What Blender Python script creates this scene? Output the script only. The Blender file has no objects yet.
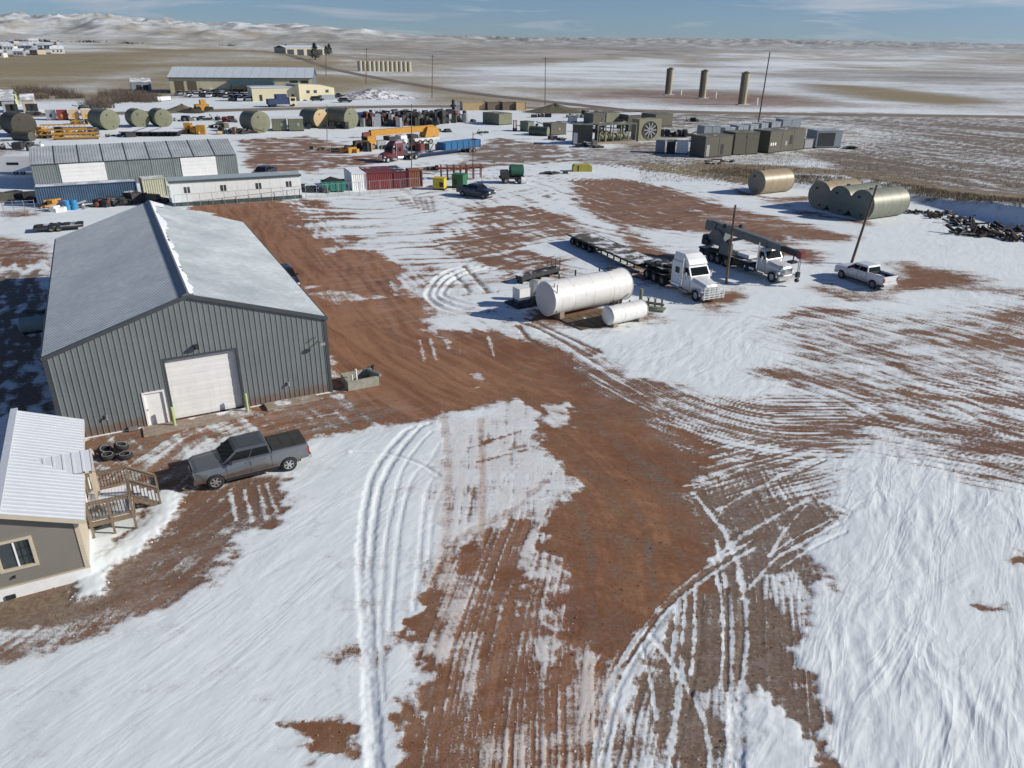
import bpy, bmesh, math, random
import numpy as np
from mathutils import Matrix, Vector
random.seed(7)
R = math.radians
SC = bpy.context.scene
COL = SC.collection

# ------------------------------------------------------------------ camera, sky, sun, exposure
F_PX, PITCH, ROLL, CAM_H = 752.0, R(24.46), R(0.73), 21.0
cam_data = bpy.data.cameras.new('camera')
cam_data.sensor_width = 36.0
cam_data.lens = F_PX / 1024 * 36.0
cam_data.clip_start = 0.1
cam_data.clip_end = 60000
cam = bpy.data.objects.new('camera', cam_data)
COL.objects.link(cam)
cam.matrix_world = (Matrix.Translation((0, 0, CAM_H)) @ Matrix.Rotation(math.pi / 2 - PITCH, 4, 'X')
                    @ Matrix.Rotation(ROLL, 4, 'Z'))
SC.camera = cam

SUN_EL, SUN_AZ = R(26.5), R(-5.0)          # azimuth from +x towards +y
world = bpy.data.worlds.new('World')
SC.world = world
world.use_nodes = True
wn, wl = world.node_tree.nodes, world.node_tree.links
wn.clear()
w_out = wn.new('ShaderNodeOutputWorld')
w_bg = wn.new('ShaderNodeBackground')
w_bg.inputs['Strength'].default_value = 0.060
sky = wn.new('ShaderNodeTexSky')
sky.sky_type = 'NISHITA'
sky.sun_disc = False
sky.sun_elevation = SUN_EL
sky.sun_rotation = math.pi / 2 - SUN_AZ
sky.altitude = 1500
sky.air_density = 1.0
sky.dust_density = 0.0
sky.ozone_density = 1.0
# thin high cloud, laid out on a flat cloud sheet far above the ground
w_tc = wn.new('ShaderNodeTexCoord')
w_sep = wn.new('ShaderNodeSeparateXYZ')
wl.new(w_tc.outputs['Generated'], w_sep.inputs[0])
w_h = wn.new('ShaderNodeMath'); w_h.operation = 'ADD'; w_h.inputs[1].default_value = 0.06
wl.new(w_sep.outputs['Z'], w_h.inputs[0])
w_dx = wn.new('ShaderNodeMath'); w_dx.operation = 'DIVIDE'
wl.new(w_sep.outputs['X'], w_dx.inputs[0]); wl.new(w_h.outputs[0], w_dx.inputs[1])
w_dy = wn.new('ShaderNodeMath'); w_dy.operation = 'DIVIDE'
wl.new(w_sep.outputs['Y'], w_dy.inputs[0]); wl.new(w_h.outputs[0], w_dy.inputs[1])
w_cmb = wn.new('ShaderNodeCombineXYZ')
wl.new(w_dx.outputs[0], w_cmb.inputs[0]); wl.new(w_dy.outputs[0], w_cmb.inputs[1])
w_n = wn.new('ShaderNodeTexNoise')
w_n.inputs['Scale'].default_value = 0.36
w_n.inputs['Detail'].default_value = 7.0
w_n.inputs['Roughness'].default_value = 0.6
w_n.inputs['Distortion'].default_value = 0.6
wl.new(w_cmb.outputs[0], w_n.inputs['Vector'])
w_cr = wn.new('ShaderNodeValToRGB')
w_cr.color_ramp.elements[0].position = 0.53
w_cr.color_ramp.elements[0].color = (0, 0, 0, 1)
w_cr.color_ramp.elements[1].position = 0.68
w_cr.color_ramp.elements[1].color = (0.85, 0.85, 0.85, 1)
wl.new(w_n.outputs['Fac'], w_cr.inputs['Fac'])
w_mix = wn.new('ShaderNodeMixRGB')
w_mix.inputs['Color2'].default_value = (8.5, 8.9, 9.6, 1)
wl.new(w_cr.outputs['Color'], w_mix.inputs['Fac'])
w_tint = wn.new('ShaderNodeMixRGB'); w_tint.blend_type = 'MULTIPLY'; w_tint.inputs['Fac'].default_value = 1.0
w_tint.inputs['Color2'].default_value = (0.59, 0.80, 1.20, 1)     # clear cold air
wl.new(sky.outputs['Color'], w_tint.inputs['Color1'])
wl.new(w_tint.outputs['Color'], w_mix.inputs['Color1'])
wl.new(w_mix.outputs['Color'], w_bg.inputs['Color'])
wl.new(w_bg.outputs['Background'], w_out.inputs['Surface'])

sun_data = bpy.data.lights.new('sun', 'SUN')
sun_data.energy = 4.9
sun_data.angle = R(0.53)
sun_data.color = (1.0, 0.935, 0.845)
sun = bpy.data.objects.new('sun', sun_data)
COL.objects.link(sun)
S_DIR = Vector((math.cos(SUN_EL) * math.cos(SUN_AZ), math.cos(SUN_EL) * math.sin(SUN_AZ), math.sin(SUN_EL)))
sun.rotation_euler = S_DIR.to_track_quat('Z', 'Y').to_euler()
sun.location = (60, -5, 60)

SC.view_settings.view_transform = 'Standard'
SC.view_settings.look = 'None'
SC.view_settings.gamma = 1.0
SC.view_settings.use_curve_mapping = False
SC.view_settings.exposure = 0.06
SC.cycles.max_bounces = 6
SC.cycles.use_denoising = True
SC.cycles.volume_bounces = 0

# ------------------------------------------------------------------ helpers
def G(px, py, z=0.0):
    """the place on the level z that the survey photograph shows at (px, py)"""
    X, Y = px - 512, py - 384
    cr, sr = math.cos(ROLL), math.sin(ROLL)
    x, y = cr * X + sr * Y, -sr * X + cr * Y
    c, s = math.cos(PITCH), math.sin(PITCH)
    d = (x, F_PX * c - y * s, -F_PX * s - y * c)
    t = (z - CAM_H) / d[2]
    return Vector((d[0] * t, d[1] * t, z))

def tag(o, label=None, cat=None, group=None, kind=None):
    if label: o['label'] = label
    if cat: o['category'] = cat
    if group: o['group'] = group
    if kind: o['kind'] = kind
    return o

def thing(name, label, cat, loc=(0, 0, 0), rz=0.0, group=None):
    o = bpy.data.objects.new(name, None)
    o.empty_display_size = 0.3
    COL.objects.link(o)
    o.location = loc
    o.rotation_euler = (0, 0, rz)
    return tag(o, label, cat, group)

def copy_tree(o, parent=None):
    c = o.copy()
    COL.objects.link(c)
    if parent is not None: c.parent = parent
    for ch in list(o.children): copy_tree(ch, c)
    return c

class MB:
    """collects faces; build() links them as one mesh object"""
    def __init__(s): s.v, s.f, s.sm = [], [], []
    def face(s, pts, smooth=False):
        i = len(s.v); s.v += [tuple(p) for p in pts]; s.f.append(tuple(range(i, i + len(pts)))); s.sm.append(smooth)
        return s
    def mesh(s, vs, fs, smooth=False):
        i = len(s.v); s.v += [tuple(p) for p in vs]
        for f in fs: s.f.append(tuple(i + k for k in f)); s.sm.append(smooth)
        return s
    def box(s, x0, x1, y0, y1, z0, z1):
        vs = [(x0, y0, z0), (x1, y0, z0), (x1, y1, z0), (x0, y1, z0), (x0, y0, z1), (x1, y0, z1), (x1, y1, z1), (x0, y1, z1)]
        return s.mesh(vs, [(0, 3, 2, 1), (4, 5, 6, 7), (0, 1, 5, 4), (1, 2, 6, 5), (2, 3, 7, 6), (3, 0, 4, 7)])
    def cbox(s, cx, cy, cz, sx, sy, sz, rz=0.0, tilt=None):
        m = Matrix.Rotation(rz, 3, 'Z')
        if tilt is not None: m = m @ tilt
        vs = []
        for z in (-1, 1):
            for x, y in ((-1, -1), (1, -1), (1, 1), (-1, 1)):
                p = m @ Vector((x * sx / 2, y * sy / 2, z * sz / 2)); vs.append((cx + p.x, cy + p.y, cz + p.z))
        return s.mesh(vs, [(0, 3, 2, 1), (4, 5, 6, 7), (0, 1, 5, 4), (1, 2, 6, 5), (2, 3, 7, 6), (3, 0, 4, 7)])
    def bar(s, a, b, w, h=None, up=(0, 0, 1)):
        """square bar from a to b"""
        a, b = Vector(a), Vector(b); h = h or w
        d = (b - a)
        if d.length < 1e-6: return s
        d.normalize(); u = Vector(up)
        if abs(d.dot(u)) > 0.98: u = Vector((1, 0, 0))
        sd = d.cross(u).normalized(); u = sd.cross(d)
        vs = []
        for p in (a, b):
            for i, j in ((-1, -1), (1, -1), (1, 1), (-1, 1)): vs.append(p + sd * (i * w / 2) + u * (j * h / 2))
        return s.mesh(vs, [(0, 3, 2, 1), (4, 5, 6, 7), (0, 1, 5, 4), (1, 2, 6, 5), (2, 3, 7, 6), (3, 0, 4, 7)])
    def cyl(s, a, b, r, n=12, r2=None, caps=(1, 1), dome=0.0):
        a, b = Vector(a), Vector(b); r2 = r if r2 is None else r2
        d = (b - a).normalized(); u = Vector((0, 0, 1)) if abs(d.z) < 0.9 else Vector((1, 0, 0))
        sd = d.cross(u).normalized(); u = sd.cross(d)
        ang = [2 * math.pi * k / n for k in range(n)]
        ra = [a + (sd * math.cos(t) + u * math.sin(t)) * r for t in ang]
        rb = [b + (sd * math.cos(t) + u * math.sin(t)) * r2 for t in ang]
        s.mesh(ra + rb, [(k, (k + 1) % n, n + (k + 1) % n, n + k) for k in range(n)], True)
        for on, ring, p, sg, rr in ((caps[0], ra, a, -1, r), (caps[1], rb, b, 1, r2)):
            if not on or rr < 1e-5: continue
            if dome > 0:
                rings = [ring]; K = 4
                for q in range(1, K):
                    t = q / K * math.pi / 2
                    rings.append([p + d * (sg * dome * math.sin(t)) + (v - p) * math.cos(t) for v in ring])
                vs = [v for g in rings for v in g] + [p + d * (sg * dome)]
                fs = []
                for q in range(K - 1):
                    for k in range(n):
                        fc = (q * n + k, q * n + (k + 1) % n, (q + 1) * n + (k + 1) % n, (q + 1) * n + k)
                        fs.append(fc if sg > 0 else fc[::-1])
                for k in range(n):
                    fc = ((K - 1) * n + k, (K - 1) * n + (k + 1) % n, K * n)
                    fs.append(fc if sg > 0 else fc[::-1])
                s.mesh(vs, fs, True)
            else:
                s.face(ring if sg > 0 else ring[::-1])
        return s
    def tube(s, pts, r, n=6):
        for p, q in zip(pts[:-1], pts[1:]): s.cyl(p, q, r, n)
        return s
    def ring(s, c, axis, r, rt, n=20, m=6):
        """torus"""
        c, ax = Vector(c), Vector(axis).normalized()
        u = Vector((0, 0, 1)) if abs(ax.z) < 0.9 else Vector((1, 0, 0))
        sd = ax.cross(u).normalized(); u = sd.cross(ax)
        vs, fs = [], []
        for k in range(n):
            t = 2 * math.pi * k / n; e = sd * math.cos(t) + u * math.sin(t)
            for j in range(m):
                q = 2 * math.pi * j / m
                vs.append(c + e * (r + rt * math.cos(q)) + ax * (rt * math.sin(q)))
        for k in range(n):
            for j in range(m):
                fs.append((k * m + j, ((k + 1) % n) * m + j, ((k + 1) % n) * m + (j + 1) % m, k * m + (j + 1) % m))
        return s.mesh(vs, fs, True)
    def prism(s, poly, y0, y1, axis='y'):
        """polygon in the x-z plane pulled along y (axis='x': y-z plane pulled along x; 'z': x-y pulled along z)"""
        def P(p, t):
            return (p[0], t, p[1]) if axis == 'y' else ((t, p[0], p[1]) if axis == 'x' else (p[0], p[1], t))
        n = len(poly)
        a = [P(p, y0) for p in poly]; b = [P(p, y1) for p in poly]
        s.face(a); s.face(b[::-1])
        for k in range(n):
            s.face([a[k], b[k], b[(k + 1) % n], a[(k + 1) % n]])
        return s
    def data(s, name):
        me = bpy.data.meshes.new(name)
        me.from_pydata(s.v, [], s.f)
        me.polygons.foreach_set('use_smooth', s.sm)
        me.update()
        return me
    def build(s, name, m, parent=None, loc=None, rz=0.0, label=None):
        o = bpy.data.objects.new(name, s.data(name))
        o.data.materials.append(m)
        COL.objects.link(o)
        if parent is not None: o.parent = parent
        if loc is not None: o.location = loc
        if rz: o.rotation_euler = (0, 0, rz)
        if label: o['label'] = label
        return o

def share(name, me, parent=None, loc=(0, 0, 0), rot=(0, 0, 0), scale=(1, 1, 1)):
    o = bpy.data.objects.new(name, me)
    COL.objects.link(o)
    if parent is not None: o.parent = parent
    o.location = loc; o.rotation_euler = rot; o.scale = scale
    return o

_M = {}
def M(name, col, rough=0.6, metal=0.0, var=0.18, scale=2.0, bump=0.0, snow=0.0, rust=0.0, coat=0.0, rustcol=(0.16, 0.06, 0.025), dust=0.0, streak=0.0, stcol=(0.13, 0.09, 0.06)):
    """procedural surface: colour with uneven wear; snow = how much lies on upward faces"""
    if name in _M: return _M[name]
    m = bpy.data.materials.new(name); _M[name] = m
    m.use_nodes = True
    n, l = m.node_tree.nodes, m.node_tree.links
    b = n['Principled BSDF']
    b.inputs['Roughness'].default_value = rough
    b.inputs['Metallic'].default_value = metal
    if coat: b.inputs['Coat Weight'].default_value = coat; b.inputs['Coat Roughness'].default_value = 0.08
    tc = n.new('ShaderNodeTexCoord')
    ns = n.new('ShaderNodeTexNoise'); ns.inputs['Scale'].default_value = scale; ns.inputs['Detail'].default_value = 6; ns.inputs['Roughness'].default_value = 0.65
    l.new(tc.outputs['Object'], ns.inputs['Vector'])
    mr = n.new('ShaderNodeMapRange'); mr.inputs['From Min'].default_value = 0.3; mr.inputs['From Max'].default_value = 0.7
    mr.inputs['To Min'].default_value = 1 - var; mr.inputs['To Max'].default_value = 1 + var
    l.new(ns.outputs['Fac'], mr.inputs['Value'])
    mul = n.new('ShaderNodeVectorMath'); mul.operation = 'SCALE'; mul.inputs[0].default_value = col
    l.new(mr.outputs[0], mul.inputs['Scale'])
    cur = mul.outputs[0]
    def mix(fac, c2, cur):
        mx = n.new('ShaderNodeMixRGB'); l.new(fac, mx.inputs['Fac']); l.new(cur, mx.inputs['Color1'])
        mx.inputs['Color2'].default_value = (*c2, 1)
        return mx.outputs['Color']
    if rust:
        n2 = n.new('ShaderNodeTexNoise'); n2.inputs['Scale'].default_value = scale * 1.7; n2.inputs['Detail'].default_value = 8; n2.inputs['Roughness'].default_value = 0.7
        l.new(tc.outputs['Object'], n2.inputs['Vector'])
        r2 = n.new('ShaderNodeMapRange'); r2.inputs['From Min'].default_value = 0.66 - 0.25 * rust; r2.inputs['From Max'].default_value = 0.78 - 0.25 * rust
        l.new(n2.outputs['Fac'], r2.inputs['Value'])
        cur = mix(r2.outputs[0], rustcol, cur)
    if streak:
        mp = n.new('ShaderNodeMapping'); mp.vector_type = 'TEXTURE'; mp.inputs['Scale'].default_value = (0.22, 0.22, 2.4); l.new(tc.outputs['Object'], mp.inputs['Vector'])
        n6 = n.new('ShaderNodeTexNoise'); n6.inputs['Scale'].default_value = 1.0; n6.inputs['Detail'].default_value = 5; n6.inputs['Roughness'].default_value = 0.6; l.new(mp.outputs[0], n6.inputs['Vector'])
        r6 = n.new('ShaderNodeMapRange'); r6.inputs['From Min'].default_value = 0.52; r6.inputs['From Max'].default_value = 0.80; r6.inputs['To Max'].default_value = streak; l.new(n6.outputs['Fac'], r6.inputs['Value'])
        cur = mix(r6.outputs[0], stcol, cur)
    if dust:
        geo0 = n.new('ShaderNodeTexCoord'); sp = n.new('ShaderNodeSeparateXYZ'); l.new(geo0.outputs['Object'], sp.inputs[0])
        n3 = n.new('ShaderNodeTexNoise'); n3.inputs['Scale'].default_value = 4; n3.inputs['Detail'].default_value = 5
        l.new(tc.outputs['Object'], n3.inputs['Vector'])
        ad = n.new('ShaderNodeMath'); ad.operation = 'MULTIPLY_ADD'; ad.inputs[1].default_value = -0.9; l.new(n3.outputs['Fac'], ad.inputs[0]); l.new(sp.outputs['Z'], ad.inputs[2])
        r3 = n.new('ShaderNodeMapRange'); r3.inputs['From Min'].default_value = 0.05; r3.inputs['From Max'].default_value = dust - 0.3
        r3.inputs['To Min'].default_value = 0.6; r3.inputs['To Max'].default_value = 0.0
        l.new(ad.outputs[0], r3.inputs['Value'])
        cur = mix(r3.outputs[0], (0.17, 0.095, 0.06), cur)
    if snow:
        ge = n.new('ShaderNodeNewGeometry'); sx = n.new('ShaderNodeSeparateXYZ'); l.new(ge.outputs['Normal'], sx.inputs[0])
        rz = n.new('ShaderNodeMapRange'); rz.inputs['From Min'].default_value = 0.72; rz.inputs['From Max'].default_value = 0.9
        l.new(sx.outputs['Z'], rz.inputs['Value'])
        n4 = n.new('ShaderNodeTexNoise'); n4.inputs['Scale'].default_value = 0.55; n4.inputs['Detail'].default_value = 7; n4.inputs['Roughness'].default_value = 0.65
        l.new(ge.outputs['Position'], n4.inputs['Vector'])
        r4 = n.new('ShaderNodeMapRange'); r4.inputs['From Min'].default_value = 0.72 - 0.5 * snow; r4.inputs['From Max'].default_value = 0.82 - 0.5 * snow
        l.new(n4.outputs['Fac'], r4.inputs['Value'])
        mm = n.new('ShaderNodeMath'); mm.operation = 'MULTIPLY'; l.new(rz.outputs[0], mm.inputs[0]); l.new(r4.outputs[0], mm.inputs[1])
        cur = mix(mm.outputs[0], (0.80, 0.82, 0.85), cur)
        rr = n.new('ShaderNodeMapRange'); rr.inputs['To Min'].default_value = rough; rr.inputs['To Max'].default_value = 0.8
        l.new(mm.outputs[0], rr.inputs['Value']); l.new(rr.outputs[0], b.inputs['Roughness'])
    l.new(cur, b.inputs['Base Color'])
    if bump:
        bp = n.new('ShaderNodeBump'); bp.inputs['Strength'].default_value = bump; bp.inputs['Distance'].default_value = 0.03
        nb = n.new('ShaderNodeTexNoise'); nb.inputs['Scale'].default_value = scale * 4; nb.inputs['Detail'].default_value = 5
        l.new(tc.outputs['Object'], nb.inputs['Vector']); l.new(nb.outputs['Fac'], bp.inputs['Height']); l.new(bp.outputs[0], b.inputs['Normal'])
    return m

# numpy gradient noise ------------------------------------------------
def pnoise(x, y, seed=0):
    xi, yi = np.floor(x).astype(np.int64), np.floor(y).astype(np.int64)
    xf, yf = x - xi, y - yi
    u, v = xf * xf * xf * (xf * (xf * 6 - 15) + 10), yf * yf * yf * (yf * (yf * 6 - 15) + 10)
    def gr(ix, iy, dx, dy):
        h = (ix * 374761393 + iy * 668265263 + seed * 974711) & 0x7fffffff
        h = ((h ^ (h >> 13)) * 1274126177) & 0x7fffffff
        h = (h ^ (h >> 16)) & 0xffff
        a = h * (2 * math.pi / 65536.0)
        return np.cos(a) * dx + np.sin(a) * dy
    a = gr(xi, yi, xf, yf); b = gr(xi + 1, yi, xf - 1, yf)
    c = gr(xi, yi + 1, xf, yf - 1); d = gr(xi + 1, yi + 1, xf - 1, yf - 1)
    return (a + u * (b - a) + v * ((c + u * (d - c)) - (a + u * (b - a)))) * 1.5
def fbm(x, y, o=4, seed=0, g=0.5):
    t, a, s = 0.0, 1.0, 0.0
    for k in range(o):
        t = t + a * pnoise(x * 2 ** k + 17.3 * k, y * 2 ** k - 9.1 * k, seed + k); s += a; a *= g
    return t / s
def sstep(a, b, x):
    t = np.clip((x - a) / (b - a), 0, 1); return t * t * (3 - 2 * t)
# ------------------------------------------------------------------ terrain
def curve(px, n=6, z=0.0):
    """smooth ground line through surveyed points"""
    p = [np.array(G(*q, z)[:2]) for q in px]
    if len(p) == 2: return np.array(p)
    e = [2 * p[0] - p[1]] + p + [2 * p[-1] - p[-2]]
    out = []
    for i in range(1, len(e) - 2):
        for t in np.linspace(0, 1, n, endpoint=False):
            a, b, c, d = e[i - 1], e[i], e[i + 1], e[i + 2]
            out.append(0.5 * ((2 * b) + (c - a) * t + (2 * a - 5 * b + 4 * c - d) * t * t + (3 * b - a - 3 * c + d) * t ** 3))
    out.append(p[-1])
    return np.array(out)

def to_line(X, Y, C):
    """distance to a polyline, signed offset and length along it"""
    best = np.full(X.shape, 1e9); along = np.zeros(X.shape); off = np.zeros(X.shape); s0 = 0.0
    for k in range(len(C) - 1):
        a, b = C[k], C[k + 1]; d = b - a; L = math.hypot(*d)
        if L < 1e-6: continue
        d = d / L
        t = np.clip((X - a[0]) * d[0] + (Y - a[1]) * d[1], 0, L)
        qx, qy = X - a[0] - t * d[0], Y - a[1] - t * d[1]
        dd = np.hypot(qx, qy); m = dd < best
        best[m] = dd[m]; along[m] = s0 + t[m]
        off[m] = ((X - a[0]) * d[1] - (Y - a[1]) * d[0])[m]
        s0 += L
    return best, off, along

def in_poly(X, Y, poly):
    """signed distance to a closed outline, positive inside"""
    n = len(poly); ins = np.zeros(X.shape, bool); best = np.full(X.shape, 1e9)
    for k in range(n):
        a, b = poly[k], poly[(k + 1) % n]
        c = ((a[1] > Y) != (b[1] > Y)) & (X < (b[0] - a[0]) * (Y - a[1]) / ((b[1] - a[1]) or 1e-9) + a[0])
        ins ^= c
        d = np.array(b) - np.array(a); L2 = d @ d or 1e-9
        t = np.clip(((X - a[0]) * d[0] + (Y - a[1]) * d[1]) / L2, 0, 1)
        best = np.minimum(best, np.hypot(X - a[0] - t * d[0], Y - a[1] - t * d[1]))
    return np.where(ins, best, -best)

NA, NB, NC = 720, 480, 800
NR = NA + NB
Y0, Y1 = 9.0, 14000.0
YM = 125.0
rows = np.concatenate([Y0 * (YM / Y0) ** (np.arange(NA) / NA), YM * (Y1 / YM) ** (np.arange(NB) / (NB - 1))])
uu = np.linspace(-1, 1, NC)
GY = np.repeat(rows[:, None], NC, 1)
GX = uu[None, :] * (0.82 * rows[:, None] + 14)
near = GY < 420
def _warp(sd):
    return (2.1 * fbm(GX * 0.07, GY * 0.10, 3, sd) * sstep(25, 70, GY) + 1.5 * fbm(GX * 0.22, GY * 0.30, 4, sd + 3, 0.62)
            + 0.55 * fbm(GX * 1.1, GY * 1.4, 3, sd + 9, 0.6))
Wx = GX + np.where(near, 1.0, 0) * _warp(3) * 1.35
Wy = GY + np.where(near, 1.0, 0) * _warp(31) * 0.8

snow = np.full(GX.shape, 0.62)     # > 0 snow lies, < 0 bare ground
tone = np.zeros(GX.shape)          # 0 red-brown scoria, 1 grey-olive mud
grass = np.zeros(GX.shape)         # dry grass on the bare ground
stain = np.zeros(GX.shape)         # mud worked into the snow
rough_ = np.ones(GX.shape)         # how strongly the wind has carved the snow
rut = np.zeros(GX.shape)
dusting = np.zeros(GX.shape)        # thin blown snow over bare ground

def bbox(P, pad):
    P = np.array(P)
    return ((GX > P[:, 0].min() - pad) & (GX < P[:, 0].max() + pad) & (GY > P[:, 1].min() - pad) & (GY < P[:, 1].max() + pad))

def patch(px, s=None, t=None, g=None, st=None, ro=None, du=None, f=0.8, warp=True):
    P = [tuple(G(*q)[:2]) for q in px]
    m = bbox(P, f * 3 + 4)
    if not m.any(): return
    d = in_poly((Wx if warp else GX)[m], (Wy if warp else GY)[m], P)
    w = sstep(-f * 1.6, f * 1.6, d)
    for arr, v in ((snow, s), (tone, t), (grass, g), (stain, st), (rough_, ro), (dusting, du)):
        if v is not None: arr[m] = arr[m] * (1 - w) + v * w

def flow(px_poly, px_line, amp, wid, length, seed, f=1.0, st=0.0, tn=0.0, bias=0.0, ridge=0.0):
    """streaks that follow the way the wheels went"""
    P = [tuple(G(*q)[:2]) for q in px_poly]
    m = bbox(P, f * 3 + 4)
    if not m.any(): return
    X, Y = GX[m], GY[m]
    w = sstep(-f, f, in_poly(Wx[m], Wy[m], P))
    C = curve(px_line)
    d, off, al = to_line(X, Y, C)
    off = off + wid * 1.6 * fbm(X * 0.10, Y * 0.10, 3, seed + 60)
    n = 0.6 * pnoise(off / wid, al / length, seed) + 0.4 * pnoise(off / wid * 2.3, al / length * 1.7, seed + 5)
    snow[m] += w * (amp * n + bias)
    if st: stain[m] = np.clip(stain[m] + w * st * (0.5 + n), 0, 1)
    if tn: tone[m] += w * tn * n
    if ridge: rut[m] += w * ridge * n

def stroke(px, width, s, f=None, depth=0.0, st=None, t=None, k=1.0, lip=0.0, rag=0.25, tread=0.0):
    """one wheel line"""
    C = curve(px)
    f = f or width * 0.35
    m = bbox(C, width * 2 + 2)
    if not m.any(): return
    X, Y = GX[m], GY[m]
    d, off, al = to_line(X, Y, C)
    d = d + rag * width * (0.6 * fbm(X * 1.1, Y * 1.1, 2, 23) + 0.8 * fbm(X * 3.1, Y * 3.1, 2, 29))
    w = k * (1 - sstep(width / 2 - f, width / 2 + f, d))
    if s is not None: snow[m] = snow[m] * (1 - w) + s * w
    if st is not None: stain[m] = stain[m] * (1 - w) + st * w
    if t is not None: tone[m] = tone[m] * (1 - w) + t * w
    rough_[m] *= (1 - 0.8 * w)
    if tread: rut[m] -= tread * w * (0.5 + 0.5 * np.sign(np.sin(al * 2 * math.pi / 0.42 + np.sign(off) * 0.8)))
    if depth: rut[m] -= depth * w
    if lip: rut[m] += lip * np.exp(-((d - width * 0.85) / (width * 0.3)) ** 2)

# --- broad shapes of the yard, near to far
A_ROAD = [(180, 190), (250, 196), (330, 206), (348, 230), (335, 250), (382, 250), (420, 268), (455, 285), (480, 306), (500, 333), (552, 346),
          (600, 372), (650, 398), (706, 424), (745, 445), (712, 462), (690, 490), (705, 520), (722, 560), (690, 600), (640, 640), (610, 668),
          (560, 650), (520, 640), (505, 600), (540, 545), (556, 500), (556, 455), (545, 420), (528, 398), (440, 410), (400, 422), (335, 430),
          (310, 438), (250, 436), (200, 452), (150, 470), (90, 470), (80, 440), (330, 380), (300, 300)]
patch(A_ROAD, s=-0.85, t=0.05, ro=0.2, f=0.9)
patch([(180, 190), (350, 200), (400, 262), (440, 310), (500, 350), (520, 395), (400, 425), (300, 440), (200, 455), (100, 470), (250, 380), (250, 300)], t=-0.32, f=3)
patch([(345, 236), (372, 254), (392, 270), (404, 294), (420, 318), (430, 334), (483, 333), (520, 342), (545, 310), (500, 275), (430, 240)], s=0.42, st=0.1, f=0.9)
B_HOUSE = [(60, 445), (330, 388), (400, 420), (330, 430), (268, 440), (262, 474), (296, 478), (272, 500), (262, 522), (222, 571), (199, 588),
           (150, 614), (100, 640), (43, 657), (0, 666), (-160, 700), (-160, 610), (0, 560), (95, 500)]
patch(B_HOUSE, s=-0.30, t=0.5, ro=0.2, f=0.4)
patch([(-200, 560), (10, 590), (100, 580), (125, 545), (150, 560), (90, 620), (0, 640), (-200, 690)], s=-0.6, t=0.75, g=0.35, f=0.5)
patch([(-60, 632), (60, 622), (110, 612), (130, 618), (60, 642), (0, 652), (-60, 668)], s=0.06, f=0.4)
patch([(150, 432), (230, 418), (330, 402), (345, 418), (270, 432), (180, 452)], s=-0.12, t=0.2, f=0.5)
patch([(100, 470), (180, 440), (260, 430), (262, 438), (190, 456), (120, 500)], s=-0.05, t=0.3, f=0.4)
# worn, stained snow between the wheel lines
C_PATCH = [(440, 412), (470, 422), (500, 408), (528, 398), (540, 430), (552, 470), (536, 512), (500, 528), (470, 548), (440, 580), (425, 600), (430, 500)]
patch(C_PATCH, s=0.42, st=0.0, ro=0.4, f=0.4)
patch([(548, 405), (578, 398), (584, 418), (566, 430), (550, 424)], s=0.25, st=0.3, f=0.35)
patch([(552, 478), (578, 478), (586, 490), (560, 500), (546, 512)], s=0.2, st=0.1, f=0.35)
patch([(476, 372), (490, 366), (490, 390), (482, 392)], s=0.1, st=0.2, f=0.3)
patch([(436, 330), (448, 340), (450, 358), (440, 352)], s=0.15, st=0.3, f=0.3)
# the brown strip that runs down to the bottom edge
D_LOW = [(420, 600), (440, 572), (490, 530), (545, 505), (552, 540), (556, 600), (566, 646), (612, 672), (604, 700), (592, 768), (585, 830), (370, 830), (392, 768),
         (410, 720), (420, 660)]
patch(D_LOW, s=-0.26, t=0.05, ro=0.4, f=0.5)
patch([(440, 585), (478, 560), (476, 640), (470, 690), (440, 740), (425, 690), (432, 630)], s=0.18, st=0.3, f=0.35)
patch([(522, 545), (548, 520), (552, 560), (540, 600), (526, 590)], s=0.25, st=0.2, f=0.3)
patch([(530, 620), (548, 615), (550, 660), (535, 670)], s=0.2, st=0.25, f=0.3)
patch([(560, 652), (590, 652), (600, 700), (590, 790), (548, 800), (556, 700)], s=0.16, st=0.4, f=0.3)
patch([(480, 720), (520, 705), (545, 740), (540, 800), (470, 800)], s=0.02, st=0.3, f=0.3)
patch([(302, 712), (318, 718), (342, 712), (346, 760), (322, 764), (304, 745)], s=-0.5, t=0.1, f=0.25)
patch([(382, 722), (398, 700), (410, 740), (436, 700), (440, 640), (444, 700), (440, 800), (380, 800)], s=-0.4, t=0.1, f=0.25)
patch([(400, 618), (430, 590), (440, 610), (424, 634), (404, 640)], s=-0.45, t=0.1, f=0.25)
patch([(345, 652), (400, 635), (405, 650), (360, 664)], s=-0.08, t=0.2, f=0.3)
patch([(426, 660), (438, 655), (440, 720), (428, 720)], s=-0.5, t=0.1, f=0.2)
# dark churned ground, lower right of centre
G_DARK = [(690, 486), (742, 470), (812, 480), (842, 512), (822, 540), (822, 572), (788, 600), (784, 650), (800, 690), (806, 700), (806, 730), (780, 740), (760, 690),
          (744, 700), (738, 768), (738, 820), (600, 820), (606, 740), (640, 690), (690, 604), (716, 560)]
patch(G_DARK, s=-0.36, t=0.75, g=0.2, ro=0.3, f=0.4)
patch([(612, 715), (660, 700), (668, 768), (668, 820), (600, 820)], s=0.22, st=0.1, t=0.5, f=0.35)
patch([(715, 690), (740, 680), (738, 740), (730, 820), (712, 820)], s=0.3, f=0.3)
patch([(656, 612), (680, 604), (678, 640), (664, 640), (654, 632)], s=0.3, f=0.25)
patch([(760, 575), (788, 570), (790, 596), (768, 602), (758, 590)], s=0.3, f=0.3)
patch([(748, 700), (766, 690), (800, 760), (812, 830), (738, 830)], s=0.7, f=0.3)
patch([(800, 728), (818, 726), (820, 738), (802, 740)], s=-0.5, t=0.4, f=0.2)
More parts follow.
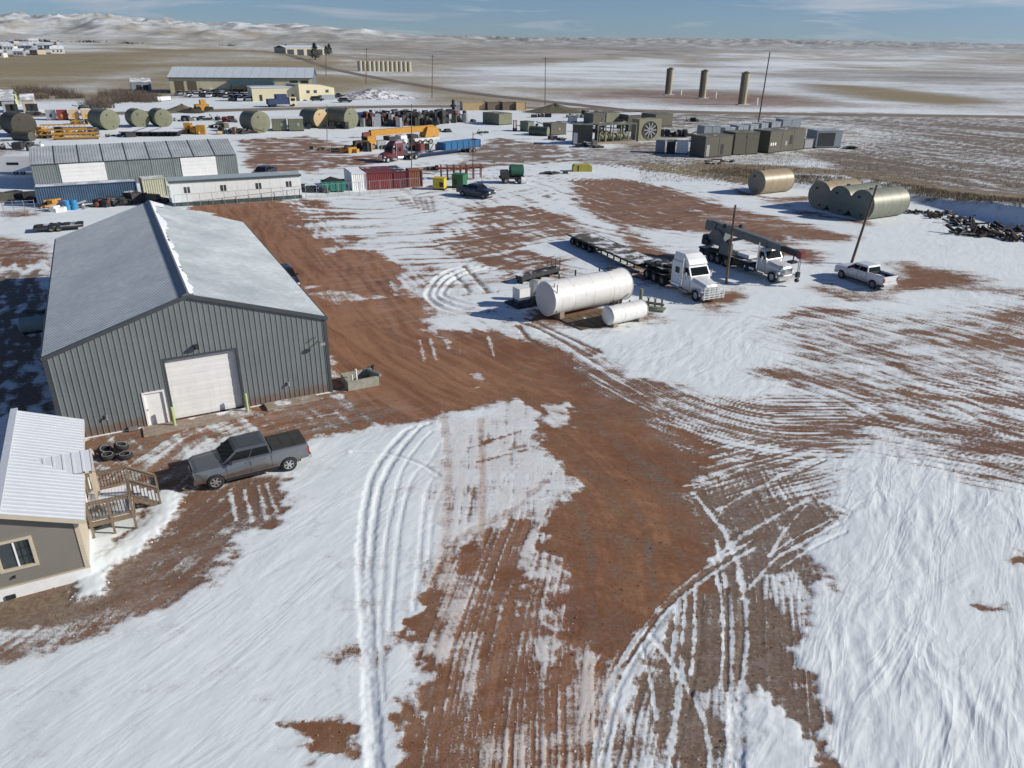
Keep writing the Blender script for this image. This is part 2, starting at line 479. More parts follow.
patch([(806, 742), (826, 748), (838, 775), (806, 775)], s=-0.3, t=0.4, f=0.2)
# fan of wheel lines sweeping right from the junction
F_FAN = [(556, 340), (600, 352), (640, 376), (690, 388), (740, 400), (810, 392), (850, 404), (862, 440), (838, 470), (770, 470), (716, 456), (650, 428), (590, 392)]
patch(F_FAN, s=-0.08, t=0.45, ro=0.25, f=0.8)
patch([(700, 452), (770, 446), (850, 470), (842, 500), (770, 500), (700, 492)], s=0.08, t=0.6, ro=0.3, f=0.6)
# wind-thinned snow right of the fan
patch([(770, 320), (860, 312), (1100, 300), (1100, 470), (900, 455), (850, 430), (780, 390)], s=0.15, t=0.3, ro=0.6, f=1.5)
for q in ([(950, 338), (1010, 332), (1060, 345), (1060, 356), (980, 352)], [(905, 428), (975, 430), (1060, 440), (1060, 462), (985, 458), (930, 446)],
          [(955, 470), (1060, 466), (1060, 486), (990, 486)], [(975, 398), (1060, 400), (1060, 412), (990, 410)],
          [(850, 416), (910, 414), (930, 424), (880, 426)], [(800, 372), (836, 374), (840, 384), (808, 384)], [(756, 368), (790, 366), (790, 376), (760, 378)],
          [(856, 344), (896, 348), (894, 356), (860, 354)], [(1000, 312), (1040, 312), (1040, 324), (1004, 322)], [(790, 308), (845, 308), (850, 316), (800, 318)],
          [(910, 332), (942, 330), (940, 338), (915, 338)], [(860, 396), (900, 392), (940, 398), (900, 404)], [(780, 424), (850, 420), (850, 436), (800, 440)],
          [(970, 580), (1008, 600), (1005, 610), (975, 606)], [(1010, 552), (1060, 556), (1060, 575), (1016, 566)], [(966, 584), (975, 586), (972, 592)]):
    patch(q, s=-0.16, t=0.3, f=1.0)
patch([(1060, 490), (960, 500), (900, 470), (860, 470), (850, 480), (850, 560), (900, 800), (1200, 800)], s=0.75, ro=1.3, f=1.5)
patch([(970, 596), (1005, 602), (1000, 611), (976, 608)], s=-0.3, t=0.3, f=0.3)
patch([(960, 584), (972, 586), (970, 592), (960, 590)], s=-0.25, t=0.3, f=0.25)
patch([(1012, 555), (1060, 556), (1060, 572), (1018, 566)], s=-0.4, t=0.3, f=0.3)
# bare patches in the upper yard
UP = [([(560, 180), (620, 178), (680, 190), (715, 203), (745, 214), (790, 221), (806, 232), (760, 236), (700, 232), (655, 230), (622, 226), (660, 245), (690, 258), (694, 264), (664, 264), (634, 248), (606, 226), (590, 212), (572, 196)], -0.55),
      ([(464, 206), (520, 205), (566, 214), (580, 232), (552, 240), (532, 245), (560, 262), (572, 272), (534, 272), (506, 264), (480, 246), (462, 218)], -0.4),
      ([(438, 240), (470, 236), (504, 250), (534, 268), (510, 278), (476, 264), (446, 252)], -0.35),
      ([(462, 196), (494, 194), (496, 202), (468, 208)], -0.4),
      ([(700, 196), (716, 212), (766, 222), (800, 226), (848, 236), (850, 242), (800, 240), (786, 236), (804, 250), (828, 262), (806, 264), (770, 248), (736, 236), (696, 230)], -0.5),
      ([(720, 184), (744, 192), (760, 196), (812, 196), (812, 202), (760, 202), (730, 194)], -0.2), ([(770, 200), (800, 210), (870, 222), (868, 226), (806, 216)], -0.3),
      ([(905, 262), (940, 268), (985, 280), (985, 288), (930, 290), (890, 292), (890, 282)], -0.45), ([(960, 282), (1030, 292), (1030, 300), (975, 292)], -0.1),
      ([(824, 282), (850, 290), (906, 292), (900, 300), (850, 302), (816, 290)], -0.2),
      ([(680, 290), (736, 292), (740, 304), (722, 312), (690, 308)], -0.5), ([(600, 258), (640, 262), (700, 285), (690, 300), (650, 286)], -0.25),
      ([(520, 308), (560, 306), (650, 308), (660, 322), (600, 332), (552, 328), (522, 320)], -0.35),
      ([(240, 140), (300, 136), (345, 144), (356, 162), (320, 172), (250, 172)], -0.35), ([(340, 158), (380, 154), (400, 160), (345, 168)], -0.4),
      ([(470, 148), (500, 138), (560, 146), (570, 158), (540, 164), (500, 166), (455, 168)], -0.3), ([(400, 170), (470, 164), (480, 168), (410, 176)], -0.25),
      ([(0, 212), (30, 208), (34, 214), (0, 220)], -0.05), ([(-60, 240), (0, 236), (46, 242), (48, 262), (0, 272), (-60, 270)], -0.12),
      ([(290, 226), (330, 222), (420, 228), (415, 240), (340, 246)], -0.1), ([(220, 200), (275, 198), (270, 204), (225, 206)], -0.35),
      ([(405, 262), (440, 270), (430, 284), (405, 278)], -0.1), ([(540, 272), (575, 276), (560, 286), (530, 282)], -0.2),
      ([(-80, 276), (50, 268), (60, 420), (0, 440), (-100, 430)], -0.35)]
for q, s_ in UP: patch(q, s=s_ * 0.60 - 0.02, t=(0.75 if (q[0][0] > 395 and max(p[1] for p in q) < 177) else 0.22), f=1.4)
patch([(565, 150), (640, 146), (720, 160), (700, 172), (640, 168), (590, 166), (560, 160)], s=-0.02, t=0.9, f=1.5)
patch([(630, 162), (700, 166), (760, 172), (800, 186), (780, 190), (740, 184), (700, 178), (640, 170)], s=-0.25, t=0.8, g=0.8, f=2.0)
patch([(245, 182), (330, 196), (420, 188), (480, 172), (560, 176), (560, 205), (470, 204), (440, 238), (380, 250), (330, 238), (300, 212)], s=0.45, t=0.1, f=2)
for q in ([(300, 200), (330, 202), (332, 208), (305, 208)], [(318, 210), (360, 212), (356, 220), (322, 220)], [(350, 236), (362, 234), (364, 242), (350, 244)], [(430, 226), (446, 222), (444, 232), (430, 234)], [(280, 216), (300, 214), (300, 220), (285, 222)]):
    patch(q, s=-0.25, f=0.9)
for q in ([(308, 296), (345, 290), (372, 296), (370, 302), (330, 306), (310, 304)], [(302, 286), (330, 282), (330, 288), (308, 294)], [(298, 234), (330, 228), (336, 238), (305, 240)], [(306, 250), (330, 244), (336, 250), (312, 256)], [(352, 258), (360, 256), (366, 266), (354, 268)],
          [(366, 294), (388, 294), (384, 300), (368, 300)], [(392, 278), (404, 296), (396, 300)], [(330, 376), (344, 372), (344, 396), (332, 394)], [(334, 396), (346, 394), (352, 412), (344, 418)]):
    patch(q, s=0.12, st=0.15, f=0.5)
# dry fields past the yard
FIELD = [(640, 150), (700, 160), (810, 152), (850, 170), (905, 186), (960, 200), (1100, 224), (1400, 260), (1400, 122), (1024, 117), (860, 112), (640, 112), (520, 110)]
patch(FIELD, s=-0.07, t=1.0, g=0.16, ro=0.3, f=2.5)
patch([(640, 128), (690, 126), (760, 120), (830, 122), (900, 134), (860, 150), (810, 160), (760, 166), (690, 164), (640, 156)], s=0.12, t=0.9, g=0.5, f=4)
patch([(800, 152), (850, 150), (900, 160), (960, 172), (1100, 190), (1100, 224), (960, 200), (900, 186), (840, 172)], s=-0.22, t=1.0, g=0.3, f=3)
patch([(900, 186), (960, 200), (1100, 224), (1100, 240), (1024, 222), (960, 212), (916, 204), (905, 192)], s=0.02, t=0.6, f=1.2)
patch([(690, 166), (760, 174), (840, 178), (905, 188), (960, 201), (1100, 226), (1100, 214), (960, 192), (880, 176), (800, 168), (700, 162)], s=-0.35, t=0.9, g=0.6, f=2.0)
patch([(-100, 122), (200, 118), (330, 115), (540, 114), (640, 114), (640, 130), (560, 132), (540, 128), (430, 140), (330, 132), (200, 130), (0, 150)], s=0.5, t=0.5, f=4)
patch([(-400, 140), (-60, 132), (20, 150), (26, 168), (-60, 178), (-400, 200)], s=0.0, t=0.3, g=0.3, f=4)

# --- wheel lines and streaks
flow(A_ROAD, [(240, 196), (300, 262), (362, 330), (430, 372), (520, 430), (600, 520), (612, 620)], 0.5, 0.55, 12, 40, tn=0.7)
flow(A_ROAD, [(330, 200), (370, 300), (450, 380), (620, 420), (740, 450)], 0.35, 0.6, 10, 41, tn=0.6)
flow(B_HOUSE, [(60, 560), (150, 500), (230, 440), (330, 410), (400, 400)], 0.55, 0.5, 7, 42, tn=0.6)
flow(F_FAN, [(560, 342), (610, 374), (680, 410), (760, 432), (860, 436), (1000, 440)], 1.25, 0.22, 12, 43, f=1.2, ridge=0.03)
flow([(700, 446), (770, 440), (860, 462), (842, 505), (770, 505), (690, 495)], [(683, 490), (742, 470), (824, 450), (900, 432)], 0.9, 0.26, 8, 44, ridge=0.03)
flow([(850, 380), (1100, 370), (1100, 520), (960, 505), (850, 470)], [(800, 440), (900, 455), (1024, 480), (1100, 500)], 0.75, 0.30, 5, 45, f=2, ridge=0.015)
flow([(750, 300), (1100, 290), (1100, 440), (850, 420), (750, 380)], [(740, 330), (880, 370), (1024, 420), (1100, 440)], 0.62, 0.5, 4.5, 46, f=2, ridge=0.015)
flow(D_LOW, [(590, 420), (560, 520), (530, 640), (515, 768), (512, 830)], 0.75, 0.17, 8, 47, st=0.35, tn=0.9, ridge=0.01)
flow(C_PATCH, [(500, 380), (490, 480), (470, 600)], 0.70, 0.22, 6, 48, st=0.55, ridge=0.01)
flow(G_DARK, [(700, 480), (730, 560), (736, 660), (732, 768), (730, 830)], 0.7, 0.17, 7, 49, ridge=0.015)
flow([(590, 640), (680, 600), (700, 700), (660, 830), (560, 830)], [(700, 580), (640, 640), (604, 710), (590, 800)], 0.55, 0.17, 6, 50, ridge=0.01)
flow([(340, 420), (440, 410), (430, 560), (380, 768), (340, 768)], [(440, 420), (390, 520), (372, 640), (376, 768)], 0.2, 0.3, 6, 51, ridge=0.008)
flow([(240, 180), (470, 170), (580, 200), (540, 300), (480, 330), (400, 270), (330, 240)], [(240, 190), (330, 205), (420, 200), (560, 180)], 0.9, 1.1, 9, 52, f=3)
flow([(440, 170), (700, 160), (860, 240), (700, 290), (540, 280), (440, 250)], [(450, 200), (540, 240), (640, 262), (740, 270)], 0.85, 0.9, 9, 53, f=3)
flow([(420, 260), (540, 262), (560, 330), (480, 330), (420, 300)], [(540, 260), (480, 290), (520, 330), (600, 350)], 0.4, 0.5, 6, 54, f=2)
flow([(230, 134), (360, 136), (580, 138), (580, 176), (420, 182), (240, 178)], [(230, 160), (350, 158), (480, 156), (580, 152)], 1.1, 1.3, 14, 57, f=3)
flow(FIELD, [(600, 130), (800, 140), (1024, 170), (1300, 210)], 0.55, 2.2, 25, 55, f=4)
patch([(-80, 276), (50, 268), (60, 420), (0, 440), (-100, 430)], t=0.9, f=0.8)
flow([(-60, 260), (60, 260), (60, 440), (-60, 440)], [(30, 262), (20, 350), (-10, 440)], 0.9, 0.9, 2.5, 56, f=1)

patch([(40, 460), (330, 385), (400, 410), (330, 432), (266, 440), (260, 476), (120, 500), (60, 520)], du=0.85, f=1.5)
patch([(60, 560), (140, 540), (230, 520), (262, 520), (222, 571), (150, 614), (43, 657), (-100, 680), (-100, 640), (60, 625)], du=0.55, f=1.2)
patch([(230, 196), (340, 206), (345, 240), (420, 268), (470, 310), (520, 345), (430, 345), (330, 300), (280, 230)], du=0.45, f=3)
patch(C_PATCH, du=0.6, f=1.5); patch(D_LOW, du=0.35, f=1.5); patch(F_FAN, du=0.45, f=1.5); patch(G_DARK, du=0.35, f=1.0)
patch([(440, 165), (700, 160), (860, 240), (720, 290), (540, 280), (440, 250)], du=0.5, f=3)
patch([(230, 134), (360, 136), (580, 138), (580, 176), (420, 182), (240, 178)], du=0.55, f=3)
SN, BR = 0.42, -0.5
# tracks cut in the drift left of centre
for pts in ([(414, 428), (405, 432), (384, 455), (371, 479), (365, 506), (361, 540), (361, 580), (364, 640), (368, 700), (372, 768), (373, 830)],
            [(430, 424), (420, 428), (399, 452), (383, 480), (376, 508), (372, 545), (369, 580), (371, 640), (375, 700), (378, 768), (380, 830)]):
    stroke(pts, 0.30, 0.50, depth=0.035, lip=0.0, k=0.9, rag=0.35, tread=0.012)
for pts in ([(432, 432), (421, 443), (404, 467), (394, 500), (386, 540), (383, 580), (380, 640), (384, 700)],
            [(440, 444), (430, 461), (414, 476), (404, 505), (398, 540), (394, 580), (390, 630)],
            [(440, 470), (427, 491), (421, 540), (418, 580), (414, 610)], [(444, 486), (434, 510), (430, 545), (428, 580)]):
    stroke(pts, 0.20, 0.55, depth=0.012, lip=0.0, k=0.7, rag=0.35, tread=0.005)
stroke([(352, 452), (384, 453), (420, 464), (440, 476)], 0.22, 0.5, depth=0.04, lip=0.02)
stroke([(442, 408), (448, 470), (446, 540), (443, 620)], 0.4, 0.15, st=0.6, k=0.7, rag=0.8)
stroke([(480, 420), (482, 480), (480, 560)], 0.35, 0.2, st=0.9, k=0.7)
stroke([(545, 480), (510, 512), (470, 530), (450, 548)], 0.4, 0.0, st=0.6, k=0.6, rag=0.8)
for pts in ([(470, 448), (520, 432)], [(478, 462), (528, 450)], [(500, 452), (524, 446)]): stroke(pts, 0.26, -0.15, t=0.1, k=0.7, rag=0.9)
# snow pressed into old wheel lines on the dark ground
for pts, w in (([(694, 493), (712, 516), (723, 531), (733, 551), (738, 564), (744, 599), (746, 638), (742, 679), (738, 718), (738, 830)], 0.5),
               ([(716, 540), (720, 558), (726, 588), (731, 623), (731, 665), (731, 706), (732, 748), (732, 830)], 0.34),
               ([(714, 560), (717, 576), (722, 608), (723, 653), (720, 688)], 0.26),
               ([(752, 540), (720, 558), (694, 576), (664, 602), (640, 632), (622, 659), (605, 694), (599, 724), (593, 768), (590, 830)], 0.36),
               ([(754, 548), (724, 566), (698, 584), (670, 610), (648, 640), (632, 664), (616, 698), (608, 730), (600, 768)], 0.34),
               ([(695, 582), (695, 617), (694, 647), (691, 674)], 0.3), ([(679, 596), (674, 638), (671, 682)], 0.26), ([(686, 590), (683, 630), (680, 660)], 0.2),
               ([(652, 636), (673, 665), (691, 694), (705, 724), (711, 768)], 0.3), ([(682, 660), (677, 706), (670, 754)], 0.45),
               ([(840, 524), (800, 545), (774, 560), (748, 590)], 0.36), ([(846, 532), (806, 552), (780, 568)], 0.3), ([(830, 520), (792, 540), (768, 556)], 0.2),
               ([(808, 500), (765, 522), (733, 543), (712, 560)], 0.5), ([(826, 454), (765, 484), (718, 510)], 0.45), ([(744, 468), (712, 481), (683, 486)], 0.3),
               ([(806, 506), (785, 530), (770, 556)], 0.34), ([(820, 500), (850, 512)], 0.5), ([(640, 640), (650, 680), (656, 720)], 0.2)):
    minor = pts[0][0] > 740 or pts[0] == (744, 468)
    stroke(pts, w * (0.45 if minor else (0.30 if pts[0][0] in (752, 754) else 0.58)), SN, depth=0.012, t=0.7, rag=0.6, k=0.75 if minor else 1.0, tread=0.012)
for pts in ([(750, 544), (722, 562), (696, 580), (667, 606), (644, 636), (627, 662)], [(741, 600), (742, 638), (738, 679)], [(727, 588), (727, 640), (726, 690)], [(702, 600), (698, 660), (680, 740)], [(826, 460), (765, 490), (720, 516)]):
    stroke(pts, 0.11, -0.4, depth=0.03, t=0.9, rag=0.6)
# the turning loop by the white tanks
for r_ in (0, 1, 2):
    o = r_ * 7
    stroke([(474 + o, 266 + o * 0.2), (452 + o, 270 + o * 0.3), (436 + o, 280 + o * 0.2), (428 + o, 294), (434 + o, 304 - o * .4), (452 + o, 312 - o * 0.6), (490 + o, 318 - o * 0.5), (530, 322 - o * 0.3)], 0.5, 0.35, depth=0.10, lip=0.06, st=0.1, k=0.9)
stroke([(464, 266), (488, 292)], 0.5, -0.1, depth=0.08, t=0.9); stroke([(452, 272), (470, 292)], 0.4, 0.0, depth=0.08, t=0.9)
stroke([(400, 188), (416, 198), (428, 210)], 1.2, 0.2, depth=0.05)
for k in range(7):
    stroke([(395 + k * 6, 197 + (k % 3)), (404 + k * 5, 206 + k)], 0.5, -0.1, depth=0.05, t=0.9, k=0.7)
for q in ([(520, 322), (545, 332), (590, 356)], [(526, 318), (552, 330), (600, 352)], [(518, 326), (530, 340), (548, 352)]):
    stroke(q, 0.35, -0.2, t=0.4, depth=0.04)
for q in ([(230, 490), (236, 520)], [(244, 490), (252, 522)], [(258, 486), (266, 518)], [(266, 484), (276, 512)]):
    stroke(q, 0.22, 0.3, rag=0.4)
for q in ([(420, 340), (424, 362)], [(430, 338), (436, 360)], [(488, 336), (494, 356)]): stroke(q, 0.35, 0.2, st=0.4, rag=0.5)
# snow bank curling round the porch
stroke([(90, 590), (100, 566), (118, 556), (138, 540), (156, 524), (166, 506), (164, 498)], 1.15, 0.9, f=0.5, depth=-0.16, rag=0.35)
stroke([(96, 545), (104, 556)], 1.2, 0.8, f=0.5, depth=-0.08)
patch([(88, 530), (132, 512), (150, 520), (120, 548), (96, 572)], s=0.5, f=0.2)
# berm along the field edge
BERM = curve([(680, 168), (740, 180), (800, 187), (860, 190), (905, 198), (960, 210), (1030, 226), (1140, 250)])
bd, boff, bal = to_line(GX, GY, BERM)
berm_h = (0.7 + 2.4 * sstep(40, 70, bal)) * np.exp(-(np.clip(boff * -1, 0, None) / 24.0) ** 2) * sstep(2.4, -0.2, boff) * sstep(0, 14, bal) * (bd < 70)
berm_h *= 0.85 + 0.3 * fbm(GX * 0.12, GY * 0.12, 2, 61)

# --- the open country
far = sstep(235, 330, GY)
fn = fbm(GX / 90, GY / 200, 5, 70, 0.6); fn2 = fbm(GX / 420, GY / 700, 4, 77)
f_s = 0.02 + 0.10 * sstep(-0.05, 0.35, GX / GY) + 0.35 * fn + 0.45 * fn2
f_t = np.full(GX.shape, 0.9); f_g = np.full(GX.shape, 0.85) + 0.3 * fn2
snow_n, tone_n, grass_n = snow.copy(), tone.copy(), grass.copy()
snow[:] = f_s; tone[:] = f_t; grass[:] = f_g
Wx = GX + GY * 0.05 * fbm(GX / 120, GY / 200, 3, 81); Wy = GY * (1 + 0.10 * fbm(GX / 120, GY / 260, 3, 83))
FAR = [([(-300, 122), (0, 120), (150, 117), (300, 113), (420, 111), (560, 113), (560, 104), (420, 102), (300, 104), (150, 108), (0, 111), (-300, 113)], -0.35, 0.9, 0.6),
       ([(-100, 110), (-100, 76), (100, 70), (340, 76), (500, 96), (600, 104), (620, 112)], -0.30, 1.0, 0.6),
       ([(-100, 75), (-100, 58), (60, 57), (200, 53), (330, 58), (400, 66), (330, 72), (160, 70)], -0.42, 0.7, 1.2), ([(20, 88), (90, 84), (140, 86), (130, 92), (60, 93)], 0.1, .9, .6), ([(130, 66), (260, 62), (300, 66), (200, 70)], -.05, .8, .9), ([(100, 74), (160, 72), (165, 77), (110, 80)], .12, .8, .8),
       ([(-60, 64), (0, 49), (60, 50), (120, 56), (100, 62)], 0.35, 0.9, 0.4),
       ([(280, 44), (520, 45), (700, 48), (760, 52), (600, 58), (520, 66), (330, 62)], -0.10, 1.0, 0.3),
       ([(430, 76), (500, 66), (620, 62), (720, 70), (700, 84), (560, 88), (460, 84)], 0.36, 1.0, 0.10),
       ([(520, 66), (640, 60), (660, 64), (560, 72)], 0.5, 0.9, 0.4), ([(330, 62), (420, 68), (440, 74), (380, 78)], 0.1, 0.9, 0.5),
       ([(560, 100), (640, 92), (720, 80), (860, 76), (1200, 74), (1200, 112), (860, 112), (700, 108), (560, 110)], 0.34, 1.0, 0.05),
       ([(690, 66), (760, 58), (960, 56), (960, 61), (840, 66), (760, 76), (700, 74)], 0.40, 1.0, 0.1),
       ([(1000, 84), (840, 82), (760, 74), (830, 70), (1200, 76)], 0.08, 1.0, 0.08),
       ([(570, 94), (640, 90), (760, 94), (820, 100), (880, 106), (760, 110), (690, 108), (600, 102)], -0.14, 0.30, 0.1),
       ([(580, 98), (690, 100), (680, 104), (600, 104)], 0.2, 0.3, 0.1),
       ([(812, 86), (870, 88), (940, 94), (996, 102), (940, 104), (880, 100), (830, 92)], -0.5, 1.0, 0.85),
       ([(760, 112), (1024, 110), (1200, 112), (1200, 118), (1024, 116), (760, 118)], 0.14, 1.0, 0.3),
       ([(0, 103), (100, 98), (200, 96), (330, 98), (400, 100), (400, 104), (300, 104), (100, 112), (0, 118)], 0.42, 0.8, 0.4),
       ([(340, 88), (372, 86), (420, 98), (400, 102), (340, 100)], 0.35, 0.8, 0.2),
       ([(200, 46), (300, 48), (420, 56), (420, 60), (300, 58)], 0.15, 0.9, 0.4)]
for q, s_, t_, g_ in FAR:
    P = [tuple(G(*p)[:2]) for p in q]
    m = bbox(P, 400)
    f_ = 0.045 * GY[m] ** 1.0
    d = in_poly(Wx[m], Wy[m], P); w = sstep(-1, 1, d / f_)
    snow[m] = snow[m] * (1 - w) + (s_ + 0.22 * fn[m]) * w; tone[m] = tone[m] * (1 - w) + t_ * w; grass[m] = grass[m] * (1 - w) + min(g_ * 1.5 + 0.1, 1.1) * w
snow = snow_n * (1 - far) + snow * far; tone = tone_n * (1 - far) + tone * far; grass = grass_n * (1 - far) + grass * far

# heights: wind-packed snow, ruts, berm, far ridges
lie = sstep(-0.12, 0.25, snow)
ang = 0.9 + 0.9 * sstep(-10, 25, GX)
def sast(a, sc, seed):
    c, s = math.cos(a), math.sin(a)
    u, v = GX * c + GY * s, -GX * s + GY * c
    v = v + 0.9 * fbm(GX * 0.25, GY * 0.25, 2, seed + 3)
    n = pnoise(u / (sc * 5), v / sc, seed)
    return (1 - np.abs(n) * 2.2) * 0.5 + 0.5 * pnoise(u / (sc * 3), v / (sc * 0.5), seed + 9)
left_w = sstep(8, -6, GX - 0.0)
carve = sast(0.95, 1.9, 90) * left_w + sast(1.12, 1.0, 95) * (1 - left_w)
relief = np.clip(rough_, 0, 1.4) * (0.40 + 0.60 * (1 - left_w)) * (1 - 0.72 * sstep(38, 75, GY)) * (0.45 + 0.9 * sstep(-0.25, 0.3, fbm(GX * 0.05, GY * 0.05, 3, 88)))
GZ = lie * (0.02 + 0.026 * relief * carve * (GY < 260)) + rut * (GY < 200) * 0.9
GZ += 0.025 * fbm(GX * 0.5, GY * 0.5, 3, 97) * (GY < 200)
GZ += 0.10 * fbm(GX * 0.09, GY * 0.09, 2, 98) * (GY < 300) * sstep(14, 30, GY) * 0.5
GZ += berm_h * (1 - sstep(200, 260, GY))
azm = GX / GY
GZ += sstep(420, 900, GY) * (1 - sstep(1300, 2300, GY)) * sstep(-0.05, -0.35, azm) * (9 + 7 * fbm(GX / 260, GY / 300, 3, 151))
# gentle swells, then the ridges
GZ += sstep(640, 1500, GY) * (5.0 * fbm(GX / 500, GY / 700, 3, 101) - 2 + 11.0 * fbm(GX / 300, GY / 420, 3, 161))
ridge_top = np.interp(azm, [-0.80, -0.70, -0.60, -0.50, -0.40, -0.30, -0.2, -0.1, 0.0, 0.12, 0.25, 0.4, 0.6, 0.8],
                      [118, 128, 150, 156, 122, 96, 92, 84, 58, 40, 36, 40, 44, 44]) * 1.0
hill = sstep(2300, 4200, GY) * (1 - sstep(5200, 7500, GY) * 0.9)
hn = fbm(GX / 480, GY / 480, 5, 111, 0.5)
bumpy = 1 - np.abs(fbm(GX / 520, GY / 560, 4, 117, 0.48)) * 2.0
left_hill = sstep(0.06, -0.22, azm)
GZ += hill * left_hill * ridge_top * 1.08 * (0.42 + 0.36 * bumpy + 0.34 * hn)
hill2 = sstep(6200, 9000, GY)
bump2 = 1 - np.abs(fbm(GX / 620, GY / 700, 5, 127, 0.6)) * 2.2
GZ += hill2 * (52 + 105 * bump2 * sstep(6500, 8800, GY) * (1 - sstep(9800, 12000, GY))) * (0.85 + 0.25 * fbm(GX / 2200, GY / 2600, 2, 131)) * 0.62
ridge_w = np.maximum(hill * left_hill, sstep(5200, 6600, GY))
slope_y = np.gradient(GZ, axis=0) / np.maximum(np.gradient(GY, axis=0), 1e-6); slope_x = np.gradient(GZ, axis=1) / np.maximum(np.gradient(GX, axis=1), 1e-6)
snow = snow * (1 - ridge_w) + ridge_w * (0.26 - 0.26 * sstep(5600, 6800, GY) + 0.5 * fn + 0.55 * fbm(GX / 150, GY / 150, 4, 141) - 0.9 * np.clip(slope_x, 0, 0.5))
tone = tone * (1 - ridge_w) + ridge_w * 1.0
grass = np.clip(grass * (1 - ridge_w) + 0.75 * ridge_w, 0, 1)
GZ[:, 0] -= 0.0

def grid_mesh(name, X, Y, Z, attrs):
    nr, nc = X.shape
    me = bpy.data.meshes.new(name)
    co = np.stack([X, Y, Z], -1).reshape(-1, 3).astype(np.float32)
    me.vertices.add(nr * nc); me.vertices.foreach_set('co', co.ravel())
    i = np.arange(nr * nc).reshape(nr, nc)
    q = np.stack([i[:-1, :-1], i[:-1, 1:], i[1:, 1:], i[1:, :-1]], -1).reshape(-1, 4)
    nf = len(q)
    me.loops.add(nf * 4); me.loops.foreach_set('vertex_index', q.ravel().astype(np.int32))
    me.polygons.add(nf); me.polygons.foreach_set('loop_start', (np.arange(nf) * 4).astype(np.int32))
    me.polygons.foreach_set('use_smooth', np.ones(nf, bool))
    me.update(calc_edges=True)
    for k, a in attrs.items():
        at = me.attributes.new(k, 'FLOAT', 'POINT'); at.data.foreach_set('value', np.clip(a, -2, 2).astype(np.float32).ravel())
    return me

